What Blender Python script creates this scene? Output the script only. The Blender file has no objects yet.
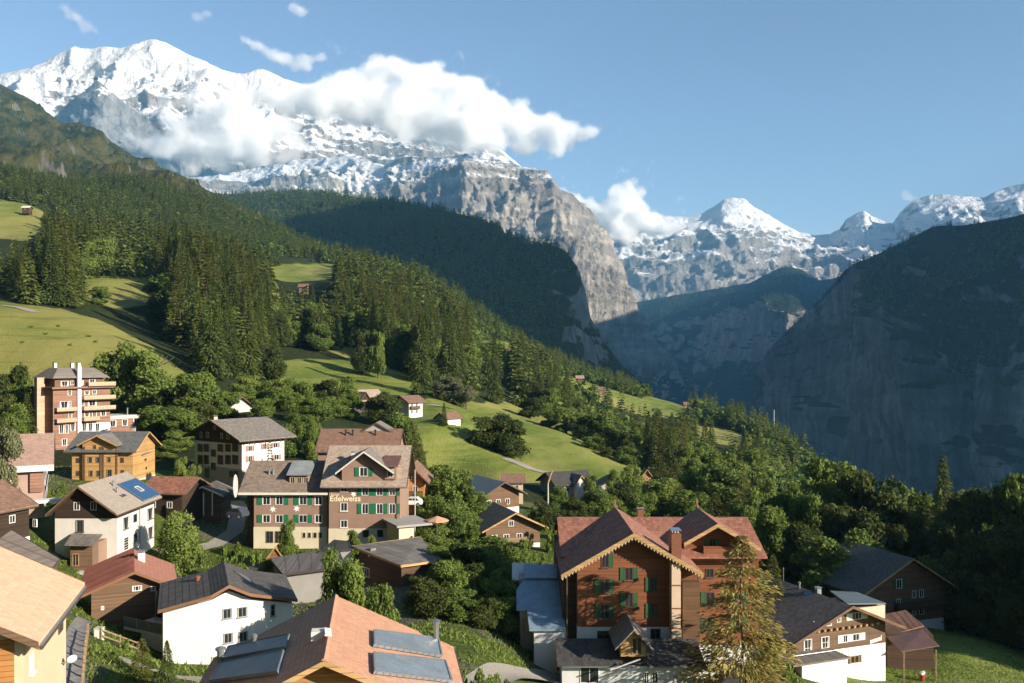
import bpy, bmesh, math, random
import numpy as np
from mathutils import Vector, Matrix
SC = bpy.context.scene
COL = SC.collection
R = math.radians
F, CX, HY = 885.0, 512.0, 360.0            # focal length in pixels, centre column, horizon row of the photograph
rng = np.random.default_rng(7)
random.seed(7)

def at(px, py, Y):
    """A point at depth Y metres seen in direction (px, py)."""
    return Vector(((px-CX)*Y/F, Y, (HY-py)*Y/F))

# ------------------------------------------------------------------ camera, sun, sky
cam = bpy.data.cameras.new('camera'); co = bpy.data.objects.new('camera', cam); COL.objects.link(co)
co.location = (0, 0, 0); co.rotation_euler = (R(90), 0, 0)
cam.sensor_width = 36; cam.lens = 36*F/1024; cam.shift_y = (HY-341.5)/1024
cam.clip_start = 1; cam.clip_end = 60000
SC.camera = co
SUN_AZ, SUN_EL = 121.0, 20.0               # clockwise from the view direction; height
az, el = R(SUN_AZ), R(SUN_EL)
SV = Vector((math.cos(el)*math.sin(az), math.cos(el)*math.cos(az), math.sin(el)))
sl = bpy.data.lights.new('sun', 'SUN'); so = bpy.data.objects.new('sun', sl); COL.objects.link(so)
sl.energy = 5.0; sl.angle = R(0.5); sl.color = (1.0, 0.885, 0.72)
so.rotation_euler = SV.to_track_quat('Z', 'Y').to_euler()
w = bpy.data.worlds.new('World'); SC.world = w; w.use_nodes = True
nt = w.node_tree
bg = nt.nodes['Background']; sky = nt.nodes.new('ShaderNodeTexSky'); sky.sky_type = 'NISHITA'
sky.sun_disc = False; sky.sun_elevation = el; sky.sun_rotation = az
sky.altitude = 2000; sky.air_density = 1.0; sky.dust_density = 0.2; sky.ozone_density = 0.55
nt.links.new(sky.outputs[0], bg.inputs[0]); bg.inputs[1].default_value = 0.088
vs = SC.view_settings
SC.display_settings.display_device = 'sRGB'
vs.view_transform = 'Standard'; vs.look = 'None'; vs.exposure = 1.1; vs.gamma = 1.0; vs.use_curve_mapping = False
SC.render.engine = 'CYCLES'
cy = SC.cycles
cy.use_denoising = True; cy.use_adaptive_sampling = True; cy.adaptive_threshold = 0.02
cy.max_bounces = 16; cy.diffuse_bounces = 3; cy.glossy_bounces = 2; cy.transmission_bounces = 3; cy.transparent_max_bounces = 8
cy.volume_bounces = 14
cy.volume_max_steps = 256

# ------------------------------------------------------------------ node helpers
class NB:
    """Small node builder: nb('ShaderNodeMath', 0.5, x, operation='ADD') -> its first output."""
    def __init__(s, nt): s.nt = nt
    def __call__(s, t, *ins, out=0, **kw):
        n = s.nt.nodes.new('ShaderNode'+t)
        for k, v in kw.items():
            if k.startswith('i_'):
                s.put(n.inputs[k[2:].replace('_', ' ')], v)
            else: setattr(n, k, v)
        for i, v in enumerate(ins):
            if v is not None: s.put(n.inputs[i], v)
        return n.outputs[out]
    def put(s, sock, v):
        if isinstance(v, bpy.types.NodeSocket): s.nt.links.new(v, sock)
        elif isinstance(v, (tuple, list)) and len(v) == 3 and sock.type == 'RGBA': sock.default_value = (*v, 1)
        else: sock.default_value = v
    def m(s, op, a, b=None, c=None): return s('Math', a, b, c, operation=op)
    def vm(s, op, a, b=None): return s('VectorMath', a, b, operation=op)
    def mix(s, f, a, b): 
        n = s.nt.nodes.new('ShaderNodeMix'); n.data_type = 'RGBA'
        s.put(n.inputs[0], f); s.put(n.inputs[6], a); s.put(n.inputs[7], b); return n.outputs[2]
    def ss(s, x, lo, hi, o0=0.0, o1=1.0):
        n = s.nt.nodes.new('ShaderNodeMapRange'); n.interpolation_type = 'SMOOTHSTEP'
        for i, v in enumerate((x, lo, hi, o0, o1)): s.put(n.inputs[i], v)
        return n.outputs[0]
    def noise(s, vec, scale, detail=5, rough=0.55, dist=0.0):
        return s('TexNoise', vec, i_Scale=scale, i_Detail=detail, i_Roughness=rough, i_Distortion=dist)
    def mul(s, vec, xyz): return s('VectorMath', vec, xyz, operation='MULTIPLY')

MATS = {}
def newmat(name):
    m = bpy.data.materials.new(name); m.use_nodes = True
    b = m.node_tree.nodes['Principled BSDF']; b.inputs['Roughness'].default_value = 0.85
    b.inputs['Specular IOR Level'].default_value = 0.25
    return m, NB(m.node_tree), b

# ------------------------------------------------------------------ numpy noise
def _hash(ix, iy, iz, seed):
    h = (ix*374761393 + iy*668265263 + iz*2147483647 + seed*974634777) & 0xFFFFFFFF
    h = ((h ^ (h >> 13))*1274126177) & 0xFFFFFFFF
    h = ((h ^ (h >> 16))*2246822519) & 0xFFFFFFFF
    return ((h ^ (h >> 15)) & 0xFFFFFF)/float(0xFFFFFF)
def vnoise(x, y, z, seed=0):
    x0, y0, z0 = np.floor(x).astype(np.int64), np.floor(y).astype(np.int64), np.floor(z).astype(np.int64)
    f = []
    for a, b in ((x, x0), (y, y0), (z, z0)):
        t = a-b; f.append(t*t*t*(t*(t*6-15)+10))
    r = 0
    for i in (0, 1):
        wx = f[0] if i else 1-f[0]
        for j in (0, 1):
            wy = f[1] if j else 1-f[1]
            for k in (0, 1):
                wz = f[2] if k else 1-f[2]
                r = r + wx*wy*wz*_hash(x0+i, y0+j, z0+k, seed)
    return r
def fbm(x, y, z, oct=5, seed=0, rough=0.5, ridged=False):
    a, s, t = 1.0, 0.0, 0.0
    for o in range(oct):
        n = vnoise(x, y, z, seed+o)
        if ridged: n = 1-np.abs(2*n-1); n = n*n
        s = s+a*n; t += a; a *= rough; x, y, z = x*2.03+17.1, y*2.03+5.7, z*2.03+9.2
    return s/t

# ------------------------------------------------------------------ object helpers
def link(o, parent=None):
    COL.objects.link(o)
    if parent is not None: o.parent = parent
    return o
def props(o, label=None, cat=None, group=None, kind=None):
    if label: o['label'] = label
    if cat: o['category'] = cat
    if group: o['group'] = group
    if kind: o['kind'] = kind
    return o
def grid_mesh(name, P, smooth=True, flip=False):
    """P: (rows, cols, 3) array -> mesh of quads."""
    nr, nc = P.shape[:2]
    me = bpy.data.meshes.new(name)
    idx = np.arange(nr*nc).reshape(nr, nc)
    q = np.stack([idx[:-1, :-1], idx[:-1, 1:], idx[1:, 1:], idx[1:, :-1]], -1).reshape(-1, 4)
    if flip: q = q[:, ::-1]
    me.vertices.add(nr*nc); me.vertices.foreach_set('co', P.reshape(-1).astype(np.float32))
    me.loops.add(q.size); me.loops.foreach_set('vertex_index', q.reshape(-1).astype(np.int32))
    me.polygons.add(len(q)); me.polygons.foreach_set('loop_start', np.arange(0, q.size, 4, dtype=np.int32))
    me.polygons.foreach_set('use_smooth', np.full(len(q), smooth))
    me.update(); me.validate()
    return me
def raw_mesh(name, V, faces4, smooth=False):
    """V (n,3), faces4 (m,k) all faces with k corners."""
    me = bpy.data.meshes.new(name); k = faces4.shape[1]
    me.vertices.add(len(V)); me.vertices.foreach_set('co', V.reshape(-1).astype(np.float32))
    me.loops.add(faces4.size); me.loops.foreach_set('vertex_index', faces4.reshape(-1).astype(np.int32))
    me.polygons.add(len(faces4)); me.polygons.foreach_set('loop_start', np.arange(0, faces4.size, k, dtype=np.int32))
    me.polygons.foreach_set('use_smooth', np.full(len(faces4), smooth))
    me.update()
    return me
# ------------------------------------------------------------------ the ground: one sheet
GP = [  # (px, py, Y) ground points read off the village, meadows and slope
 (-300,1260,15),(100,1260,15),(512,1320,15),(900,1420,15),(1300,1500,15),
 (0,800,40),(200,850,42),(330,880,42),(450,870,45),(640,1010,42),(900,1080,45),(1200,1100,45),(-250,760,40),
 (72,683,60),(110,652,70),(20,700,55),(163,660,80),(250,672,78),(330,690,72),(480,662,75),(545,672,88),(640,690,92),(740,690,92),
 (90,618,85),(117,570,115),(60,568,110),(20,560,95),(-120,560,100),(-400,560,100),(10,512,120),(190,560,125),(230,590,110),(300,592,110),(430,590,105),(480,610,100),
 (240,545,132),(320,545,132),(410,545,132),(360,565,120),(150,484,150),(75,480,150),(50,453,208),(140,450,205),(-100,457,205),(195,492,165),(285,495,168),(240,500,160),
 (430,535,145),(520,548,140),(500,515,170),(590,508,210),(640,500,230),(700,560,140),(780,600,125),
 (800,640,110),(870,672,110),(930,625,140),(960,660,115),(1020,625,150),(1300,680,130),(1600,720,120),(1000,590,190),(1200,600,200),(860,590,180),(780,560,185),(1500,600,250),
 (0,370,285),(-200,365,285),(-500,360,290),(60,398,262),(0,304,350),(90,322,345),(140,345,320),(180,378,290),(210,410,245),(180,420,235),(100,350,305),(-200,300,345),(-500,290,350),(90,440,236),(20,440,240),
 (60,300,430),(150,335,400),(200,350,360),(0,290,440),(-300,270,450),
 (85,292,480),(110,284,500),(170,300,480),(200,345,385),(250,370,350),
 (20,213,900),(0,240,800),(60,212,950),(90,270,600),(0,180,1300),(80,192,1300),(150,205,1250),(-300,150,1300),(-700,120,1300),(200,225,1200),(130,240,900),
 (350,377,360),(330,363,392),(420,390,345),(280,372,350),(300,388,320),(370,414,296),(415,417,292),(453,425,270),(340,412,285),(430,430,260),(450,412,300),(360,430,250),(330,440,210),(260,425,215),
 (510,442,290),(620,467,290),(440,474,240),(560,432,330),(480,418,330),(500,478,230),(540,472,250),(650,475,300),
 (250,300,600),(310,272,900),(340,268,960),(290,250,1150),(230,235,1200),(300,320,560),(350,345,480),(400,365,430),(420,330,600),(400,290,800),
 (400,279,1000),(480,322,950),(560,366,900),(620,389,850),(690,412,800),(770,452,680),(820,482,540),
 (500,350,760),(500,372,620),(590,398,640),(590,410,560),(560,392,600),(650,420,640),(690,432,600),(740,455,520),(700,470,400),(770,490,330),(640,460,380),(830,520,300),
 (900,540,280),(1000,560,280),
 # the drop into the valley beyond the slope
 (290,290,1700),(100,260,1900),(-300,240,1900),(-800,220,1900),(400,330,1400),(480,385,1300),(560,440,1200),(620,480,1150),(690,520,1080),(770,580,900),(820,640,760),(900,760,520),(1000,800,520),(1300,800,520),(1700,800,520),
 (290,440,2800),(0,420,2800),(-600,400,2800),(480,510,2200),(620,610,1700),(690,650,1500),(770,700,1250),(900,800,950),(1100,820,950),(1500,820,950),
 (620,540,2400),(770,560,2200),(900,560,2100),(1200,580,2000),(1700,580,2000),
 (300,445,4500),(0,445,4500),(-600,430,4500),(620,438,4500),(720,434,4500),(800,436,4500),(1000,440,4500),(1300,445,4500),(1800,445,4500),(720,470,3200),(900,475,3200),(400,480,3200),(1500,480,3200),(-700,450,3400),
]
def _uv(px, Y): return np.stack([np.asarray(px, float)/260.0, np.log(np.asarray(Y, float))*1.6], -1)
_g = np.array(GP, float)
_zc = (HY-_g[:, 1])*_g[:, 2]/F
_zc = np.arcsinh(_zc/60.0)
def _phi(r2): return np.where(r2 > 1e-12, 0.5*r2*np.log(np.maximum(r2, 1e-12)), 0)
_c = _uv(_g[:, 0], _g[:, 2])
def _tps_fit():
    n = len(_c); d2 = ((_c[:, None]-_c[None])**2).sum(-1)
    A = np.zeros((n+3, n+3)); A[:n, :n] = _phi(d2)+np.eye(n)*0.004; A[:n, n] = 1; A[:n, n+1:] = _c; A[n, :n] = 1; A[n+1:, :n] = _c.T
    return np.linalg.solve(A, np.concatenate([_zc, np.zeros(3)]))
_w = _tps_fit()
def ground_z_pxY(px, Y):
    q = _uv(px, Y); sh = q.shape[:-1]; q = q.reshape(-1, 2); out = np.zeros(len(q))
    for a in range(0, len(q), 4000):
        b = q[a:a+4000]
        out[a:a+4000] = _phi(((b[:, None]-_c[None])**2).sum(-1))@_w[:-3]+_w[-3]+b@_w[-2:]
    return (60.0*np.sinh(np.clip(out, -3.6, 3.2))).reshape(sh)
def gz(X, Y):
    """Ground height at plan positions."""
    X, Y = np.asarray(X, float), np.maximum(np.asarray(Y, float), 8.0)
    px = CX+F*X/Y
    z = ground_z_pxY(px, Y)
    a1 = np.clip(Y/200.0-0.1, 0.0, 1.0); a2 = np.clip((Y-250)/700.0, 0.0, 1.0)
    return (z+(fbm(X/7, Y/7, X*0+3, 3, 11)-0.5)*0.5+(fbm(X/30, Y/30, X*0+3, 4, 12)-0.5)*3.0*a1
            +(fbm(X/130, Y/130, X*0+3, 4, 13)-0.5)*22*a2)
def inpoly(px, py, poly):
    r = np.zeros(np.shape(px), bool); n = len(poly)
    for i in range(n):
        x1, y1 = poly[i]; x2, y2 = poly[(i+1) % n]
        if y1 == y2: continue
        c = ((y1 > py) != (y2 > py)) & (px < (x2-x1)*(py-y1)/(y2-y1)+x1)
        r ^= c
    return r
# meadows, each an outline on the slope plus the depths it spans
MEADOWS = [
 ([(-40,296),(0,302),(60,308),(105,322),(150,345),(185,374),(215,400),(190,412),(140,400),(60,402),(-40,430)],200,420),
 ([(66,282),(100,276),(160,278),(172,300),(150,306),(110,308),(72,300)],380,640),
 ([(-20,196),(25,203),(45,212),(42,228),(28,240),(-20,236)],600,1200),
 ([(272,362),(330,358),(372,360),(405,372),(432,392),(400,396),(360,392),(320,398),(285,396)],280,460),
 ([(395,405),(425,398),(450,400),(520,405),(560,422),(610,445),(645,462),(652,485),(560,478),(480,490),(430,470),(420,440)],200,420),
 ([(266,268),(300,262),(340,264),(330,278),(300,284),(272,280)],700,1200),
 ([(474,342),(510,341),(514,367),(500,374),(472,367)],540,880),
 ([(560,374),(600,386),(640,398),(690,413),(700,421),(640,415),(600,404),(562,388)],480,860),
 ([(690,424),(730,430),(760,440),(730,446),(700,440)],440,800),
 ([(500,408),(516,392),(530,392),(528,404)],320,480),
 ([(330,352),(350,345),(372,352),(360,362)],390,470),
 ([(860,640),(905,618),(960,612),(1024,640),(1100,690),(1100,760),(860,760),(820,700)],60,150),
 ([(640,396),(700,400),(706,410),(660,408)],600,900),
]
def meadow_mask(px, py, Y):
    r = np.zeros(np.shape(px), bool)
    for poly, y0, y1 in MEADOWS: r |= inpoly(px, py, poly) & (Y > y0) & (Y < y1)
    return r
# rows by distance (denser near), columns fan out
Yr = np.concatenate([np.geomspace(9, 60, 40, endpoint=False), np.geomspace(60, 420, 260, endpoint=False), np.geomspace(420, 1500, 150, endpoint=False), np.geomspace(1500, 4490, 50)])
pc = np.concatenate([np.linspace(-2600, -60, 60, endpoint=False), np.linspace(-60, 1090, 330, endpoint=False), np.linspace(1090, 3600, 60)])
PX, YY = np.meshgrid(pc, Yr); XX = (PX-CX)*YY/F
ZZ = gz(XX, YY)
gm = grid_mesh('ground', np.stack([XX, YY, ZZ], -1), flip=True)
PY = HY-F*ZZ/YY
jx = (fbm(XX/YY*30, np.log(YY)*30, XX*0, 3, 5)-0.5)*14
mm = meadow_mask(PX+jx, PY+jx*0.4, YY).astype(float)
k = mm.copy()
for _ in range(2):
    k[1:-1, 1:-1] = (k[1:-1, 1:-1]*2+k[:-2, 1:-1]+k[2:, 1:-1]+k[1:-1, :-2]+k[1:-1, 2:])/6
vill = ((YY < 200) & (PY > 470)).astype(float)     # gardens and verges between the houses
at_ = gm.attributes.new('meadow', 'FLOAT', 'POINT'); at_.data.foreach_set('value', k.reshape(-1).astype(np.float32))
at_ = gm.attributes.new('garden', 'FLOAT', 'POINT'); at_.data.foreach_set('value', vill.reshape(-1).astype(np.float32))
m, b, p = newmat('ground')
pos = b('NewGeometry')
n1 = b.noise(pos, 0.035, 6, 0.6); n2 = b.noise(pos, 0.6, 5, 0.65); n3 = b.noise(pos, 0.009, 3)
n4 = b.noise(b.mul(pos, (1, 0.35, 1)), 0.13, 7, 0.7)
gcol = b.mix(b.ss(n1, 0.36, 0.64), (0.105, 0.165, 0.024), (0.215, 0.252, 0.05))
gcol = b.mix(b.ss(n3, 0.44, 0.62), gcol, (0.31, 0.285, 0.085))
gcol = b.mix(b.ss(n4, 0.56, 0.72, 0, 0.55), gcol, (0.09, 0.13, 0.022))
gcol = b.mix(b.ss(n2, 0.3, 0.7, 0, 0.5), gcol, b.mix(n2, (0.09, 0.12, 0.018), (0.33, 0.30, 0.10)))
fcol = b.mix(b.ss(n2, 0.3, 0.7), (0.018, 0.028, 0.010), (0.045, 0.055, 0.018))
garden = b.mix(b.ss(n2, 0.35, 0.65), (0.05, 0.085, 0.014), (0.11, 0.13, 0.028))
garden = b.mix(b.ss(n1, 0.5, 0.6), garden, (0.12, 0.115, 0.085))
am = b('Attribute', attribute_name='meadow', out=2); ag = b('Attribute', attribute_name='garden', out=2)
ter = b.noise(b.mul(pos, (0.04, 0.04, 1.0)), 0.9, 4, 0.6); gcol = b.mix(b.ss(ter, 0.5, 0.62, 0, 0.35), gcol, (0.30, 0.28, 0.10)); gcol = b.mix(b.ss(ter, 0.45, 0.36, 0, 0.4), gcol, (0.07, 0.11, 0.02))
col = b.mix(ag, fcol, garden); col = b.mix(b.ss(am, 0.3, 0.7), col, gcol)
b.put(p.inputs['Base Color'], col); p.inputs['Roughness'].default_value = 0.95; p.inputs['Specular IOR Level'].default_value = 0.1
b.put(p.inputs['Normal'], b('Bump', 0.7, 0.6, None, b.m('ADD', n2, b.noise(pos, 3.0, 3))))
gm.materials.append(m)
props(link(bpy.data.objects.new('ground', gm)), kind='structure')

# ------------------------------------------------------------------ mountains
def resample(poly, n, warp=None):
    a = np.array(poly, float); t = np.linspace(0, 1, len(a)) if warp is None else None
    d = np.concatenate([[0], np.cumsum(np.hypot(np.diff(a[:, 0]), np.diff(a[:, 1])))]); d /= d[-1]
    u = np.linspace(0, 1, n)
    s = np.stack([np.interp(u, d, a[:, i]) for i in range(3)], -1)
    return s
def loft(name, curves, nu, nv, back=(1500, 900), amp=60, L=400, zst=1.0, ridge=0.25, oct=7, seed=0, rough=0.52, bumps=0.0, nback=12, bias=0.5, raw=False):
    """Surface through the curves (top to bottom, each in (px, py, Y)), roughened by ridged noise, with a back slope."""
    C = []
    for c in curves:
        s = resample(c, nu); Y = s[:, 2]
        if raw: C.append(s); continue
        C.append(np.stack([(s[:, 0]-CX)*Y/F, Y, (HY-s[:, 1])*Y/F], -1))
    nseg = len(C)-1; rows = []; vv = []
    for k in range(nseg):
        m_ = nv//nseg
        for j in range(m_+(k == nseg-1)):
            t = j/m_; rows.append(C[k]*(1-t)+C[k+1]*t); vv.append((k+t)/nseg)
    P = np.stack(rows); v = np.array(vv)[:, None]
    B = []
    for j in range(nback, 0, -1):
        t = j/nback; q = C[0].copy(); sc = 1+t*back[0]/np.maximum(q[:, 1], 1)
        if raw: q[:, 0] += back[0]*t; q[:, 2] -= back[1]*t**0.9; B.append(q); continue
        q[:, 0] = q[:, 0]*sc; q[:, 1] = q[:, 1]*sc; q[:, 2] = q[:, 2]-back[1]*t**0.9; B.append(q)
    P = np.concatenate([np.stack(B), P]); v = np.concatenate([-np.linspace(1, 1/nback, nback)[:, None], v])
    du = np.gradient(P, axis=1); dv = np.gradient(P, axis=0)
    N = np.cross(dv, du); N /= np.linalg.norm(N, axis=-1, keepdims=True)+1e-9
    N = np.where((N[..., 1:2] > 0) & (v[..., None] >= 0), -N, N)
    x, y, z = P[..., 0]/L, P[..., 1]/L, P[..., 2]/(L*zst)
    n = fbm(x, y, z, oct, seed, rough, True)-bias
    if bumps: n = n+bumps*(fbm(x*0.6, y*0.6, z*0.6, 4, seed+50)-0.5)
    env = ridge+(1-ridge)*np.clip(np.abs(v)*4, 0, 1)
    P = P+N*(n*env*amp)[..., None]
    me = grid_mesh(name, P, flip=False)
    o = bpy.data.objects.new(name, me)
    return o, P

def rock_mat(name, rock=((0.19,0.18,0.17),(0.33,0.30,0.26)), snow=None, grass=None, L=300.0, strata=0.0, bump=1.0, streak=0.0, stk=1.6, stretch=0.12):
    """snow=(a_nz, z0, zrange, noise_k, thr); grass=(colour dark, colour light, nz threshold, ztop)"""
    m, b, p = newmat(name)
    geo = m.node_tree.nodes.new('ShaderNodeNewGeometry'); pos, nor = geo.outputs[0], geo.outputs[1]
    sx = m.node_tree.nodes.new('ShaderNodeSeparateXYZ'); m.node_tree.links.new(nor, sx.inputs[0]); nz = sx.outputs[2]
    sp = m.node_tree.nodes.new('ShaderNodeSeparateXYZ'); m.node_tree.links.new(pos, sp.inputs[0]); z = sp.outputs[2]
    na = b.noise(pos, 1/L, 9, 0.62); nb_ = b.noise(pos, 5/L, 8, 0.6)
    vst = b.noise(b.mul(pos, (1, 1, 0.18)), 6/L, 7, 0.65)
    col = b.mix(b.ss(vst, 0.3, 0.7), rock[0], rock[1])
    col = b.mix(b.ss(nb_, 0.45, 0.75, 0, 0.6), col, tuple(c*0.55 for c in rock[0]))
    hgt = b.m('ADD', b.m('MULTIPLY', na, 1.5), b.m('ADD', vst, nb_))
    if strata:
        st = b.noise(b.mul(pos, (stretch, stretch, 1)), strata, 4, 0.6)
        col = b.mix(b.ss(st, 0.42, 0.6, 0, 0.55), col, tuple(c*0.5 for c in rock[0]))
    if streak:
        sk = b.noise(b.mul(pos, (1, 1, 0.05)), 14/L, 5, 0.6)
        col = b.mix(b.ss(sk, 0.5, 0.7, 0, streak), col, tuple(c*0.4 for c in rock[0]))
    if grass:
        gd, gl, thr, ztop = grass
        g = b.mix(b.ss(nb_, 0.35, 0.65), gd, gl)
        f = b.m('ADD', nz, b.m('MULTIPLY', b.m('SUBTRACT', na, 0.5), 0.9))
        f = b.m('ADD', f, b.m('MULTIPLY', b.m('SUBTRACT', nb_, 0.5), 0.5))
        gm_ = b.m('MULTIPLY', b.ss(f, thr-0.06, thr+0.06), b.ss(b.m('ADD', z, b.m('MULTIPLY', na, 200.0)), ztop-100, ztop+150, 1, 0))
        col = b.mix(gm_, col, g)
    rough = 0.9
    if snow:
        a, z0, zr, k, thr = snow
        f = b.m('ADD', b.m('MULTIPLY', nz, a), b.m('MULTIPLY', b.m('SUBTRACT', z, z0), 1.0/zr))
        f = b.m('ADD', f, b.m('MULTIPLY', b.m('SUBTRACT', na, 0.5), k))
        f = b.m('ADD', f, b.m('MULTIPLY', b.m('SUBTRACT', nb_, 0.5), k*0.3))
        if strata: f = b.m('SUBTRACT', f, b.m('MULTIPLY', b.m('SUBTRACT', st, 0.5), k*stk))
        sm = b.ss(f, thr-0.05, thr+0.05)
        col = b.mix(sm, col, (0.60, 0.61, 0.63))
        hgt = b.m('MULTIPLY', hgt, b.m('SUBTRACT', 1.0, b.m('MULTIPLY', sm, 0.2)))
    b.put(p.inputs['Base Color'], col)
    b.put(p.inputs['Normal'], b('Bump', bump*0.7, L*0.16, None, hgt))
    p.inputs['Specular IOR Level'].default_value = 0.12
    return m
def mountain(name, o, mat):
    o.data.materials.append(mat); props(link(o), kind='structure'); return o

# left alp shoulder, grass with rock bands
oA, PA = loft('alp_shoulder', [
 [(-260,10,3900),(-100,46,3500),(0,84,3200),(28,98,3080),(34,103,3060),(60,124,2960),(100,136,2780),(128,153,2620),(160,170,2450),(190,183,2250),(222,197,2000),(250,212,1850),(270,226,1750)],
 [(-260,90,2900),(0,132,2500),(60,156,2350),(120,176,2150),(180,190,1950),(235,206,1750),(262,224,1650)],
 [(-260,190,1420),(0,197,1430),(80,204,1440),(160,214,1450),(220,224,1460),(270,240,1480)]], 240, 110, back=(700, 500), amp=170, L=420, ridge=0.16, seed=3, rough=.62)
mountain('alp_shoulder', oA, rock_mat('alp_rock', ((0.09,0.088,0.08),(0.19,0.175,0.15)), grass=((0.022,0.035,0.011),(0.08,0.075,0.024), 0.52, 1500), L=260))
# wooded hill beyond the near slope, ending in a rounded nose with a cliff
oB, PB = loft('wooded_hill', [
 [(60,190,3500),(200,197,3300),(260,196,3250),(300,193,3150),(345,198,3000),(420,206,2750),(470,217,2500),(500,230,2330),(512,238,2280),(530,245,2200),(548,243,2120),(565,250,2060),(578,268,2030),(585,292,2010),(590,318,1990),(604,342,1980),(622,366,1970),(652,392,1960)],
 [(60,230,2600),(200,225,2600),(300,222,2560),(420,240,2250),(490,265,2050),(540,285,1930),(570,310,1880),(590,345,1870),(612,372,1870),(648,400,1870)],
 [(60,300,1900),(200,290,1950),(300,300,1850),(420,330,1700),(500,370,1600),(560,400,1560),(610,430,1560),(640,450,1560)]], 240, 110, back=(900, 420), amp=75, L=380, ridge=0.1, seed=9)
mB = rock_mat('wooded_hill', ((0.16,0.16,0.155),(0.30,0.29,0.27)), grass=((0.016,0.026,0.010),(0.03,0.042,0.014), 0.42, 2000), L=220, streak=0.6)
mountain('wooded_hill', oB, mB)
# right flank of the valley: cliff below, wooded terrace above, rising to a summit beyond the right of the picture
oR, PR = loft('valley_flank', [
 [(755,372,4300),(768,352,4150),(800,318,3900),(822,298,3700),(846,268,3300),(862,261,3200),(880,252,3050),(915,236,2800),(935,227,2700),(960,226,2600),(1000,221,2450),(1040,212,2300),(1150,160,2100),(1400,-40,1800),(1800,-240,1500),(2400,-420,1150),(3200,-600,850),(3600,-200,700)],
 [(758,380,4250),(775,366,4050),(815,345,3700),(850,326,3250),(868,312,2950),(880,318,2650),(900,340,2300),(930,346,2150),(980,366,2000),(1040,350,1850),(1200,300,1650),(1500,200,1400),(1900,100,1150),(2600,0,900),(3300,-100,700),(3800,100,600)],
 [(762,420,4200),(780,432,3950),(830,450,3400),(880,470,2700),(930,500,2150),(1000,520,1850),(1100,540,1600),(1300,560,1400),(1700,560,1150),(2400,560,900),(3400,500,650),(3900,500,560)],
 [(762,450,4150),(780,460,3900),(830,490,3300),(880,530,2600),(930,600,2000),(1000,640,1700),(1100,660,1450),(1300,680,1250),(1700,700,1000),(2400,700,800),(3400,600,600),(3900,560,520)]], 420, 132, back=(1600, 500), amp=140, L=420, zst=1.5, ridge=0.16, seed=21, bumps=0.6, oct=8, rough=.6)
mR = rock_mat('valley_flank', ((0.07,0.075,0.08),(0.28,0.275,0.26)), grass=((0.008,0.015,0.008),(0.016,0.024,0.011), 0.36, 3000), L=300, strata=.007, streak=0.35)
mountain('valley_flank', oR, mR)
def xyz(*pts): return [(CX+F*x/y, HY-F*z/y, y) for x, y, z in pts]
# unseen high ridge added beyond the right of the picture to shade the valley
oW, PW = loft('shading_ridge', [
 [(3000,-450,300),(2850,-250,900),(2700,0,1500),(2600,300,1720),(2500,700,1760),(2450,1200,1740),(2450,1700,1600),(2500,2200,1480),(2600,3000,1260),(2750,3600,1180),(3000,4100,1250),(3100,4400,1250)],
 [(2500,-480,150),(2350,-250,450),(2200,50,750),(2100,350,820),(2050,750,850),(2000,1250,830),(2000,1700,780),(2050,2200,700),(2200,3000,600),(2400,3600,560),(2650,4100,600),(2750,4400,600)],
 [(2300,-480,-200),(2100,-250,-150),(1950,50,-100),(1800,400,-60),(1700,800,-60),(1650,1300,-60),(1650,1700,-60),(1750,2200,-60),(1950,3000,-60),(2200,3600,-60),(2450,4100,-60),(2550,4400,-60)]], 180, 60, back=(700, 900), amp=120, L=500, ridge=0.15, seed=81, raw=True)
# the back slope of this one falls away to the right
mountain('shading_ridge', oW, mR)
oX, PX2 = loft('shading_ridge', [  # second unseen ridge, added for shade; its dip lets sun reach the spur
 xyz((3200,4550,1260),(3270,4740,1150),(3330,4880,780),(3380,5080,750),(3440,5260,1120),(3540,5500,1420),(3800,5900,1450),(4200,6600,1400),(4700,7400,1300),(5300,8200,1100)),
 xyz((2930,4600,500),(3000,4790,480),(3050,4930,330),(3110,5130,330),(3180,5310,480),(3290,5550,600),(3600,6000,600),(4000,6750,600),(4500,7550,500),(5100,8350,450)),
 xyz((2750,4650,-150),(2820,4840,-150),(2870,4980,-150),(2920,5180,-150),(2980,5360,-150),(3100,5600,-150),(3400,6100,-100),(3800,6900,-50),(4300,7700,0),(4900,8500,0))], 120, 50, back=(100, 900), amp=120, L=500, ridge=0.15, seed=85)
mountain('shading_ridge', oX, mR)
# unseen wooded hill added behind and left of the viewpoint to block skylight
oK, PK = loft('skylight_screen_hill', [
 [(-900,420,430),(-980,150,470),(-1000,-150,480),(-900,-480,470),(-650,-800,450),(-300,-1020,430),(80,-1150,400),(450,-1200,330),(800,-1250,240)],
 [(-560,380,190),(-600,150,200),(-600,-100,210),(-540,-330,210),(-400,-520,200),(-190,-650,190),(60,-720,170),(330,-760,130),(600,-800,90)],
 [(-260,330,20),(-260,150,10),(-250,-40,5),(-210,-150,0),(-140,-230,-5),(-50,-270,-20),(50,-290,-40),(150,-300,-70),(260,-310,-110)]], 90, 40, back=(200, 100), amp=40, L=150, ridge=.2, seed=91, raw=True)
mountain('skylight_screen_hill', oK, mB)
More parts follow.
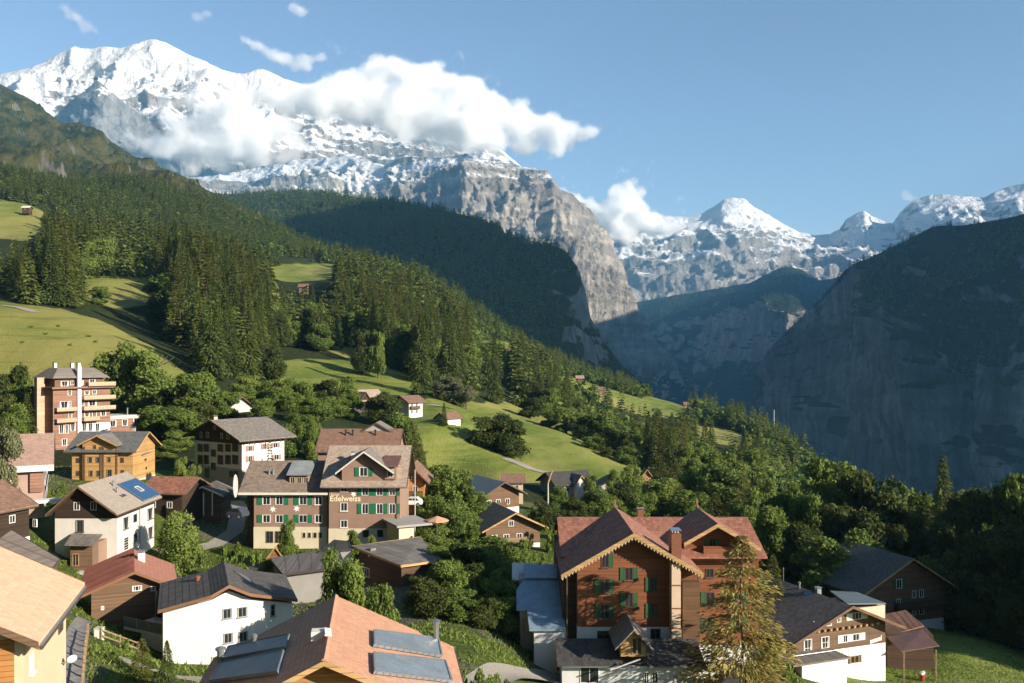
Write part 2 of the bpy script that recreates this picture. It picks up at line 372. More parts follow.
# great wall with snow bands above, its lit precipice falling to the valley
oM, PM = loft('rock_wall', [
 [(120,186,8200),(215,176,8000),(300,160,7600),(350,156,7200),(385,166,6700),(396,158,6550),(405,156,6450),(430,157,6300),(460,154,6150),(484,152,6000),(494,158,5900),(508,165,5850),(528,169,5800),(545,176,5750),(560,190,5700),(574,196,5680),(588,210,5660),(598,226,5650),(605,229,5650),(612,243,5650),(621,265,5650),(630,290,5650),(637,318,5650),(650,345,5640),(690,388,5600),(720,408,5600)],
 [(120,200,7400),(215,196,7200),(300,186,6700),(380,186,6100),(430,192,5750),(500,196,5450),(540,212,5350),(570,232,5300),(592,256,5290),(606,275,5290),(618,298,5300),(628,320,5320),(642,350,5330),(680,395,5330),(712,415,5330)],
 [(120,230,6300),(215,235,6100),(300,235,5700),(380,238,5350),(440,245,5150),(510,262,5000),(550,285,4940),(575,300,4930),(592,315,4920),(604,332,4910),(614,345,4900),(626,362,4890),(640,380,4880),(670,405,4870),(705,424,4870)],
 [(120,330,5200),(300,330,4900),(440,340,4800),(550,370,4640),(600,400,4600),(640,425,4590),(680,440,4590),(720,452,4590)]], 460, 180, back=(600, 700), amp=360, L=560, zst=2.0, ridge=0.26, seed=31, bumps=0.4, oct=9, rough=0.66)
mM = rock_mat('wall_rock', ((0.23,0.215,0.20),(0.49,0.44,0.38)), snow=(0.9, 1500, 800, 1.3, 0.50), grass=((0.012,0.021,0.010),(0.024,0.034,0.014), 0.22, 40), L=420, strata=0.010, streak=0.35, stk=2.6, stretch=0.06)
mountain('rock_wall', oM, mM)
# head of the valley, wooded and rocky bench below the far snow range
oV, PV = loft('valley_head', [
 [(560,300,8750),(640,302,8550),(690,293,8250),(720,288,8050),(750,284,7850),(772,272,7700),(786,266,7650),(800,270,7600),(818,280,7650),(850,276,7700),(900,270,7600),(1000,260,7400),(1200,240,7100)],
 [(560,325,8100),(640,326,7900),(690,318,7300),(716,312,6900),(742,306,6300),(764,304,5950),(790,306,5850),(808,312,5950),(826,318,6400),(850,318,6800),(900,320,6800),(1200,300,6500)],
 [(560,366,7300),(640,368,7100),(690,372,6700),(716,366,6350),(742,356,5950),(764,351,5800),(790,347,5720),(808,350,5800),(826,356,6150),(850,360,6400),(900,370,6300),(1200,360,6000)],
 [(560,430,5200),(640,425,5100),(700,420,4850),(760,424,4750),(820,432,4700),(900,440,4600),(1200,450,4560)],
 [(560,455,4520),(640,450,4520),(760,448,4520),(900,450,4520),(1200,455,4520)]], 300, 160, back=(400, 300), amp=170, L=420, zst=2.2, ridge=0.22, seed=41, bumps=0.5, oct=8, rough=.58)
mV = rock_mat('valley_head', ((0.12,0.12,0.12),(0.30,0.28,0.25)), grass=((0.014,0.024,0.014),(0.028,0.038,0.022), 0.56, 1500), snow=(1.2, 900, 700, 0.8, 1.25), L=300, streak=0.3)
mountain('valley_head', oV, mV)
# far snow range
oF, PF = loft('snow_range', [
 [(470,160,13560),(540,185,13560),(565,196,13560),(600,205,13560),(640,214,13560),(672,216,13560),(690,217,13560),(703,213,13560),(714,206,13560),(724,199,13560),(733,197,13560),(744,199,13616),(752,206,13673),(768,215,13729),(782,224,13786),(797,232,13786),(815,236,13786),(830,236,13673),(838,230,13560),(846,219,13447),(856,213,13390),(864,210,13334),(872,216,13334),(884,222,13221),(893,224,13108),(900,214,12995),(908,206,12882),(916,200,12769),(930,196,12656),(950,195,12543),(968,197,12430),(984,198,12430),(994,193,12317),(1004,189,12317),(1024,183,12204),(1080,165,12091),(1200,150,11865)],
 [(470,240,11978),(560,245,11865),(640,252,11865),(720,246,11978),(790,258,12204),(840,262,12091),(880,258,11752),(960,240,11413),(1200,215,10848)],
 [(470,310,10622),(600,312,10509),(700,300,10396),(800,292,10396),(860,290,10396),(960,290,10170),(1200,280,9944)],
 [(470,350,10057),(700,340,9944),(860,330,9944),(1200,330,9605)]], 420, 150, back=(2500, 1200), amp=620, L=1300, zst=1.0, ridge=0.14, seed=55, oct=9, rough=0.62)
mountain('snow_range', oF, rock_mat('range_rock', ((0.20,0.19,0.185),(0.36,0.33,0.29)), snow=(1.0, 1700, 1700, 1.4, 0.62), L=1300, strata=.006, bump=0.9))
# the great snow peak at the left and the dark pyramid in front of it
oJ, PJ = loft('snow_peak', [
 [(-260,140,13056),(-60,96,12920),(0,74,12784),(30,68,12716),(48,60,12716),(62,52,12648),(74,47,12648),(92,49,12648),(104,46,12648),(120,48,12648),(134,44,12580),(143,41,12580),(150,39,12580),(158,40,12580),(166,43,12580),(180,50,12648),(192,56,12648),(210,65,12716),(226,71,12784),(244,74,12784),(254,71,12784),(262,69,12784),(272,73,12852),(286,80,12920),(330,92,12920),(420,110,12920),(500,150,13056),(560,200,13056),(640,280,13056)],
 [(-260,190,12104),(0,120,11764),(80,105,11696),(150,95,11560),(220,110,11696),(300,120,11968),(420,150,12240),(520,200,12376),(640,300,12376)],
 [(-260,260,11152),(0,200,10880),(150,190,10812),(300,200,11288),(520,260,11696),(640,320,11696)]], 420, 130, back=(2500, 1500), amp=640, L=1200, zst=1.1, ridge=0.14, seed=63, oct=9, rough=0.62)
mountain('snow_peak', oJ, rock_mat('peak_rock', ((0.21,0.20,0.20),(0.34,0.31,0.29)), snow=(1.0, 2850, 1500, 1.5, 0.50), L=1300, strata=.0045, bump=0.9))
oP, PP = loft('dark_pyramid', [
 [(40,135,11016),(58,114,10948),(72,100,10880),(84,92,10812),(94,82,10744),(98,79,10744),(104,84,10744),(116,96,10812),(130,106,10880),(146,116,10948),(165,140,11016)],
 [(30,180,10472),(98,150,10132),(185,180,10472)]], 120, 60, back=(300, 420), amp=240, L=560, ridge=0.28, seed=71, rough=0.62)
mountain('dark_pyramid', oP, rock_mat('pyramid_rock', ((0.13,0.135,0.145),(0.25,0.25,0.25)), snow=(1.2, 3100, 1200, 0.9, 0.95), L=560))

# ------------------------------------------------------------------ valley haze
def box_mesh(name, lo, hi):
    V = np.array([(x, y, z) for x in (lo[0], hi[0]) for y in (lo[1], hi[1]) for z in (lo[2], hi[2])], float)
    f = np.array([(0,1,3,2),(4,6,7,5),(0,4,5,1),(2,3,7,6),(0,2,6,4),(1,5,7,3)])
    return raw_mesh(name, V, f)
HAZE = 0.58e-4
gmin = float(min(ZZ.min(), PA[..., 2].min(), PB[..., 2].min(), PR[..., 2].min()))
gtop = float(max(PW[..., 2].max(), PM[..., 2].max(), PV[..., 2].max(), PX2[..., 2].max(), PA[..., 2].max(), PB[..., 2].max(), PR[..., 2].max(), ZZ.max()))
xmin = float(min(XX.min(), PA[..., 0].min(), PB[..., 0].min())); xmax = float(max(XX.max(), PR[..., 0].max()))
hm = box_mesh('haze', (xmin-20, -1750, gmin-1), (xmax+20, 9330, gtop+5))
m = bpy.data.materials.new('haze'); m.use_nodes = True; n_ = m.node_tree.nodes; n_.remove(n_['Principled BSDF'])
pv = n_.new('ShaderNodeVolumePrincipled'); pv.inputs['Color'].default_value = (0.26, 0.66, 1.0, 1); pv.inputs['Density'].default_value = HAZE; pv.inputs['Anisotropy'].default_value = 0.25
m.node_tree.links.new(pv.outputs[0], n_['Material Output'].inputs['Volume'])
hm.materials.append(m)
USE_HAZE = True
if USE_HAZE: props(link(bpy.data.objects.new('haze', hm)), kind='stuff')
# ------------------------------------------------------------------ clouds: real volumes of drifting water drops
def cloud(label, puffs, Y, voxel, dens, depth=1.0, band=0.6, nscale=1.0, erode=0.85, seed=1, jit=0.5, sub=3, anis=0.1):
    """puffs: (px, py, radius in px[, dY]); a lumpy closed shell that is turned into a fog grid."""
    bm = bmesh.new(); r_ = random.Random(seed)
    for pf in puffs:
        px, py, r = pf[:3]; dy = pf[3] if len(pf) > 3 else 0
        n = 3+int(r/7)
        for i in range(n):
            f = 0 if i == 0 else 1
            rr = r*(0.8 if i == 0 else r_.uniform(0.3, 0.6))*Y/F
            a = r_.uniform(0, math.tau); q = r*r_.uniform(0.35, 0.8)*f
            c = at(px+q*math.cos(a), py+q*math.sin(a)*0.8, Y+dy+r_.uniform(-1, 1)*r*depth*Y/F*f)
            bmesh.ops.create_icosphere(bm, subdivisions=2, radius=rr, matrix=Matrix.Translation(c) @ Matrix.Diagonal((1.1, depth, 0.9, 1)))
    me = bpy.data.meshes.new('cloud'); bm.to_mesh(me); bm.free()
    src = bpy.data.objects.new('cloud_shell', me)
    vol = bpy.data.volumes.new('cloud'); o = link(bpy.data.objects.new('cloud', vol))
    rad = band*Y/F
    rm = src.modifiers.new('union', 'REMESH'); rm.mode = 'VOXEL'; rm.voxel_size = voxel*0.8
    mv = o.modifiers.new('fog', 'MESH_TO_VOLUME'); mv.object = src; mv.resolution_mode = 'VOXEL_SIZE'
    mv.voxel_size = voxel; mv.density = 1.0; mv.interior_band_width = rad
    m = bpy.data.materials.new('cloud'); m.use_nodes = True; t = m.node_tree; t.nodes.remove(t.nodes['Principled BSDF']); b = NB(t)
    pos = b('NewGeometry'); L = nscale*rad
    off = b.vm('ADD', pos, (seed*771.0, seed*333.0, 0.0))
    n1 = b.noise(off, 0.5/L, 3, 0.55); n2 = b.noise(off, 1.7/L, 8, 0.68)
    g = b('Attribute', attribute_name='density', out=2)
    e = b.m('ADD', b.m('MULTIPLY', n1, 0.45), b.m('MULTIPLY', n2, 0.75)); e = b.m('MULTIPLY_ADD', e, 1.7, -0.42)
    f = b.m('SUBTRACT', g, b.m('MULTIPLY', b.m('SUBTRACT', e, 0.40), erode))
    d = b.m('MULTIPLY', b.ss(f, 0.0, 0.5), dens)
    v = t.nodes.new('ShaderNodeVolumePrincipled'); v.inputs['Color'].default_value = (1, 1, 1, 1); v.inputs['Anisotropy'].default_value = anis
    v.inputs['Density Attribute'].default_value = ''
    t.links.new(d, v.inputs['Density']); t.links.new(v.outputs[0], t.nodes['Material Output'].inputs['Volume'])
    vol.materials.append(m)
    return props(o, label, 'cloud')
CY = 9800
cloud('large white cumulus bank draped over the shoulder of the snow peak', [
  (246,98,18),(266,96,20),(288,104,26),(312,98,28),(332,84,22),(352,80,26),(374,72,24),(398,68,24),(424,76,26),(446,84,26),(468,90,26),(492,106,26),(516,118,26),(542,126,24),(566,132,24),(588,133,18),(602,130,10),
  (400,108,38),(360,108,36),(440,118,38),(480,134,30),(522,146,22),(556,150,18),(318,104,28),(412,132,26),(452,146,20)], CY, 34, 0.012, band=17, nscale=1.1, erode=0.84, seed=4)
cloud('grey white cloud bank lying below the dark rock pyramid', [
  (128,138,14),(150,146,20),(175,146,26),(205,148,28),(240,146,30),(265,132,28),(240,112,26),(210,118,26),(185,126,24),(280,128,24),(225,168,18),(195,166,16),(255,164,18),(170,118,18),(285,158,16),(300,146,18)], 9600, 36, 0.009, band=16, nscale=1.1, erode=0.80, seed=5)
cloud('thin veil of cloud in front of the upper snow peak', [(165,104,18),(195,98,20),(225,92,20),(250,96,18)], 9700, 40, 0.005, band=15, erode=0.9, seed=6)
cloud('white cloud rising behind the rock wall above the valley', [
  (562,190,10),(574,198,13),(588,206,16),(604,216,22),(614,204,18),(618,190,15),(628,185,13),(641,192,10),(634,206,18),(638,220,22),(625,234,20),(654,228,18),(674,228,15),(692,227,12),(602,232,17)], 9700, 28, 0.022, band=11, nscale=1.3, erode=0.92, seed=7)
cloud('small torn wisp of cloud above the large cumulus', [(245,40,9),(256,46,12),(270,54,13),(286,59,14),(304,60,14),(322,57,11),(296,68,10)], 10000, 26, 0.007, band=11, erode=0.8, seed=8)
cloud('small round puff of cloud high above the snow peak', [(294,8,11),(302,13,10)], 10000, 26, 0.0045, band=10, erode=0.8, seed=9)
cloud('faint thin wisp of cloud near the top left corner', [(64,8,10),(74,16,12),(86,26,12),(94,30,8)], 10000, 26, 0.003, band=11, erode=0.9, seed=10)
cloud('faint small wisp of cloud left of the round puff', [(198,17,10),(208,13,8)], 10000, 26, 0.003, band=10, erode=0.9, seed=11)
cloud('little wisp of cloud over the far right snow range', [(906,196,9),(916,200,8)], 10500, 28, 0.005, band=8, erode=0.9, seed=12)
# ------------------------------------------------------------------ surface materials of the village
def var(b, pos, col, amt=0.25, scale=1.2):
    n = b.noise(pos, scale, 5, 0.6)
    return b.mix(b.ss(n, 0.3, 0.75), tuple(c*(1-amt) for c in col), tuple(min(1, c*(1+amt*0.5)) for c in col))
def plaster(name, col, dirt=0.35):
    m, b, p = newmat(name); pos = b('TexCoord', out=3)
    c = var(b, pos, col, 0.08, 0.7)
    st = b.noise(b.mul(pos, (1.3, 1.3, 0.12)), 1.6, 5, 0.65)
    c = b.mix(b.ss(st, 0.52, 0.8, 0, dirt), c, tuple(x*0.55 for x in col))
    b.put(p.inputs['Base Color'], c); b.put(p.inputs['Normal'], b('Bump', 0.25, 0.02, None, b.noise(pos, 18, 4)))
    return m
def wood(name, col, board=0.16, axis='z', contrast=0.5):
    m, b, p = newmat(name); pos = b('TexCoord', out=3)
    s = b.nt.nodes.new('ShaderNodeSeparateXYZ'); b.nt.links.new(pos, s.inputs[0])
    q = s.outputs[2] if axis == 'z' else b.m('ADD', s.outputs[0], s.outputs[1])
    t = b.m('DIVIDE', q, board); fr = b.m('FRACT', t); fl = b.m('FLOOR', t)
    wn = b.nt.nodes.new('ShaderNodeTexWhiteNoise'); wn.noise_dimensions = '1D'; b.nt.links.new(fl, wn.inputs['W'])
    g = b.noise(b.mul(pos, (0.7, 0.7, 9) if axis == 'z' else (9, 9, 0.7)), 1.6, 6, 0.65)
    c = b.mix(b.m('ADD', b.m('MULTIPLY', wn.outputs[0], 0.45), b.m('MULTIPLY', g, 0.55)), tuple(x*(1-contrast) for x in col), tuple(min(1, x*1.3) for x in col))
    c = b.mix(b.ss(b.noise(pos, 0.5, 4), 0.45, 0.75, 0, 0.45), c, tuple(x*0.55 for x in col))
    gr = b.ss(b.m('ABSOLUTE', b.m('SUBTRACT', fr, 0.5)), 0.40, 0.49)
    c = b.mix(b.m('MULTIPLY', gr, 0.7), c, tuple(x*0.2 for x in col))
    b.put(p.inputs['Base Color'], c); b.put(p.inputs['Normal'], b('Bump', 0.5, 0.02, None, b.m('SUBTRACT', b.m('MULTIPLY', g, 0.5), gr)))
    return m
def tiles(name, col, axis='x', row=0.17, wid=0.3, amt=0.4, rough=0.8, hgt=0.03, streak=0.35, groove=0.55):
    """Rows follow the height on the slope; columns run along the eave (axis)."""
    m, b, p = newmat(name); pos = b('TexCoord', out=3)
    s = b.nt.nodes.new('ShaderNodeSeparateXYZ'); b.nt.links.new(pos, s.inputs[0])
    u = s.outputs[0] if axis == 'x' else s.outputs[1]
    tr = b.m('DIVIDE', s.outputs[2], row); fl = b.m('FLOOR', tr); fr = b.m('FRACT', tr)
    tc = b.m('ADD', b.m('DIVIDE', u, wid), b.m('MULTIPLY', fl, 0.5)); fc = b.m('FLOOR', tc); cf = b.m('FRACT', tc)
    cv = b.nt.nodes.new('ShaderNodeCombineXYZ'); b.nt.links.new(fl, cv.inputs[0]); b.nt.links.new(fc, cv.inputs[1])
    wn = b.nt.nodes.new('ShaderNodeTexWhiteNoise'); wn.noise_dimensions = '2D'; b.nt.links.new(cv.outputs[0], wn.inputs['Vector'])
    c = b.mix(wn.outputs[0], tuple(x*(1-amt) for x in col), tuple(min(1, x*(1+amt*0.35)) for x in col))
    w_ = b.noise(pos, 0.7, 5, 0.65)
    c = b.mix(b.ss(w_, 0.48, 0.75, 0, streak), c, tuple(x*0.5 for x in col))
    c = b.mix(b.ss(b.noise(pos, 3.5, 4, 0.6), 0.6, 0.75, 0, streak), c, (0.12, 0.115, 0.09))
    edge = b.m('MAXIMUM', b.ss(fr, 0.16, 0.02), b.ss(b.m('ABSOLUTE', b.m('SUBTRACT', cf, 0.5)), 0.42, 0.5))
    c = b.mix(b.m('MULTIPLY', edge, groove), c, tuple(x*0.3 for x in col))
    b.put(p.inputs['Base Color'], c); p.inputs['Roughness'].default_value = rough
    h = b.m('SUBTRACT', b.m('MULTIPLY', fr, -0.6), b.m('MULTIPLY', edge, 0.5))
    b.put(p.inputs['Normal'], b('Bump', 0.8, hgt, None, b.m('ADD', h, b.m('MULTIPLY', wn.outputs[0], 0.4))))
    return m
def seam(name, col, axis='x', gap=0.45, rough=0.45, metal=0.0, amt=0.2):
    m, b, p = newmat(name); pos = b('TexCoord', out=3)
    s = b.nt.nodes.new('ShaderNodeSeparateXYZ'); b.nt.links.new(pos, s.inputs[0])
    u = s.outputs[{'x': 0, 'y': 1, 'z': 2}[axis]]; fr = b.m('FRACT', b.m('DIVIDE', u, gap))
    e = b.ss(b.m('ABSOLUTE', b.m('SUBTRACT', fr, 0.5)), 0.36, 0.47)
    c = var(b, pos, col, amt, 0.8)
    c = b.mix(b.ss(b.noise(b.mul(pos, (2, 2, 0.3)), 1.2, 5, 0.6), 0.5, 0.75, 0, 0.5), c, tuple(x*0.6 for x in col))
    c = b.mix(b.m('MULTIPLY', e, 0.35), c, tuple(x*0.35 for x in col))
    b.put(p.inputs['Base Color'], c); p.inputs['Roughness'].default_value = rough; p.inputs['Metallic'].default_value = metal
    p.inputs['Specular IOR Level'].default_value = 0.5
    b.put(p.inputs['Normal'], b('Bump', 0.9, 0.05, None, e))
    return m
def paint(name, col, rough=0.6, metal=0.0, amt=0.12, scale=3.0, spec=0.35):
    m, b, p = newmat(name); pos = b('TexCoord', out=3)
    b.put(p.inputs['Base Color'], var(b, pos, col, amt, scale)); p.inputs['Roughness'].default_value = rough; p.inputs['Metallic'].default_value = metal
    p.inputs['Specular IOR Level'].default_value = spec
    return m
def stone(name, col):
    m, b, p = newmat(name); pos = b('TexCoord', out=3)
    v = b.nt.nodes.new('ShaderNodeTexVoronoi'); v.inputs['Scale'].default_value = 2.2; b.nt.links.new(pos, v.inputs[0])
    c = b.mix(v.outputs['Color'], tuple(x*0.6 for x in col), tuple(min(1, x*1.3) for x in col))
    c = b.mix(b.ss(v.outputs['Distance'], 0.0, 0.12, 0.7, 0), c, tuple(x*0.3 for x in col))
    b.put(p.inputs['Base Color'], c); b.put(p.inputs['Normal'], b('Bump', 0.7, 0.06, None, b.m('ADD', v.outputs['Distance'], b.noise(pos, 6, 4))))
    return m
def glass(name, curtain):
    m, b, p = newmat(name); g = b('TexCoord', out=0)
    s = b.nt.nodes.new('ShaderNodeSeparateXYZ'); b.nt.links.new(g, s.inputs[0])
    dark = (0.022, 0.026, 0.030); c = dark
    if curtain:
        wob = b.m('MULTIPLY', b.m('SINE', b.m('MULTIPLY', s.outputs[0], 60.0)), 0.5)
        cc = b.mix(b.ss(wob, -0.5, 0.5), (0.50, 0.48, 0.44), (0.75, 0.72, 0.66))
        e = b.m('ABSOLUTE', b.m('SUBTRACT', s.outputs[0], 0.5))
        c = b.mix(b.ss(b.m('ADD', e, b.m('MULTIPLY', s.outputs[2], -curtain[1])), curtain[0]-0.02, curtain[0]+0.02), dark, cc)
    if c is not dark: b.put(p.inputs['Base Color'], c)
    else: p.inputs['Base Color'].default_value = (*dark, 1)
    p.inputs['Roughness'].default_value = 0.08; p.inputs['Specular IOR Level'].default_value = 0.6
    return m
M = dict(
 glass=glass('window_glass', None), curtain=glass('window_glass_curtain', (0.27, 0.12)), halfcurtain=glass('window_glass_half', (0.38, 0.0)),
 white=paint('white_paint', (0.74, 0.72, 0.68)), cream=plaster('cream_plaster', (0.62, 0.55, 0.40)), whitepl=plaster('white_plaster', (0.74, 0.72, 0.68), 0.2),
 bluewhite=plaster('dull_white_plaster', (0.62, 0.62, 0.62), 0.3), greypl=plaster('grey_plaster', (0.38, 0.36, 0.33)), pinkpl=plaster('pale_pinkish_plaster', (0.64, 0.595, 0.545), 0.15),
 mauve=plaster('mauve_brown_cladding', (0.30, 0.195, 0.145), 0.2), peach=plaster('peach_plaster', (0.66, 0.50, 0.34), 0.2),
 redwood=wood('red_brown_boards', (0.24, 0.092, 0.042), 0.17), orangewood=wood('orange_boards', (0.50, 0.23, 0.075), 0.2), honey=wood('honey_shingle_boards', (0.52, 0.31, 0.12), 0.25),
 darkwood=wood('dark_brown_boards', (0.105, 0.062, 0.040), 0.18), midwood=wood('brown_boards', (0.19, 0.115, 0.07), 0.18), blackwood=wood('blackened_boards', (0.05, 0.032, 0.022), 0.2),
 palebrown=wood('pale_brown_boards', (0.58, 0.41, 0.29), 0.12), pinkwall=plaster('pinkish_brown_wall', (0.36, 0.25, 0.20)), slat=wood('brown_slats', (0.17, 0.095, 0.05), 0.09), chaletwood=wood('chalet_boards', (0.17, 0.105, 0.065), 0.2), maroon=wood('maroon_panel', (0.31, 0.17, 0.12), 0.4),
 trim=wood('light_trim_boards', (0.52, 0.33, 0.15), 0.3), trimdark=paint('dark_trim', (0.09, 0.07, 0.055)), trimwhite=paint('white_trim', (0.70, 0.66, 0.58)), lace=paint('cream_lace', (0.50, 0.40, 0.25)),
 soffit=wood('soffit_boards', (0.12, 0.07, 0.04), 0.2, 'xy'), greytrim=paint('grey_metal_trim', (0.30, 0.31, 0.32), 0.4, 0.6),
 green=paint('green_shutter', (0.02, 0.16, 0.07)), dkgreen=paint('dark_green_shutter', (0.035, 0.105, 0.04)), brownsh=paint('brown_shutter', (0.13, 0.075, 0.055)), whitesh=paint('white_shutter', (0.72, 0.68, 0.62)), pinksh=paint('pink_brown_shutter', (0.34, 0.18, 0.13)),
 redtile=tiles('red_brown_tile', (0.34, 0.15, 0.10), 'x', 0.19, 0.36, 0.35), redtile_y=tiles('red_brown_tile_cross', (0.34, 0.155, 0.105), 'y', 0.19, 0.36, 0.35),
 terracotta=tiles('terracotta_tile', (0.56, 0.30, 0.19), 'y', 0.13, 0.24, 0.14, streak=0.25, groove=.28), palepink=tiles('pale_pink_tile', (0.70, 0.47, 0.31), 'y', 0.14, 0.26, 0.12, streak=0.2, groove=.25),
 greytile=tiles('grey_tile', (0.21, 0.185, 0.165), 'x', 0.16, 0.3, 0.3), greytile_y=tiles('grey_tile_cross', (0.24, 0.21, 0.185), 'y', 0.16, 0.3, 0.3),
 slate_y=tiles('slate_cross', (0.16, 0.16, 0.16), 'y', 0.14, 0.3, 0.3), slate=tiles('slate', (0.15, 0.15, 0.15), 'x', 0.14, 0.3, 0.3),
 wingroof=tiles('brown_grey_tile', (0.26, 0.195, 0.155), 'x', 0.2, 0.4, 0.25), eternit=tiles('fibre_cement', (0.40, 0.31, 0.25), 'x', 0.2, 0.4, 0.25), brownroof=tiles('brown_tile', (0.25, 0.145, 0.105), 'x', 0.2, 0.35, 0.25), pinkroof=tiles('dusty_pink_tile', (0.40, 0.26, 0.21), 'x', 0.2, 0.4, 0.15),
 tan_y=tiles('tan_fibre_cement', (0.36, 0.30, 0.25), 'y', 0.2, 0.5, 0.12, streak=0.15), darkroof=tiles('charcoal_tile', (0.115, 0.105, 0.098), 'y', 0.16, 0.3, 0.35), darkroof_x=tiles('charcoal_tile_along', (0.08, 0.074, 0.07), 'x', 0.16, 0.3, 0.35),
 salmon=tiles('salmon_tile', (0.42, 0.19, 0.13), 'y', 0.2, 0.4, 0.1, streak=0.1), mossytile=tiles('weathered_tile', (0.36, 0.18, 0.12), 'x', 0.17, 0.26, 0.6, streak=0.6),
 rustseam=seam('rust_red_sheet', (0.16, 0.055, 0.04), 'y', 0.55), rustsheet=seam('rusty_sheet', (0.17, 0.085, 0.065), 'x', 0.4, 0.6), blueseam=seam('blue_grey_sheet', (0.24, 0.34, 0.42), 'y', 0.22, 0.4, 0.2),
 greyseam=seam('grey_sheet', (0.30, 0.32, 0.31), 'y', 0.5, 0.5), tealsheet=seam('slate_blue_sheet', (0.13, 0.16, 0.17), 'y', 0.6, 0.5),
 tube=seam('collector_tubes', (0.22, 0.30, 0.37), 'y', 0.16, 0.4, 0.15), collector=seam('grey_collector', (0.21, 0.25, 0.29), 'y', 0.3, 0.35, 0.1), pv=paint('blue_solar_glass', (0.025, 0.075, 0.17), 0.18, 0.0, 0.1, 2.0, 0.6),
 steel=paint('brushed_steel', (0.5, 0.5, 0.5), 0.35, 0.9), copper=paint('copper_brown', (0.22, 0.09, 0.05), 0.5), concrete=plaster('concrete', (0.36, 0.34, 0.31)), conc_lt=plaster('pale_concrete', (0.55, 0.52, 0.47)),
 beige=plaster('beige_render', (0.60, 0.46, 0.34)), signblue=paint('blue_sign', (0.02, 0.06, 0.30)), letter=paint('cream_letters', (0.80, 0.72, 0.50)), whiteletter=paint('white_letters', (0.8, 0.8, 0.78)),
 black=paint('black_metal', (0.02, 0.02, 0.022)), balus=paint('grey_balustrade', (0.20, 0.215, 0.20), 0.3), polegrey=paint('pale_grey_pole', (0.50, 0.50, 0.48)), rockwall=stone('rock_wall_stone', (0.42, 0.38, 0.32)),
 teal=paint('teal_sheet', (0.03, 0.22, 0.19)), blue=paint('blue_cloth', (0.03, 0.20, 0.42)), red=paint('red_paint', (0.45, 0.04, 0.03)), orange=paint('orange_cloth', (0.62, 0.33, 0.22), 0.8), planter=wood('planter_boards', (0.34, 0.16, 0.07), 0.2),
 bluebox=paint('pale_blue_sheet', (0.22, 0.36, 0.40)), asphalt=paint('asphalt', (0.085, 0.08, 0.075), 0.95, 0, 0.25, 4), gravel=paint('pale_gravel', (0.33, 0.30, 0.25), 0.95, 0, 0.3, 6), paver=paint('paver', (0.26, 0.24, 0.225), 0.9, 0, 0.3, 2),
 fencewood=wood('weathered_fence', (0.30, 0.21, 0.13), 0.3), railwhite=paint('white_rail', (0.62, 0.60, 0.56)), tyre=paint('tyre', (0.02, 0.02, 0.02), 0.9), carwhite=paint('white_car_paint', (0.75, 0.75, 0.74), 0.25), cardark=paint('dark_car_paint', (0.05, 0.06, 0.08), 0.25),
 rust=paint('rusty_brown', (0.22, 0.11, 0.06), 0.8))

# ------------------------------------------------------------------ building helpers
def bx(bm, x0, x1, y0, y1, z0, z1):
    v = [bm.verts.new((x, y, z)) for x in (x0, x1) for y in (y0, y1) for z in (z0, z1)]
    for f in ((0,1,3,2),(4,6,7,5),(0,4,5,1),(2,3,7,6),(0,2,6,4),(1,5,7,3)): bm.faces.new([v[i] for i in f])
def extr(bm, pts, vec):
    """Closed prism: polygon pts swept along vec."""
    a = [bm.verts.new(p) for p in pts]; c = [bm.verts.new(Vector(p)+Vector(vec)) for p in pts]; n = len(pts)
    bm.faces.new(a); bm.faces.new(c[::-1])
    for i in range(n): bm.faces.new((a[i], c[i], c[(i+1) % n], a[(i+1) % n])[::-1])
def tube(bm, p, q, r0, r1=None, n=8):
    p, q = Vector(p), Vector(q); r1 = r0 if r1 is None else r1
    d = (q-p).normalized(); a = d.orthogonal().normalized(); c = d.cross(a)
    A, B = [], []
    for i in range(n):
        t = math.tau*i/n; o = a*math.cos(t)+c*math.sin(t); A.append(bm.verts.new(p+o*r0)); B.append(bm.verts.new(q+o*r1))
    for i in range(n): bm.faces.new((A[i], A[(i+1) % n], B[(i+1) % n], B[i]))
    bm.faces.new(A[::-1]); bm.faces.new(B)
def tomesh(name, bm, mats, slotf=None, smooth=False):
    bmesh.ops.recalc_face_normals(bm, faces=bm.faces[:])
    me = bpy.data.meshes.new(name)
    if slotf:
        for f in bm.faces: f.normal_update(); f.material_index = slotf(f)
    if smooth:
        for f in bm.faces: f.smooth = True
    bm.to_mesh(me); bm.free()
    for m in (mats if isinstance(mats, (list, tuple)) else [mats]): me.materials.append(m)
    return me
_cache = {}
FOOT = []     # plan rectangles where no tree may stand
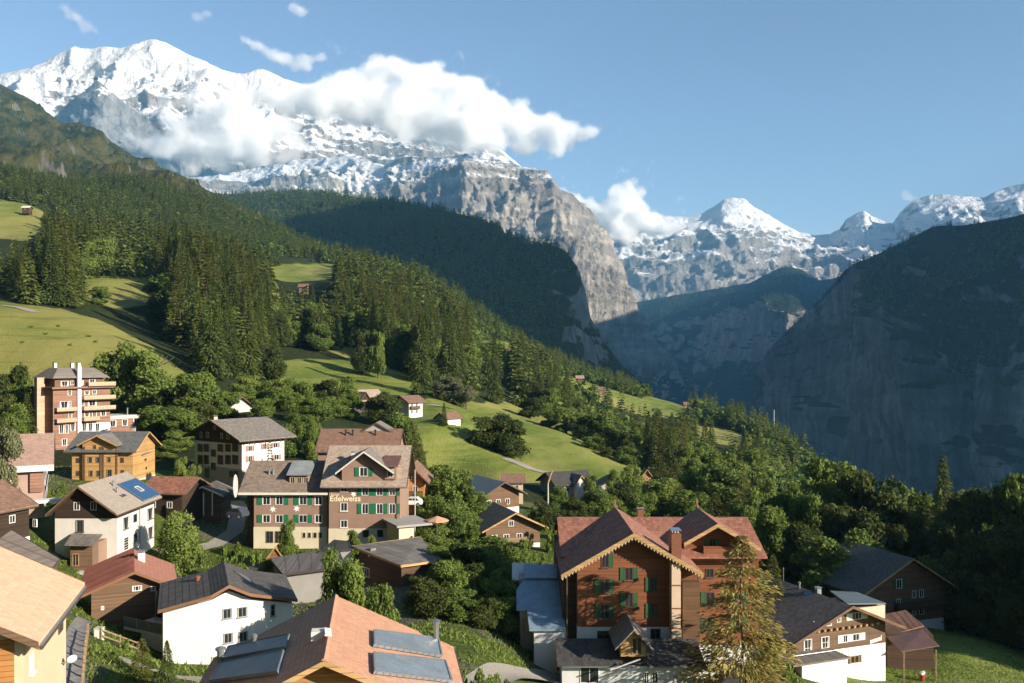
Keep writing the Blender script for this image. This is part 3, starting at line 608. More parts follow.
class House:
    def __init__(s, name, label, A, B, z0, d=8.0, group=None, cat=None, foot=True):
        """A, B: front base corners as (px, depth); z0: ground height at the front; d: depth of the body."""
        a = Vector(((A[0]-CX)*A[1]/F, A[1], 0)); b_ = Vector(((B[0]-CX)*B[1]/F, B[1], 0))
        s.w = (b_-a).length; s.d = d; s.rz = math.atan2(b_.y-a.y, b_.x-a.x)
        s.root = bpy.data.objects.new(name, None); s.root.empty_display_size = 0.5
        s.root.location = (a.x, a.y, z0); s.root.rotation_euler = (0, 0, s.rz); link(s.root)
        props(s.root, label, cat or 'house', group)
        s.mw = Matrix.Translation((a.x, a.y, z0)) @ Matrix.Rotation(s.rz, 4, 'Z'); s.inv = s.mw.inverted()
        s.front = (0, 0, 1, 0); s.right = (s.w, 0, 0, 1); s.left = (0, d, 0, -1)
        if foot: FOOT.append((s.inv, -1.2, s.w+1.2, -1.5, d+1.2))
    def part(s, name, bm, mats, parent=None, slotf=None, label=None):
        o = bpy.data.objects.new(name, tomesh(name, bm, mats, slotf)); link(o, parent or s.root)
        if label: o['label'] = label
        return o
    def L(s, px, py, Y): return s.inv @ at(px, py, Y)
    def hit(s, face, px, py):
        """Where the view ray through (px, py) meets a wall plane: (u along the wall, z)."""
        ox, oy, ux, uy = face
        o = s.inv @ Vector((0, 0, 0)); r = s.inv.to_3x3() @ Vector(((px-CX)/F, 1, (HY-py)/F))
        n = Vector((uy, -ux, 0)); t = (Vector((ox, oy, 0))-o).dot(n)/r.dot(n); p = o+r*t
        return (p.x-ox)*ux+(p.y-oy)*uy, p.z
    def win(s, face, u, z, w, h, frame='white', pane='glass', sh=None, sides='lr', bars=(2, 1), shw=None, name='window', sill=False, ft=0.07, prot=0.06):
        """A window whose lower edge middle is at (u, z) on the wall."""
        key = ('w', round(w, 2), round(h, 2), frame, bars, sill, ft, prot)
        if key not in _cache:
            bm = bmesh.new(); p0, p1 = -prot, 0.06
            bx(bm, -w/2, -w/2+ft, p0, p1, 0, h); bx(bm, w/2-ft, w/2, p0, p1, 0, h)
            bx(bm, -w/2+ft, w/2-ft, p0, p1, 0, ft); bx(bm, -w/2+ft, w/2-ft, p0, p1, h-ft, h)
            for i in range(1, bars[0]): x = -w/2+w*i/bars[0]; bx(bm, x-ft*0.4, x+ft*0.4, p0+0.012, p1, ft, h-ft)
            for i in range(1, bars[1]): zz = h*i/bars[1]; bx(bm, -w/2+ft, w/2-ft, p0+0.02, p1-0.005, zz-ft*0.3, zz+ft*0.3)
            if sill: bx(bm, -w/2-0.08, w/2+0.08, p0-0.1, p1, -0.07, -0.004)
            _cache[key] = tomesh(name, bm, M[frame])
        kp = ('p', round(w, 2), round(h, 2), pane)
        if kp not in _cache:
            bm = bmesh.new(); bx(bm, -w/2+0.02, w/2-0.02, -0.022, 0.05, 0.02, h-0.02); _cache[kp] = tomesh('pane', bm, M[pane])
        ox, oy, ux, uy = face; ang = math.atan2(uy, ux)
        o = bpy.data.objects.new(name, _cache[key]); link(o, s.root); o.location = (ox+ux*u, oy+uy*u, z); o.rotation_euler = (0, 0, ang)
        link(bpy.data.objects.new('pane', _cache[kp]), o)
        if sh:
            sw = shw or w*0.5; ks = ('s', round(sw, 2), round(h, 2), sh)
            if ks not in _cache:
                bm = bmesh.new(); bx(bm, -sw/2, sw/2, -0.055, 0.0, 0.0, h); e = 0.06
                n = max(4, int(h/0.14))
                for i in range(n): zz = e+(h-2*e)*i/n; bx(bm, -sw/2+e, sw/2-e, -0.075, -0.0552, zz, zz+(h-2*e)/n*0.55)
                bx(bm, -sw/2, -sw/2+e*0.9, -0.08, -0.0553, 0.003, h-0.003); bx(bm, sw/2-e*0.9, sw/2, -0.08, -0.0553, 0.003, h-0.003)
                _cache[ks] = tomesh('shutter', bm, M[sh])
            for sd in sides:
                so_ = bpy.data.objects.new('shutter', _cache[ks]); link(so_, o); so_.location = ((-1 if sd == 'l' else 1)*(w/2+sw/2+0.02), -0.004, 0)
        return o
    def winpx(s, face, x0, y0, x1, y1, **k):
        xm, ym = (x0+x1)/2, (y0+y1)/2
        u0, _ = s.hit(face, x0, ym); u1, _ = s.hit(face, x1, ym); u, zb = s.hit(face, xm, y1); _, zt = s.hit(face, xm, y0)
        return s.win(face, u, zb, max(0.3, abs(u1-u0)), max(0.3, zt-zb), **k)
    def walls(s, x0, x1, y0, y1, z0, z1, mat, name='wall'):
        bm = bmesh.new(); bx(bm, x0, x1, y0, y1, z0, z1); return s.part(name, bm, M[mat])
    def gable(s, x0, x1, y0, y1, ze, zr, axis='y', wall=None, roof='greytile', ove=1.0, ovg=1.0, trim='trim', th=0.22, off=0.0, gwall=None, soffit='soffit', zlow=None, tw=0.24, ends='fb', gname='gable_wall', rname='roof'):
        """Saddle roof over a rectangle plus the gable triangles; axis = direction of the ridge."""
        if axis == 'y': a0, a1, b0, b1 = x0, x1, y0, y1
        else: a0, a1, b0, b1 = y0, y1, x0, x1
        am = (a0+a1)/2+off
        P = (lambda a, b_, z: (a, b_, z)) if axis == 'y' else (lambda a, b_, z: (b_, a, z))
        sl, sr = (zr-ze)/(am-a0), (zr-ze)/(a1-am)
        zl, zr_ = ze-ove*sl, ze-ove*sr
        g0, g1 = b0-ovg, b1+ovg
        bm = bmesh.new()
        tl = th
        extr(bm, [P(a0-ove, g0, zl), P(am, g0, zr), P(a1+ove, g0, zr_), P(a1+ove, g0, zr_+tl), P(am, g0, zr+tl*1.1), P(a0-ove, g0, zl+tl)], Vector(P(0, g1, 0))-Vector(P(0, g0, 0)))
        r = s.part(rname, bm, [M[roof], M[soffit]], slotf=lambda f: 1 if f.normal.z < -0.2 else 0)
        if trim:
            for e, sg in ((g0, -1), (g1, 1)):
                if ('f' if sg < 0 else 'b') not in ends: continue
                dv = Vector(P(0, sg*0.06, 0)); h = tw; k = 0.03
                e2 = e+sg*0.004
                bm = bmesh.new()
                a_ = [bm.verts.new(q) for q in (P(a0-ove-0.02, e2, zl-h+tl), P(am, e2, zr-h+tl), P(a1+ove+0.02, e2, zr_-h+tl), P(a1+ove+0.02, e2, zr_+tl+k), P(am, e2, zr+tl+k), P(a0-ove-0.02, e2, zl+tl+k))]
                c_ = [bm.verts.new(v.co+dv) for v in a_]
                for ii in range(6): bm.faces.new((a_[ii], a_[(ii+1) % 6], c_[(ii+1) % 6], c_[ii]))
                for q in (a_, c_): bm.faces.new((q[0], q[1], q[4], q[5])); bm.faces.new((q[1], q[2], q[3], q[4]))
                s.part('bargeboard', bm, M[trim])
            for a, z in ((a0-ove, zl), (a1+ove, zr_)):
                bm = bmesh.new(); q = -1 if a < am else 1
                extr(bm, [P(a+q*0.022, g0+0.06, z-0.06), P(a+q*0.13, g0+0.06, z-0.06), P(a+q*0.13, g0+0.06, z+0.06), P(a+q*0.022, g0+0.06, z+0.06)], Vector(P(0, g1-0.06, 0))-Vector(P(0, g0+0.06, 0)))
                s.part('gutter', bm, M['trimdark'])
        if gwall:
            bm = bmesh.new(); zl0 = ze if zlow is None else zlow; eps = 0.01
            pts = [P(a0, b0, zl0), P(a1, b0, zl0), P(a1, b0, ze-eps), P(am, b0, zr-eps), P(a0, b0, ze-eps)]
            if zl0 >= ze-0.02: pts = [P(a0, b0, ze-eps), P(a1, b0, ze-eps), P(am, b0, zr-eps)]
            extr(bm, pts, Vector(P(0, b1, 0))-Vector(P(0, b0, 0)))
            s.part(gname, bm, M[gwall])
        return r
    def slab(s, name, pts, th, mat, under=None, parent=None, label=None):
        """A plate (roof plane, deck) from world or local corner points, thickness downwards."""
        bm = bmesh.new(); extr(bm, [Vector(p) for p in pts], (0, 0, -th))
        if under: return s.part(name, bm, [M[mat], M[under]], parent, slotf=lambda f: 1 if f.normal.z < -0.2 else 0, label=label)
        return s.part(name, bm, M[mat], parent, label=label)
    def box(s, name, x0, x1, y0, y1, z0, z1, mat, parent=None, label=None):
        bm = bmesh.new(); bx(bm, x0, x1, y0, y1, z0, z1); return s.part(name, bm, M[mat], parent, label=label)
    def chimney(s, x, y, z0, z1, w=0.6, d=0.6, mat='whitepl', cap='greytrim', name='chimney'):
        c = s.box(name, x-w/2, x+w/2, y-d/2, y+d/2, z0, z1, mat)
        bm = bmesh.new(); bx(bm, x-w/2-0.06, x+w/2+0.06, y-d/2-0.06, y+d/2+0.06, z1+0.16, z1+0.22)
        for sx in (-1, 1):
            for sy in (-1, 1): bx(bm, x+sx*(w/2-0.08)-0.03, x+sx*(w/2-0.08)+0.03, y+sy*(d/2-0.08)-0.03, y+sy*(d/2-0.08)+0.03, z1+0.003, z1+0.16)
        s.part('chimney_cap', bm, M[cap], c); return c
    def pipe(s, x, y, z0, z1, r=0.12, mat='steel', name='flue'):
        bm = bmesh.new(); tube(bm, (x, y, z0), (x, y, z1), r, r, 10); tube(bm, (x, y, z1+0.003), (x, y, z1+0.12), r*1.5, r*1.5, 10); tube(bm, (x, y, z1+0.123), (x, y, z1+0.22), r*1.5, r*0.3, 10)
        return s.part(name, bm, M[mat])
    def balcony(s, face, u0, u1, z, depth=1.3, h=1.0, mat='slat', floor='darkwood', solid=True):
        ox, oy, ux, uy = face; nx, ny = uy, -ux
        def P(u, n, z_): return (ox+ux*u+nx*n, oy+uy*u+ny*n, z_)
        bm = bmesh.new(); extr(bm, [P(u0, 0.0, z-0.15), P(u1, 0.0, z-0.15), P(u1, depth, z-0.15), P(u0, depth, z-0.15)], (0, 0, 0.15))
        fl = s.part('balcony', bm, M[floor])
        bm = bmesh.new(); t = 0.06
        extr(bm, [P(u0, depth-t, z+0.08), P(u1, depth-t, z+0.08), P(u1, depth, z+0.08), P(u0, depth, z+0.08)], (0, 0, h))
        for u, q in ((u0, 1), (u1, -1)):
            extr(bm, [P(u, 0.01, z+0.08), P(u+q*t, 0.01, z+0.08), P(u+q*t, depth-t-0.003, z+0.08), P(u, depth-t-0.003, z+0.08)], (0, 0, h))
        extr(bm, [P(u0-0.03, depth-t-0.04, z+0.083+h), P(u1+0.03, depth-t-0.04, z+0.083+h), P(u1+0.03, depth+0.04, z+0.083+h), P(u0-0.03, depth+0.04, z+0.083+h)], (0, 0, 0.06))
        s.part('balustrade', bm, M[mat], fl)
        return fl
    def rafters(s, x0, x1, y, z0, zr, xm, n=8, mat='trim'):
        pass
    def text(s, face, px0, py_base, px1, body, mat, name='lettering', bold=0.0, depth=0.04, off=0.03):
        u0, z = s.hit(face, px0, py_base); u1, _ = s.hit(face, px1, py_base)
        cu = bpy.data.curves.new(name, 'FONT'); cu.body = body; cu.size = 1.0; cu.extrude = 0.02; cu.offset = bold
        o = bpy.data.objects.new(name, cu); link(o)
        bpy.context.view_layer.update()
        me = bpy.data.meshes.new_from_object(o.evaluated_get(bpy.context.evaluated_depsgraph_get())); bpy.data.objects.remove(o); bpy.data.curves.remove(cu)
        xs = [v.co.x for v in me.vertices]; k = (u1-u0)/(max(xs)-min(xs))
        me.transform(Matrix.Scale(k, 4) @ Matrix.Translation((-min(xs), 0, 0)) ); me.materials.append(M[mat])
        o = bpy.data.objects.new(name, me); link(o, s.root); ox, oy, ux, uy = face
        o.location = (ox+ux*u0+uy*off, oy+uy*u0-ux*off, z); o.rotation_euler = (R(90), 0, math.atan2(uy, ux)); return o
    def star(s, face, px, py, r, mat='whiteletter', n=6, name='flower_emblem'):
        u, z = s.hit(face, px, py); ox, oy, ux, uy = face; bm = bmesh.new(); pts = []
        for i in range(n*2):
            a = math.pi*i/n+0.3; rr = r if i % 2 == 0 else r*0.45; pts.append((ox+ux*(u+rr*math.cos(a))+uy*0.01, oy+uy*(u+rr*math.cos(a))-ux*0.01, z+rr*math.sin(a)))
        extr(bm, pts, (uy*0.04, -ux*0.04, 0)); return s.part(name, bm, M[mat])
def Zat(py, Y): return (HY-py)*Y/F
# ------------------------------------------------------------------ the houses
def plane_pt(H, P3, px, py):
    """Local point where the view ray meets the plane through three local points."""
    a, b_, c = [Vector(p) for p in P3]; n = (b_-a).cross(c-a).normalized()
    o = H.inv @ Vector((0, 0, 0)); r = H.inv.to_3x3() @ Vector(((px-CX)/F, 1, (HY-py)/F))
    return o+r*((a-o).dot(n)/r.dot(n))
def panel(H, P3, pts, mat, name='solar_panel', th=0.12, frame=None, lift=0.06):
    a, b_, c = [Vector(p) for p in P3]; n = (b_-a).cross(c-a).normalized()
    if n.z < 0: n = -n
    q = [plane_pt(H, P3, *p)+n*lift for p in pts]
    bm = bmesh.new(); extr(bm, q, n*th); o = H.part(name, bm, M[mat])
    if frame:
        ctr = sum(q, Vector())/len(q); bm = bmesh.new()
        for i in range(len(q)):
            p0, p1 = q[i], q[(i+1) % len(q)]; d0, d1 = (ctr-p0).normalized()*0.12, (ctr-p1).normalized()*0.12
            extr(bm, [p0+n*(th+0.004), p1+n*(th+0.004), p1+d1+n*(th+0.004), p0+d0+n*(th+0.004)], n*0.04)
        H.part('frame', bm, M[frame], o)
    return o

# foreground house at the bottom edge: terracotta saddle roof with rows of solar collectors
H = House('house', 'terracotta roofed house with grey solar collectors on both slopes at the bottom edge', (197, 42.3), (449, 44.1), -24.5, 9.2)
zr, ze, xm = 10.0, 7.1, H.w/2
H.gable(0, H.w, 0, H.d, ze, zr, 'y', roof='terracotta', ove=1.1, ovg=1.2, trim='trim', gwall='orangewood', zlow=-2)
RP = [(xm, 0, zr+.24), (xm, 9, zr+.24), (H.w, 0, ze+.24)]; LP = [(xm, 0, zr+.24), (xm, 9, zr+.24), (0, 0, ze+.24)]
c6 = lambda *p: [(190+x/3.793, 560+y/3.793) for x, y in p]
for q in (c6((690,276),(938,306),(953,374),(692,332)), c6((688,362),(964,392),(990,470),(692,436))): panel(H, RP, q, 'collector', 'solar_collector', 0.14, 'greytrim')
for q in (c6((384,292),(150,338),(128,384),(366,342)), c6((362,352),(122,400),(78,470),(338,436))): panel(H, LP, q, 'tube', 'solar_collector', 0.14, 'greytrim')
p = plane_pt(H, RP, *c6((487,286))[0]); panel(H, RP, c6((474,268),(500,263),(502,290),(476,296)) if False else c6((505,266),(530,270),(533,296),(508,292)), 'whitesh', 'roof_window', 0.1)
q = plane_pt(H, LP, *c6((487,296))[0]); H.box('roof_vent', q.x-.35, q.x+.35, q.y-.35, q.y+.35, q.z-.1, q.z+.42, 'whitesh')
q = plane_pt(H, RP, *c6((934,312))[0]); H.pipe(q.x, q.y, q.z-.2, q.z+1.2, 0.17)
q = plane_pt(H, LP, *c6((116,384))[0]); H.pipe(q.x, q.y, q.z-.2, q.z+.65, 0.2, 'greytrim')
q = plane_pt(H, LP, *c6((244,326))[0]); H.pipe(q.x, q.y, q.z-.2, q.z+.5, 0.12, 'greytrim')
bm = bmesh.new()
extr(bm, [(xm-.16, -1.24, zr+.245), (xm+.16, -1.24, zr+.245), (xm, -1.24, zr+.36)], (0, H.d+2.48, 0)); H.part('ridge_cap', bm, M['terracotta'])

# big house cut by the left edge
H = House('house', 'pale tile roofed house with peach side wall, cut off by the bottom left corner', (-270, 30.1), (25, 32.6), -18.6, 7.3)
ze, zr = 8.5, 10.9
H.gable(0, H.w, 0, H.d, ze, zr, 'y', roof='palepink', ove=0.62, ovg=0.85, trim='midwood', gwall='peach', zlow=-2, soffit='soffit')
H.box('front_cladding', 0.2, H.w-0.35, -0.06, -0.004, 2.0, ze-0.15, 'orangewood')
H.winpx(H.right, 29.5, 652, 32.5, 672, frame='white', pane='curtain', sill=True)
H.winpx(H.right, 58, 617, 62, 632, frame='trimdark', pane='glass')
H.box('gutter_pipe', H.w+.62, H.w+.74, -.7, H.d+.7, ze-.36, ze-.24, 'greytrim')
u, z = H.hit(H.right, 61, 661)
dish = House('satellite_dish', 'white satellite dish on the side wall of the peach house', (64, 36), (66, 36), 0, 0.2, cat='satellite dish', foot=False)
wp = H.mw @ Vector((H.w+0.05, u, z)); dish.root.location = wp; dish.root.rotation_euler = (0, 0, H.rz)
bm = bmesh.new(); tube(bm, (0, 0, -.1), (.32, 0, 0), .03); dish.part('arm', bm, M['greytrim'])
bm = bmesh.new(); bmesh.ops.create_uvsphere(bm, u_segments=18, v_segments=12, radius=.30)
bmesh.ops.delete(bm, geom=[v for v in bm.verts if v.co.z < .2], context='VERTS')
bmesh.ops.solidify(bm, geom=bm.faces[:], thickness=.02)
bmesh.ops.transform(bm, matrix=Matrix.Translation((.42, -.05, .0)) @ Matrix.Rotation(R(-65), 4, 'X') @ Matrix.Rotation(R(155), 4, 'Y') @ Matrix.Translation((0, 0, -.3)), verts=bm.verts[:]); dish.part('reflector', bm, M['white'])

# red ribbed roof chalet
H = House('chalet', 'small dark chalet with red ribbed left roof slope and smooth salmon right slope', (91.3, 87.5), (168, 90.3), -27.0, 9.2)
ze, zr = 4.15, 5.7; xm = H.w/2+.4
H.gable(0, H.w, 0, H.d, ze, zr, 'y', roof='salmon', ove=1.0, ovg=1.0, off=.4, trim='rust', gwall='midwood', zlow=-2)
LP = [(xm, 0, zr+.23), (xm, 8, zr+.23), (0, 0, ze+.23)]
sl_ = (zr-ze)/xm; e = -1.02
bm = bmesh.new()
extr(bm, [(e, -1.02, ze+e*sl_+.235), (xm-.02, -1.02, zr+.225), (xm-.02, -1.02, zr+.26), (e, -1.02, ze+e*sl_+.27)], (0, H.d+2.04, 0)); rs = H.part('ribbed_slope', bm, M['rustseam'], label='dark red metal roof slope with raised ribs')
bm = bmesh.new()
for i in range(13):
    y = -0.9+i*(H.d+1.8)/12; extr(bm, [(e, y-.09, ze+e*sl_+.272), (e, y+.09, ze+e*sl_+.272), (e, y, ze+e*sl_+.52)], (xm-.03-e, 0, (xm-.03-e)*sl_))
H.part('rib', bm, M['rustseam'], rs)
H.chimney(xm+.7, 5.6, zr-.8, zr+.75, .7, .7, 'whitesh')
for q in ((132,585.5,142,591),(150.5,586,156,591)): H.winpx(H.front, *q, frame='white', pane='curtain', bars=(3, 1))
H.winpx(H.front, 101, 606, 104, 610, frame='white')
# white house with charcoal roof
a0, a1, a2 = at(163, 613.5, 79.4), at(212, 600, 80.4), at(292.6, 603.5, 84.5)
H = House('house', 'white rendered house with charcoal roof and four front windows', (212, 80.4), (292.6, 84.5), -27.4, 9)
bk = H.inv.to_3x3() @ Vector((-3.2, 8.2, 0)); zb = -1.5
p0, p1, p2 = [H.inv @ a for a in (a0, a1, a2)]
ap = H.inv @ at(229, 591, 81.2); kk = H.inv @ at(250.5, 599, 82.3)
bm = bmesh.new(); extr(bm, [(p0.x, p0.y, zb), (p1.x, p1.y, zb), p1, p0], bk); H.part('side_wing', bm, M['whitepl'])
bm = bmesh.new(); extr(bm, [(0.003, 0, zb), (H.w, 0, zb), (H.w, 0, p2.z), (kk.x, 0, kk.z), (ap.x, 0, ap.z), (0.003, 0, p1.z)], bk); H.part('wall', bm, M['whitepl'])
R_ = [H.inv @ at(*q) for q in ((157.5,613,78.9),(211,598,79.5),(229,587.6,80.3),(250.5,596,81.4),(297.5,601.5,84.0))]
bkr = H.inv.to_3x3() @ Vector((-3.6, 9.6, 0))
bm = bmesh.new()
vs_ = [bm.verts.new(p) for p in R_]+[bm.verts.new(p+Vector((0, 0, .22))) for p in R_]; n5 = len(R_)
vb = [bm.verts.new(v.co+bkr) for v in vs_]
for i in range(n5-1):
    bm.faces.new((vs_[i], vs_[i+1], vb[i+1], vb[i])); bm.faces.new((vs_[n5+i], vs_[n5+i+1], vb[n5+i+1], vb[n5+i]))
    bm.faces.new((vs_[i], vs_[i+1], vs_[n5+i+1], vs_[n5+i])); bm.faces.new((vb[i], vb[i+1], vb[n5+i+1], vb[n5+i]))
for i in (0, n5-1): bm.faces.new((vs_[i], vs_[n5+i], vb[n5+i], vb[i]))
H.part('roof', bm, [M['darkroof'], M['soffit']], slotf=lambda f: 1 if f.normal.z < -.2 else 0)
bm = bmesh.new()
for i in range(n5-1):
    d_ = Vector((0, -.05, 0)); extr(bm, [R_[i]+d_*.2-Vector((0,0,.05)), R_[i+1]+d_*.2-Vector((0,0,.05)), R_[i+1]+d_*.2+Vector((0,0,.25)), R_[i]+d_*.2+Vector((0,0,.25))], d_)
H.part('bargeboard', bm, M['rust'])
for q in ((222,608.5,232,618.6),(237,607,247.5,617)): H.winpx(H.front, *q, frame='greytrim', pane='halfcurtain', sill=True)
for q in ((223,633,233,643),(238,631.5,248,641.5)): H.winpx(H.front, *q, frame='greytrim', pane='halfcurtain', sill=True)
H.winpx(H.front, 270.5, 604.5, 275, 616, frame='greytrim', bars=(1, 2), sill=True)
H.winpx(H.front, 271.5, 628.5, 275.5, 638, frame='greytrim', bars=(1, 2))
H.box('plinth', -.05, H.w+.05, -.06, -.004, -1.5, .45, 'concrete')
q = H.inv @ at(197.5, 588, 86); H.pipe(q.x, q.y, q.z-.9, q.z+1.0, .2, 'copper')
P3 = [R_[2]+Vector((0,0,.23)), R_[3]+Vector((0,0,.23)), R_[2]+bkr+Vector((0,0,.23))]
panel(H, P3, [(233,571),(246,577),(262,588),(250,583)], 'steel', 'roof_window', .06, lift=.02)
# its terrace on the left
tz = (H.inv @ at(140, 634, 84)).z
t0, t1 = H.inv @ at(123.5, 634, 85.5), H.inv @ at(162.5, 634, 82.9)
w_ = t1-t0; nb = Vector((-w_.y, w_.x, 0)).normalized()*4.2
def quad(H, a, b_, n, z0, z1, name, mat, parent=None):
    bm = bmesh.new(); extr(bm, [(a.x, a.y, z0), (b_.x, b_.y, z0), (b_.x+n.x, b_.y+n.y, z0), (a.x+n.x, a.y+n.y, z0)], (0, 0, z1-z0)); return H.part(name, bm, M[mat], parent)
dk = quad(H, t0, t1, nb, tz, tz+.25, 'terrace', 'whitepl')
bal = quad(H, t0+nb*.01, t1+nb*.01, nb*.015, tz+.27, tz+1.2, 'balustrade', 'balus', dk)
bm = bmesh.new()
for i in range(4):
    q = t0.lerp(t1, .02+i*.32); tube(bm, (q.x, q.y, tz+.26), (q.x, q.y, tz+1.28), .04)
H.part('post', bm, M['steel'], bal)
quad(H, t0.lerp(t1, .42)+nb*.04, t1-w_*.02+nb*.04, nb*.5, -1.5, tz-.004, 'terrace_wall', 'whitepl')
quad(H, t0+nb*.9, t1-w_*.01+nb*.9, nb*.05, tz+.254, tz+2.9, 'glazed_front', 'glass')
bm = bmesh.new(); q0, q1 = t0+nb*.86, t1+nb*.86
for i in range(5):
    q = q0.lerp(q1, .03+i*.23); bx(bm, q.x-.05, q.x+.05, q.y-.05, q.y+.05, tz+.26, tz+2.85)
H.part('glazing_bar', bm, M['bluebox'])
# red-brown two-colour cabin roof between: covered by the chalet above

# solar house
H = House('house', 'white house with dark gable and a blue solar panel on its grey roof', (55, 115), (117, 115), -27.1, 11.9)
ze, zr, off = 7.5, 10.7, -.42; xm = H.w/2+off
H.walls(0, H.w, 0, H.d, -2, 6.5, 'pinkpl')
H.gable(0.002, H.w-.002, 0.003, H.d-.003, ze, zr, 'y', roof='tan_y', ove=.55, ovg=1.4, off=off, trim='midwood', gwall='blackwood', zlow=6.504)
RP = [(xm, 0, zr+.23), (xm, 9, zr+.23), (H.w, 0, ze+.23)]
c2 = lambda *p: [(30+x/6.507, 470+y/6.507) for x, y in p]
panel(H, RP, c2((566,98),(684,58),(846,164),(735,206)), 'pv', 'solar_panel', .12, 'greytrim')
panel(H, RP, [(133,488.5),(136.6,487.4),(143.5,491.8),(140,493.2)], 'steel', 'roof_window', .06, 'whitesh', lift=.2)
panel(H, RP, c2((582,168),(606,160),(628,170),(604,180)), 'glass', 'roof_window', .08, 'greytrim')
for q in ((543,108),(566,150)): q = plane_pt(H, RP, *c2(q)[0]); H.pipe(q.x, q.y, q.z-.2, q.z+.6, .13, 'greytrim')
for q in ((73.8,502,79.8,510.2),(90.6,501.5,96.6,510.2)): H.winpx(H.front, *q, frame='white')
H.winpx(H.front, 76, 520, 84, 532, frame='trimdark', pane='halfcurtain', sill=True)
for q in ((123,517,128.8,529),(147.3,508,152.7,519.3),(148,526.8,152.8,538.3)): H.winpx(H.right, *q, frame='greytrim', pane='curtain', sill=True)
for q in ((133.2,514,136.8,522.3),(133.3,533.5,136.9,542)): H.winpx(H.right, *q, frame='greytrim', bars=(1, 1))
H.winpx(H.right, 123.4, 537, 129, 550, frame='whitesh', pane='halfcurtain', bars=(1, 5))
bm = bmesh.new(); u, z = H.hit(H.right, 139.4, 540); tube(bm, (H.w+.08, u, 0), (H.w+.08, u, ze-.2), .06); H.part('downpipe', bm, M['greytrim'])
# porch
ra = [H.L(*q) for q in ((64.5,544.8,111.5),(93,545.3,111.5),(102.5,534.2,114.8),(71.5,533.4,114.8))]
pz = ra[0].z
H.slab('porch_roof', ra, .14, 'greytile', 'soffit')
q0, q1 = H.L(70.3, 545, 112.5), H.L(92.2, 545, 112.5)
H.box('porch_wall', q0.x, q1.x, q0.y, -.004, -1, pz-.1, 'midwood'); u0, u1 = q0.x, q1.x
H.box('porch_side', u1+.004, u1+.75, q0.y+.1, -.004, -1, pz+.1, 'mauve')
H.win((0, q0.y, 1, 0), u0+.7, .9, .8, 1.6, frame='trim'); H.box('step', u0-.2, u1+1.2, q0.y-1.2, q0.y-.004, -1, .35, 'conc_lt')
H.box('planter', u1+.4, u1+.9, q0.y-1.1, q0.y-.6, .36, .95, 'white')

# honey timber apartment house
H = House('house', 'honey coloured timber house with grey roof and a blue sign on its right gable', (72, 150), (133, 150), -21.0, 9.2)
ze, zr = 5.9, 8.3
H.gable(0, H.w, 0, H.d, ze, zr, 'x', roof='slate', ove=.9, ovg=.9, trim='trim', gwall='honey', zlow=-1.5)
s = 150/885
gx0, gx1 = (84-72)*s, (117-72)*s
H.gable(gx0, gx1, -.5, 5.2, 6.75, 8.15, 'y', roof='greytile_y', ove=.55, ovg=.9, trim='trim', gwall='honey', zlow=-1.5, rname='cross_roof', gname='cross_gable', ends='f')
ff = (0, -.5, 1, 0)
for q in ((88,457,92.2,462.8),(96,457,99.6,462.8),(107.2,457,110.8,462.2),(89,470.6,92.8,476.4),(96.4,470.6,100.2,476.4),(106.6,469.6,112,476.4),(93.2,445,96.2,449)):
    H.winpx(ff, *q, frame='midwood', pane='halfcurtain')
for q in ((120.3,457.6,124,462.8),(120.8,470,124.2,474.4),(76,458,80,463),(76,471,80,476)): H.winpx(H.front, *q, frame='midwood', pane='glass')
for px in (84.7, 101, 103.5, 117): u, z = H.hit(ff, px, 460); H.box('corner_post', u-.12, u+.12, -.62, -.503, -1, 6.4, 'midwood')
u0, z0 = H.hit(H.right, 141, 456); u1, z1 = H.hit(H.right, 150.5, 452)
bm = bmesh.new(); pts = [(H.w+.02, u0+(u1-u0)*a, z0+(z1-z0)*b_) for a, b_ in ((0,.0),(.12,-.15),(.2,.2),(.5,.45),(.8,.5),(1,.75),(1,1),(.75,1),(.4,.95),(.1,.7))]
extr(bm, pts, (.06, 0, 0)); H.part('blue_sign', bm, M['signblue'])
for q in ((144,458.2,146.6,461),(145,466.5,147,470)): H.winpx(H.right, *q, frame='trim', bars=(1, 1))
H.box('plinth', -.04, H.w+.05, -.05, H.d+.04, -1.5, .5, 'conc_lt')
q = H.L(130, 436, 154); H.chimney(H.w-2, 5, zr-.9, zr+.8, .5, .5, 'greypl')

# tall balconied hotel on the left
u_ = Vector((math.cos(R(-32)), math.sin(R(-32)))); Bp = Vector(((53-CX)*210/F, 210)); Ap = Bp-u_*9.0
H = House('hotel', 'tall brown and white hotel block with long timber balconies and a brick tower', (CX+F*Ap.x/Ap.y, Ap.y), (53, 210), -21.8, 14.8, cat='hotel')
zt = 14.9
H.walls(0, H.w, 0, H.d, -2, zt, 'maroon')
H.box('stair_tower', 4.4, 5.6, -1.9, -.004, -2, 17.6, 'palebrown')
H.box('flat_roof', -.6, H.w+1.2, -.9, H.d+.6, zt+.004, zt+.45, 'brownroof')
H.walls(1.2, H.w-1.0, 1.0, H.d-1.2, zt+.454, 17.4, 'midwood', 'penthouse')
bm = bmesh.new(); a, b_, c, d_ = .3, H.w+.2, -.2, H.d; zz = 17.404
lo = [bm.verts.new(p) for p in ((a,c,zz),(b_,c,zz),(b_,d_,zz),(a,d_,zz))]; hi = [bm.verts.new(p) for p in ((a+2.6,c+2.8,19.9),(b_-2.6,c+2.8,19.9),(b_-2.6,d_-2.8,19.9),(a+2.6,d_-2.8,19.9))]
for i in range(4): bm.faces.new((lo[i], lo[(i+1) % 4], hi[(i+1) % 4], hi[i]))
bm.faces.new(hi); bm.faces.new(lo[::-1]); H.part('roof', bm, M['greytile'])
c1 = lambda x, y: (x/5.694, 350+y/5.694)
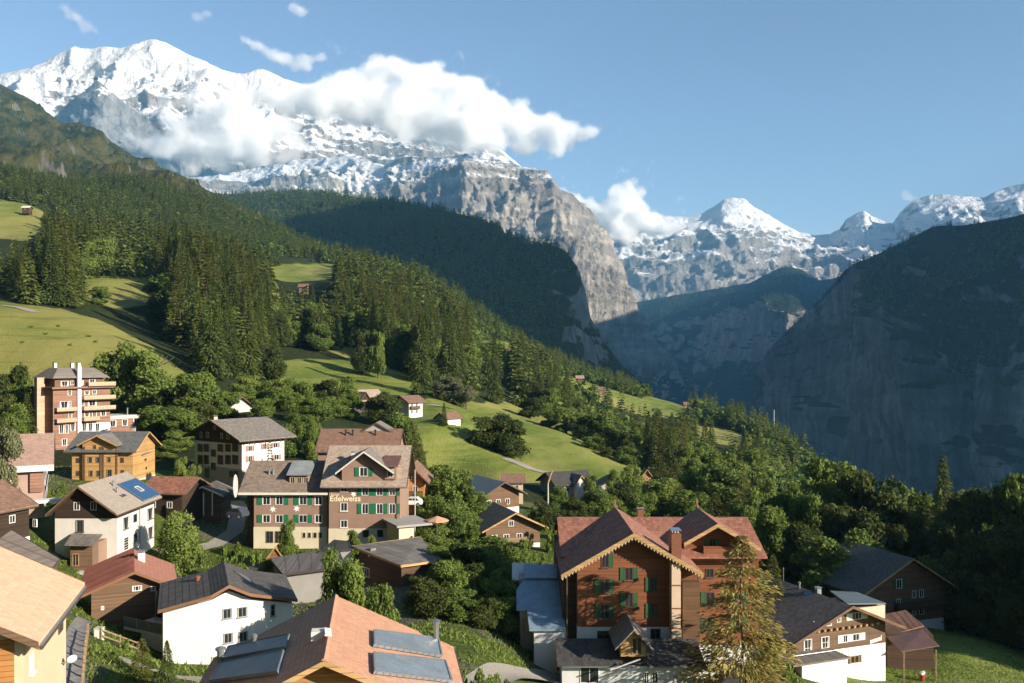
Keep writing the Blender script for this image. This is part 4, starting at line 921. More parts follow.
RF = H.right
u0, z = H.hit(RF, *c1(436, 300)); u1, _ = H.hit(RF, *c1(457, 300))
H.box('white_strip', H.w+.004, H.w+.5, u0, u1, -1, 20.3, 'whitepl')
ub0, _ = H.hit(RF, *c1(458, 260)); ub1 = H.d+.6
for yb in (285, 345, 405):
    _, z = H.hit(RF, *c1(500, yb)); H.balcony(RF, ub0+.05, ub1 if yb < 400 else H.d*.75, z+.1, 1.5, .9, 'palebrown')
_, z = H.hit(RF, *c1(560, 215)); H.balcony(RF, H.d*.55, ub1, zt+.46, 1.5, .9, 'palebrown')
for ya, yb in ((320, 352), (375, 415)):
    _, z = H.hit(RF, *c1(360, yb)); H.balcony(RF, .3, u0-.6, z+.1, 1.2, .85, 'palebrown')
for (xa, ya, xb, yb) in ((350,172,395,202),(440,168,480,198),(405,172,430,196),(512,162,548,192)):
    u, z = H.hit(RF, *c1((xa+xb)/2, yb)); u2, z2 = H.hit(RF, *c1(xb, ya)); u1_, _ = H.hit(RF, *c1(xa, ya))
    H.win((H.w-1.0, 0, 0, 1), u+.4, z-.2, abs(u2-u1_), z2-z, pane='curtain', bars=(2, 1))
for (xa, ya, xb, yb) in ((385,228,408,258),(340,292,392,330),(392,290,405,330),(500,285,550,318),(460,290,480,318),(390,352,410,390),(572,340,604,376),(335,425,365,475),(370,425,390,475),(352,505,382,545),(480,352,510,380),(525,348,550,380),(480,232,510,255),(525,228,550,252)):
    p = c1(xa, ya); q = c1(xb, yb); H.winpx(RF, *p, *q, pane='curtain', bars=(2, 1))
u0b, _ = H.hit(RF, 53.5, 430)
H.box('white_storey', H.w+.004, H.w+.12, u0+1.5, H.d-.1, -1, H.hit(RF, *c1(520, 405))[1]-.5, 'whitepl')
for xa in (400, 465, 500, 540):
    p = c1(xa, 415); q = c1(xa+26, 462); u, z = H.hit(RF, (p[0]+q[0])/2, q[1]); H.win((H.w+.12, 0, 0, 1), u, z, 1.3, 2.0, pane='curtain')
# annex
zA = H.hit(RF, 112, 416)[1]
H.walls(1.0, H.w-.2, H.d+.004, 24.5, -2, zA-.9, 'maroon', 'annex_wall')
H.box('annex_parapet', .8, H.w+.1, H.d+.004, 24.8, zA-.896, zA, 'conc_lt')
for (xa, ya, xb, yb) in ((585,408,605,438),(622,402,662,438),(694,395,728,432),(758,388,796,422)):
    p = c1(xa, ya); q = c1(xb, yb); H.winpx((H.w-.2, 0, 0, 1), *p, *q, pane='curtain', bars=(2, 1))
H.box('annex_base', H.w-.196, H.w+.2, H.d+.2, 24.5, -2, 2.2, 'whitepl')
H.pipe(H.w-2, 21, zA-.1, zA+1.6, .2)
for x, y in ((3, 4), (4.5, 7.5), (3.2, 10)): H.chimney(x, y, 19, 21, .7, .7, 'whitepl')

# pink roofed house at the left edge
H = House('house', 'house with dusty pink roof and white fascia at the left edge', (-83, 111.7), (43, 118), -19.0, 11)
ze, zr = 5.3, 8.6
H.gable(0, H.w, 0, H.d, ze, zr, 'x', roof='pinkroof', ove=1.0, ovg=1.3, trim='trimdark', gwall='pinkwall', zlow=-2)
H.box('fascia', -1.3, H.w+1.3, -1.16, -1.02, ze-1.0, ze-.2, 'trimwhite')
u0, z0 = H.hit(H.front, 30, 492); u1, _ = H.hit(H.front, 43, 492)
H.box('boarded_bay', u0, u1-.02, -.4, -.004, z0, ze-.2, 'maroon'); H.box('terrace', u0-.5, u1+2.2, -2.2, -.404, z0-1.3, z0-.9, 'whitepl')
H.winpx(H.front, 3, 470, 11, 482, frame='white', pane='curtain')
H.winpx(H.right, 45, 468, 49, 474, frame='white'); H.winpx(H.right, 45, 485, 49, 492, frame='white')

# brown roofed dark house under it
H = House('house', 'dark timber house with plain brown roof below the pink roofed house', (-60, 88), (29, 98), -20.6, 9)
ze, zr = 4.7, 6.9
H.gable(0, H.w, 0, H.d, ze, zr, 'x', roof='brownroof', ove=.7, ovg=.6, trim='trimdark', gwall='blackwood', zlow=-2)
H.winpx(H.front, 9, 515, 15, 523, frame='white'); u, z = H.hit(H.front, 20, 528)
H.winpx(H.right, 33, 519, 37, 527, frame='white')
H.box('plinth', -.05, H.w+.05, -.06, -.004, -2, 1.1, 'bluewhite')

# low grey roof
# white and timber chalet hotel on the left of the flower hotel
H = House('chalet', 'large chalet with white storeys, dark timber gable and grey roof behind the mauve hotel', (195, 172), (242, 163), -24.6, 9.6)
ze, zr = 10.3, 13.1
H.walls(0, H.w, 0, H.d, -2, 4.4, 'greypl', 'ground_storey')
H.walls(0, H.w, 0, H.d, 4.404, 9.0, 'whitepl')
H.gable(0.003, H.w-.003, 0.003, H.d-.003, ze, zr, 'y', roof='greytile_y', ove=1.6, ovg=1.7, trim='midwood', gwall='darkwood', zlow=9.004)
c3 = lambda x0, y0, x1, y1: (160+x0/5.253, 390+y0/5.253, 160+x1/5.253, 390+y1/5.253)
for x0, x1 in ((198,226),(230,258),(303,333),(343,373),(380,412)):
    for y0, y1 in ((284,324),(342,390)): H.winpx(H.front, *c3(x0+6, y0, x1-6, y1), frame='brownsh', sh='brownsh', shw=.3)
for q in ((269,312,294,350),(269,382,294,420)): H.winpx(H.front, *c3(*q), frame='brownsh', bars=(2, 2))
for q in ((210,220,222,252),(243,220,257,250),(318,225,330,256),(350,225,364,258),(282,185,294,206)): H.winpx(H.front, *c3(*q), frame='whitesh')
for q in ((235,410,260,460),(365,425,385,458),(390,425,410,458)): H.winpx(H.front, *c3(*q), frame='trimdark')
for q in ((462,292,484,322),(594,276,618,304),(598,338,624,368),(462,345,484,378),(540,280,560,312)): H.winpx(H.right, *c3(*q), frame='white', sh='pinksh', shw=.45)
q = H.L(241, 418, 168); H.pipe(4, 5, zr-1.8, zr-.1, .12, 'black'); H.pipe(8, 6, zr-2.2, zr-.9, .12, 'black'); H.chimney(2.0, 3, ze, zr+.4, .8, .8, 'beige')
bm = bmesh.new()
for i in range(9): x = .6+i*1.3; 
for i in range(8): y = .5+i*1.2; bx(bm, H.w+.01, H.w+1.3, y-.09, y+.09, ze-1.05, ze-.85)
H.part('rafter_end', bm, M['midwood'])

# mauve hotel with green shutters: main house
H = House('hotel', 'mauve gabled hotel with green shutters and cream lettering on the front', (329, 130), (400, 130), -26.5, 11, group=None, cat='hotel')
s = 130/885; zp = 1.75
H.walls(0, H.w, 0, H.d, zp+.004, 8.6, 'mauve')
H.box('plinth', -.05, H.w+.05, -.05, H.d, -2, zp, 'cream')
H.gable(0.003, H.w-.003, 0.003, H.d-.003, 8.6, 13.2, 'x', roof='eternit', ove=.9, ovg=1.1, trim='trimdark', gwall='mauve', zlow=8.604)
gx0, gx1 = (342-329)*s, (390-329)*s; gxm = (365-329)*s
H.gable(gx0, gx1, -.08, 5.6, 10.4, 13.0, 'y', roof='greytile_y', ove=.75, ovg=1.1, trim='trimwhite', gwall='mauve', off=gxm-(gx0+gx1)/2, zlow=8.7, rname='cross_roof', gname='cross_gable', ends='f')
c4 = lambda x0, y0, x1, y1: (230+x0/4.018, 420+y0/4.018, 230+x1/4.018, 420+y1/4.018)
ff = (0, -.08, 1, 0)
H.winpx(ff, *c4(519,190,555,226), frame='white', pane='halfcurtain', sh='green', shw=.62)
for xc in (543, 601, 652):
    for y0, y1 in ((262,303),(336,377)): H.winpx(H.front, *c4(xc-14, y0, xc+14, y1), frame='white', pane='halfcurtain', sh='green', shw=.58, sides='lr' if xc == 543 else 'r' if xc == 652 else 'lr' if xc == 601 else 'lr')
for y0, y1 in ((258,288),(332,366),(402,432)): H.winpx(H.front, *c4(443,y0,473,y1), frame='white', pane='halfcurtain', sill=True)
pf = (0, -.05, 1, 0)
for xa, xb in ((532,560),(590,617),(642,668)): H.winpx(pf, *c4(xa, 440, xb, 472), frame='lace', pane='glass', bars=(1, 1))
H.text(H.front, 331, 495.6, 339, 'Hotel', 'letter', bold=.012); H.text(H.front, 330, 501.2, 360.5, 'Edelweiss', 'letter', bold=.02)
H.star(H.front, 353.5, 494, .5)
# dormer on the right end
dx0, dx1 = (383-329)*s, (398-329)*s
H.box('dormer', dx0+.3, dx1-.2, -.3, 4.2, 9.0, 10.9, 'mauve')
H.slab('dormer_roof', [(dx0-.3, -.9, 11.0), (dx1+.1, -.9, 11.0), (dx1+.1, 4.4, 12.2), (dx0-.3, 4.4, 12.2)], .12, 'rustsheet', 'soffit')
H.win((0, -.3, 1, 0), (dx0+dx1)/2, 9.3, .9, 1.2, frame='white', pane='halfcurtain')
q = H.L(350.5, 453, 131.5); H.chimney((350.5-329)*s, 2.2, 10, 12.6, .5, .5, 'whitesh')
q = (395-329)*s; H.box('downpipe', H.w-.55, H.w-.43, -.12, -.004, 1.8, 8.4, 'trimdark')
# rear house of the hotel
H = House('house', 'brown roofed rear building showing over the ridge of the mauve hotel', (318, 146), (397, 146), -24.5, 9)
H.gable(0, H.w, 0, H.d, 9.6, 12.6, 'x', roof='brownroof', ove=.5, ovg=.4, trim='trimdark', gwall='mauve', zlow=-3)
H.gable((357-318)*146/885, (388-318)*146/885, 4.0, 8.5, 12.2, 13.7, 'y', roof='greytile_y', ove=.3, ovg=.3, trim='trimdark', gwall='greypl', zlow=9, rname='cross_roof', gname='cross_gable')
for x in (4, 5.2, 9): H.pipe(x, 3, 10.5, 12.6, .14, 'black')
# left wing
H = House('hotel_wing', 'low mauve wing with green shutters and two white flowers beside the gabled hotel', (241.5, 131), (327.5, 131), -27.3, 10.5, cat='hotel')
s = 131/885; zp = 2.6; x1 = (254-241.5)*s
H.walls(x1, H.w, 0, H.d, zp+.004, 8.1, 'mauve'); H.box('plinth', x1-.05, H.w, -.05, H.d, -2, zp, 'cream')
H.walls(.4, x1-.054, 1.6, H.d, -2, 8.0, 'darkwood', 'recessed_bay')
H.gable(0.003, H.w+.1, 0.003, H.d-.003, 8.15, 11.6, 'x', roof='wingroof', ove=.8, ovg=.25, trim=None, gwall='mauve', zlow=8.11)
H.box('fascia', -.25, H.w+.2, -.88, -.8, 7.45, 7.8, 'trimwhite')
c5 = lambda x0, y0, x1_, y1: (230+x0/6.83, 455+y0/6.83, 230+x1_/6.83, 455+y1/6.83)
for y0, y1 in ((282,340),(408,462)):
    H.winpx(H.front, *c5(221,y0,278,y1), frame='white', pane='halfcurtain', sh='green', sides='l', shw=.72)
    H.winpx(H.front, *c5(310,y0,365,y1), frame='white', pane='halfcurtain', sh='green', sides='r', shw=.72)
    H.winpx(H.front, *c5(471,y0,528,y1), frame='white', pane='halfcurtain' if y0 < 300 else 'glass', sh='green', sides='lr', shw=.68)
    H.winpx(H.front, *c5(578,y0,632,y1), frame='white', pane='halfcurtain', sill=True)
H.star(H.front, 272.8, 509.2, .55); H.star(H.front, 296.6, 508.6, .55)
pf = (0, -.05, 1, 0)
for xa, xb in ((494,518),(530,555),(567,595),(604,630)): H.winpx(pf, *c5(xa,528,xb,568), frame='lace', pane='glass', bars=(1, 1))
for xa, xb in ((246,296),(308,350)): H.winpx(pf, *c5(xa,520,xb,600), frame='midwood', pane='glass', bars=(2, 1))
dx0, dx1 = H.L(290, 480, 132.5).x, H.L(310, 480, 132.5).x
H.box('dormer', dx0, dx1, 1.0, 5, 8.6, 10.0, 'mauve'); H.slab('dormer_roof', [(dx0-.3, .5, 10.25), (dx1+.3, .5, 10.25), (dx1+.3, 4.4, 11.9), (dx0-.3, 4.4, 11.9)], .12, 'greyseam', 'soffit')
for i in range(3): H.win((0, 1.0, 1, 0), dx0+(dx1-dx0)*(i+.5)/3, 8.85, .75, 1.0, frame='lace', pane='halfcurtain')
for px in (268, 272): q = H.L(px, 479, 133); H.pipe(q.x, 2.6, 9.2, 10.6, .16, 'greytrim')
bm = bmesh.new(); q = H.L(237.5, 486, 129.2); pts = [(q.x-.3+.35*math.cos(a)*1.0, q.y, q.z+1.7*math.sin(a)) for a in np.linspace(0, math.tau, 16, endpoint=False)]
extr(bm, pts, (0, .08, 0)); H.part('oval_sign', bm, M['white']); bm = bmesh.new(); tube(bm, (q.x, q.y+.09, q.z), (q.x+1.2, q.y+1.9, q.z), .04); H.part('sign_bracket', bm, M['black'])

# two low grey roofs in front of the hotel
def poly_house(name, label, quad_, wallmat, roofmat, zdrop, th=.2, inset=.7, cat='house', trim=None):
    """A lean building under one sloping roof plane given by four (px, py, Y) corners, front left first, counter-clockwise."""
    W = [at(*q) for q in quad_]; c = sum(W, Vector())/4
    H = House(name, label, (quad_[0][0], quad_[0][2]), (quad_[1][0], quad_[1][2]), c.z-zdrop, 4, cat=cat, foot=False)
    Q = [H.inv @ p for p in W]; cc = sum(Q, Vector())/4
    H.slab('roof', Q, th, roofmat, 'soffit')
    I = [p+(cc-p).normalized()*inset for p in Q]
    bm = bmesh.new(); top = [bm.verts.new((p.x, p.y, p.z-th-.02)) for p in I]; bot = [bm.verts.new((p.x, p.y, -2.0)) for p in I]
    for i in range(4): bm.faces.new((bot[i], bot[(i+1) % 4], top[(i+1) % 4], top[i]))
    bm.faces.new(top); bm.faces.new(bot[::-1]); H.part('wall', bm, M[wallmat])
    if trim:
        bm = bmesh.new()
        for i in range(4):
            a, b_ = Q[i], Q[(i+1) % 4]; o = ((a+b_)/2-cc); o.z = 0; o.normalize()
            extr(bm, [a+o*.005+Vector((0,0,-th-.06)), b_+o*.005+Vector((0,0,-th-.06)), b_+o*.005+Vector((0,0,.03)), a+o*.005+Vector((0,0,.03))], o*.05)
        H.part('edge_board', bm, M[trim])
    xs = [p.x for p in Q]; ys = [p.y for p in Q]; FOOT.append((H.inv, min(xs), max(xs), min(ys), max(ys)))
    H.I = I; return H
H = poly_house('shed', 'low building with plain grey-brown roof between the dark house and the bottom left roof', [(-8,544,75.5),(50,571,66),(60,559,69),(12,530,80)], 'midwood', 'eternit', 3.0, inset=.5, cat='shed', trim='trimdark')
bm = bmesh.new(); q = H.I[1]; tube(bm, (q.x, q.y, 0), (q.x, q.y, 2.2), .08); H.part('post', bm, M['trimdark'])

H = poly_house('outbuilding', 'long grey roofed outbuilding with pale beam edge in front of the mauve hotel', [(401,565.3,105),(442,560,109.5),(420,536.8,119),(352,546,114)], 'darkwood', 'greytile', 3.6, trim='trim', inset=1.0)  # dark boards here stand in for deep shade on the front
H.win((H.I[0].x, H.I[0].y, (H.I[3]-H.I[0]).normalized().x*-1, 0) if False else (H.I[3].x, H.I[3].y, *((H.I[0]-H.I[3]).xy.normalized())), 2.0, .3, 1.2, 1.2, frame='white')
q = H.L(372, 552, 112); H.box('roof_vent', q.x-.4, q.x+.4, q.y-.3, q.y+.3, q.z-.6, q.z+.5, 'greytrim')
H = poly_house('outbuilding', 'grey roofed outbuilding half shaded, below the low mauve wing', [(283,574,104),(345,566,104.5),(338,548,115),(270,558,113)], 'greypl', 'greytile', 3.2, trim='trimdark')
H = poly_house('outbuilding', 'dark little hipped roof between the two grey outbuildings', [(318,552,113),(352,549,113),(349,541,118),(334,539.5,120)], 'greypl', 'darkroof_x', 2.6, inset=.3)
# big red-brown chalet hotel right of centre
H = House('chalet_hotel', 'large red-brown timber chalet hotel with two gables, tiled roof and dark green shutters', (570, 88), (698, 88), -33.2, 12, cat='hotel')
s = 88/885; zb = -2.0
L = lambda px, py, Y: H.L(px, py, Y)
apx = L(633, 536, 87).x; zr = L(633, 535.5, 86.6).z
xl, xr = L(580.7, 600, 88).x, H.w; zsl = (zr-L(703, 575, 86.6).z)/(L(703, 575, 86.6).x-apx)
wl, wr = apx-5.4, apx+6.3
zfl = L(600, 627, 88).z
# front gable block (lower masonry storey, timber above)
H.walls(wl, wr, 0, 12, -2, zfl, 'bluewhite', 'masonry_storey')
zel, zer = zr-zsl*(apx-wl), zr-zsl*(wr-apx)
hw = max(apx-wl, wr-apx)
bm = bmesh.new(); extr(bm, [(wl, 0, zfl+.004), (wr, 0, zfl+.004), (wr, 0, zer), (apx, 0, zr-.02), (wl, 0, zel)], (0, 12, 0)); H.part('timber_wall', bm, M['redwood'])
# the recessed dark left bay under the eave
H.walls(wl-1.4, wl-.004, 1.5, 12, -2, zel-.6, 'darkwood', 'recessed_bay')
lo_l, lo_r = L(561, 575, 86.6).x, L(703, 575, 86.6).x
def chevron(name, x0, xm, x1, y0, y1, z, sl, th, mats, par=None):
    bm = bmesh.new(); extr(bm, [(x0, y0, z-sl*(xm-x0)), (xm, y0, z), (x1, y0, z-sl*(x1-xm)), (x1, y0, z-sl*(x1-xm)+th), (xm, y0, z+th*1.1), (x0, y0, z-sl*(xm-x0)+th)], (0, y1-y0, 0))
    return H.part(name, bm, [M[mats[0]], M[mats[1]]], par, slotf=lambda f: 1 if f.normal.z < -.2 else 0)
chevron('gable_roof', lo_l, apx, lo_r, -1.6, 13.6, zr, zsl, .22, ('redtile_y', 'soffit'))
def barge(xm, x0, x1, y, z, sl, h=.34, mat='trim', lace=True):
    for xe in (x0, x1):
        bm = bmesh.new(); sg = -1 if xe < xm else 1; ze_ = z-sl*abs(xe-xm)
        extr(bm, [(xm, y-.004, z-h+.2), (xe, y-.004, ze_-h+.2), (xe, y-.004, ze_+.26), (xm, y-.004, z+.27)], (0, -.07, 0))
        b_ = H.part('bargeboard', bm, M[mat])
        if lace:
            bm = bmesh.new(); n = 22
            for i in range(n):
                a, c = xm+(xe-xm)*(i+.12)/n, xm+(xe-xm)*(i+.88)/n; za, zc_ = z-sl*abs(a-xm)-h+.19, z-sl*abs(c-xm)-h+.19
                extr(bm, [(a, y-.02, za), (c, y-.02, zc_), ((a+c)/2, y-.02, (za+zc_)/2-.26)], (0, -.03, 0))
            H.part('lace_trim', bm, M['lace'], b_)
barge(apx, lo_l, lo_r, -1.6, zr, zsl)
bm = bmesh.new(); extr(bm, [(apx-.1, 13.3, zr+.1), (apx+.1, 13.3, zr+.1), (apx+.1, 14.3, zr+.9), (apx-.1, 14.3, zr+.9)], (0, 0, .12)); H.part('ridge_finial', bm, M['redtile_y'])
# main roof running left to right behind both gables
y0r = 12.0; rl, rr_ = L(557, 521, 100).x, L(752, 516, 100).x; zrid = L(660, 519, 100).z
xe_r = L(762, 549, 93).x; ze_f = L(700, 560, 92).z
msl = (zrid-ze_f)/8.0
bm = bmesh.new()
extr(bm, [(rl, y0r-7.8, zrid-msl*7.8), (rl, y0r, zrid), (rl, y0r+8, zrid-msl*8), (rl, y0r+8, zrid-msl*8+.22), (rl, y0r, zrid+.24), (rl, y0r-7.8, zrid-msl*7.8+.22)], (rr_-.5-rl, 0, 0))
H.part('roof', bm, [M['redtile'], M['soffit']], slotf=lambda f: 1 if f.normal.z < -.2 else 0)
bx0, bx1 = L(562, 600, 95).x, L(751, 600, 97).x
H.walls(wr+.004, bx1, 6.0, y0r+7, -2, ze_f+.2, 'redwood', 'body_wall')
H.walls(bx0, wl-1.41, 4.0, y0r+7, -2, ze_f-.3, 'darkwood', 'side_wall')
for xx in (bx0, bx1-.3):
    bm = bmesh.new(); extr(bm, [(xx, 5.0, ze_f-.3), (xx, y0r+7, ze_f-.3), (xx, y0r, zrid-.05)], (.28, 0, 0)); H.part('gable_wall', bm, M['redwood'])
# right cross gable
gxm = L(718, 527, 91.6).x; gz_ = L(718, 526, 91.6).z; gsl = (gz_-L(684.6, 545, 91.6).z)/(gxm-L(684.6, 545, 91.6).x)
gl, gr = L(684, 545, 91.6).x, L(761, 550, 91.6).x; gl2, gr2 = L(681, 600, 94).x, L(757, 600, 94).x
chevron('cross_roof', gl, gxm, gr, 3.6, 13.4, gz_, gsl, .22, ('redtile_y', 'soffit')); barge(gxm, gl, gr, 3.6, gz_, gsl, lace=False)
bm = bmesh.new(); extr(bm, [(gxm-.1, 13.3, gz_+.1), (gxm+.1, 13.3, gz_+.1), (gxm+.1, 14.3, gz_+.9), (gxm-.1, 14.3, gz_+.9)], (0, 0, .12)); H.part('ridge_finial', bm, M['redtile_y'])
zpl = L(730, 643.5, 94).z
bm = bmesh.new(); extr(bm, [(wr+.01, 5.6, zpl), (gr2, 5.6, zpl), (gr2, 5.6, gz_-gsl*(gr2-gxm)), (gxm, 5.6, gz_-.02), (wr+.01, 5.6, gz_-gsl*(gxm-wr))], (0, .396, 0)); H.part('cross_gable', bm, M['redwood'])
H.box('plinth', wr+.01, gr2+.05, 5.5, 5.596, -2, zpl-.004, 'bluewhite')
# chimney shaft up the facade, slatted panel beside it
cx0, cx1 = L(670, 570, 87.6).x, L(679, 570, 87.6).x
zc0 = L(675, 558, 87.6).z; zc1 = L(675, 532, 87.6).z
H.box('chimney_shaft', cx0, cx1, -1.35, -.004, -2, zc0-.4, 'beige'); [H.box('band', cx0-.03, cx1+.03, -1.39, -1.352, L(675, yb_, 86.8).z-.06, L(675, yb_, 86.8).z+.06, 'copper') for yb_ in (585, 608, 628)]; ch = H.box('chimney', cx0-.02, cx1+.05, -1.4, .15, zc0-.4+.004, zc1, 'copper')
bm = bmesh.new()
for i in range(3): x = cx0+.15+i*.28; tube(bm, (x, -.6, zc1+.004), (x, -.6, zc1+.3), .1)
bx(bm, cx0-.05, cx1+.08, -1.45, .2, zc1+.304, zc1+.36); H.part('chimney_cap', bm, M['steel'], ch)
px0, px1 = L(681, 600, 88).x, L(698, 600, 88).x
H.box('slatted_panel', px0, px1, -.9, -.004, L(690, 643, 88).z, L(690, 580, 88).z, 'slat'); H.box('white_pier', L(678.5, 600, 88).x, px0-.05, -.7, -.004, -1, L(680, 627, 88).z, 'whitepl')
q = L(662, 545, 90); H.chimney(L(618, 540, 99).x+2.8, 13.0, zrid-.3, zrid+.9, .7, .6, 'copper', 'steel')
c8 = lambda x0, y0, x1, y1: (500+x0/3.657, 500+y0/3.657, 500+x1/3.657, 500+y1/3.657)
for q, sd in (((371,195,397,247),'r'),((456,246,486,294),'lr'),((363,288,399,340),'lr'),((456,339,486,390),'lr'),((549,282,577,335),'l'),((366,382,400,434),'lr'),((549,378,579,430),'l'),):
    H.winpx(H.front, *c8(*q), frame='brownsh', pane='glass', sh='dkgreen', sides=sd, sill=True, shw=.45)
fb = (0, 5.6, 1, 0)
for q, sd in (((752,250,782,284),''),((752,336,784,386),'l'),((752,430,784,480),'l'),((860,336,890,386),'lr'),((860,430,890,480),'lr'),((860,250,890,284),'')):
    H.winpx(fb, *c8(*q), frame='brownsh', pane='glass', sh='dkgreen' if sd else None, sides=sd, sill=True, shw=.5)
u0, z0 = H.hit(fb, *c8(738, 197, 0, 0)[:2]); u1, _ = H.hit(fb, *c8(850, 197, 0, 0)[:2]); H.balcony(fb, u0, u1, z0, .9, .85, 'redwood')
H.winpx(fb, *c8(765,140,790,195), frame='brownsh', sh='dkgreen', sides='lr')
# geraniums' brackets and lamps
for q in ((333,290),(503,290),(505,395)): u, z = H.hit(H.front, 500+q[0]/3.657+0, 500+q[1]/3.657); H.box('wall_lamp', u-.1, u+.1, -.3, -.004, z-.15, z+.15, 'black')
# front annex with dark lean-to roofs and a gabled porch
ya = -5.0
ax0, ax1 = L(562, 670, 83).x, L(703, 670, 83).x; azr = L(620, 646, 84.5).z; aze = L(620, 665, 82.4).z
H.walls(ax0, ax1, ya, -.008, -3, aze-.3, 'bluewhite', 'annex_wall')
pxa, pxb = L(619, 650, 82.5).x, L(647, 650, 82.5).x
for nm, a, b_ in (('annex_roof', L(557, 655, 83).x, pxa), ('annex_roof', pxb, L(704.5, 655, 83).x)):
    H.slab(nm, [(a, ya-.7, aze), (b_, ya-.7, aze), (b_, -1.2, azr), (a, -1.2, azr)], .16, 'darkroof_x', 'soffit')
H.slab('annex_roof', [(pxa+.004, ya-.2, aze+.1), (pxb-.004, ya-.2, aze+.1), (pxb-.004, -1.2, azr), (pxa+.004, -1.2, azr)], .16, 'darkroof_x', 'soffit')
pz0, pzr = L(632, 658, 82).z, L(636, 632, 81.5).z
H.box('porch_wall', pxa+.15, pxb-.1, ya-.6, -2, pz0, pzr-1.5, 'honey')
pm = (pxa+pxb)/2
bm = bmesh.new(); extr(bm, [(pxa+.15, ya-.6, pzr-1.496), (pxb-.1, ya-.6, pzr-1.496), (pm, ya-.6, pzr-.1)], (0, 3, 0)); H.part('porch_gable', bm, M['honey'])
chevron('porch_roof', pxa-.45, pm, pxb+.5, ya-1.3, -.8, pzr, 1.02, .16, ('greytile_y', 'soffit'))
H.win((0, ya-.6, 1, 0), (pxa+pxb)/2-(0)+.35+.0, pz0+.2, .95, 1.6, frame='trim')
af = (0, ya, 1, 0)
for q in ((293,606,362,669),(527,628,545,669),(555,628,578,669)): H.winpx(af, *c8(*q), frame='white', pane='glass')
for q in ((355,478,408,530),(550,470,587,528)): H.winpx(H.front, *c8(*q), frame='dkgreen', pane='glass')
bm = bmesh.new(); q0, q1 = L(611, 683, 80.5), L(640, 668, 81.5)
for d in (0, .9):
    tube(bm, (q0.x, ya-1.2-d*.6, q0.z+d), (q1.x, ya-1.2-d*.6, q1.z+d), .07)
H.part('stair_rail', bm, M['railwhite'])
H.box('gutter', L(562, 655, 83).x, L(704, 655, 83).x, ya-.83, ya-.72, aze-.18, aze-.08, 'greytrim')
for px in (567, 698): u = L(px, 600, 88).x; H.box('downpipe', u-.06, u+.06, -.16, -.004, 0, zel-.3 if px < 600 else zer-.2, 'trimdark')

# blue sheet roofed annex
H = House('annex', 'low white annex with blue-grey sheet metal roof left of the red-brown hotel', (534, 88), (566, 88), -30.9, 9)
za = H.L(534, 629.5, 87.6).z
H.walls(0, H.w, 0, 9, -2, za-.35, 'bluewhite')
A_ = [H.L(*q) for q in ((529.5,629,87.4),(566,626.5,87.4))]
H.slab('roof', [(A_[0].x, -.5, za), (A_[1].x, -.5, za), (A_[1].x, 9.2, za+2.55), (H.L(524, 598, 95).x, 9.2, za+2.55), (H.L(516.5, 599, 94).x, 7.2, za+2.02), (H.L(516.5, 617, 90).x, 3.2, za+.97), (H.L(527, 620, 90).x, 3.2, za+.97)], .14, 'blueseam', 'soffit')
H.slab('upper_roof', [(H.L(524.5, 594, 97).x, 9.25, za+2.75), (A_[1].x-.3, 9.25, za+2.75), (A_[1].x-.3, 12.5, za+3.5), (H.L(524.5, 594, 97).x, 12.5, za+3.5)], .14, 'blueseam', 'soffit')
H.walls(H.L(520, 617, 91.5).x, -.004, 3.6, 9, -2, za+.7, 'greypl', 'side_wall'); H.walls(-1.4, H.w-.6, 9.3, 12, -2, za+2.6, 'greypl', 'rear_wall')
H.box('door', H.w-.9, H.w-.1, -.06, -.004, 0, 2.0, 'darkwood'); H.box('door', -.06, -.004, 0.6, 1.8, 0, 2.0, 'darkwood')
bm = bmesh.new(); tube(bm, (-1.0, 2.2, -1), (-1.0, 2.2, za+.4), .12); H.part('post', bm, M['fencewood'])

# small pink hut left of it
H = House('hut', 'small square pink-brown hut with pale sloping roof behind the blue roofed annex', (521, 99), (537.5, 99), -26.5, 3.2, cat='hut')
h0 = H.L(530, 580.5, 99).z
H.walls(0, H.w, 0, 3.2, -2, h0, 'beige'); H.walls(-.9, -.004, .2, 3, -2, h0-.25, 'mauve', 'side_wall')
H.slab('roof', [(-1.0, -.2, h0+.1), (H.w+.1, -.2, h0+.12), (H.w-.4, 3.6, h0+1.15), (-1.0, 3.6, h0+1.15)], .1, 'whitesh')
H.box('door', .3, 1.1, -.05, -.004, -1, .9, 'midwood')

# chalet with white letters, lower right
H = House('chalet', 'brown chalet with white ground storey, white shutters and white lettering at the lower right', (789, 102), (885.5, 107), -39.6, 12)
fr = H.front
zf = H.hit(fr, 840, 649)[1]; xm = H.hit(fr, 843.5, 620)[0]; zr = H.hit(fr, 843.5, 605)[1]+.1
zel = H.hit(fr, 790, 638.5)[1]; zer = H.hit(fr, 886, 621)[1]
sl_ = (zr-zer)/(H.w-xm); 
H.walls(0, H.w, 0, 12, -2, zf, 'whitepl', 'masonry_storey')
bm = bmesh.new(); extr(bm, [(0.01, 0.003, zf+.004), (H.w-.01, 0.003, zf+.004), (H.w-.01, 0.003, zr-sl_*(H.w-xm)), (xm, 0.003, zr), (0.01, 0.003, zr-sl_*xm)], (0, 11.9, 0)); H.part('timber_wall', bm, M['chaletwood'])
xl, xr = -1.0, H.w+1.6
bm = bmesh.new(); th = .2
extr(bm, [(xl, -1.6, zr-sl_*(xm-xl)), (xm, -1.6, zr), (xr, -1.6, zr-sl_*(xr-xm)), (xr, -1.6, zr-sl_*(xr-xm)+th), (xm, -1.6, zr+th), (xl, -1.6, zr-sl_*(xm-xl)+th)], (0, 14.4, 0))
H.part('roof', bm, [M['darkroof'], M['soffit']], slotf=lambda f: 1 if f.normal.z < -.2 else 0)
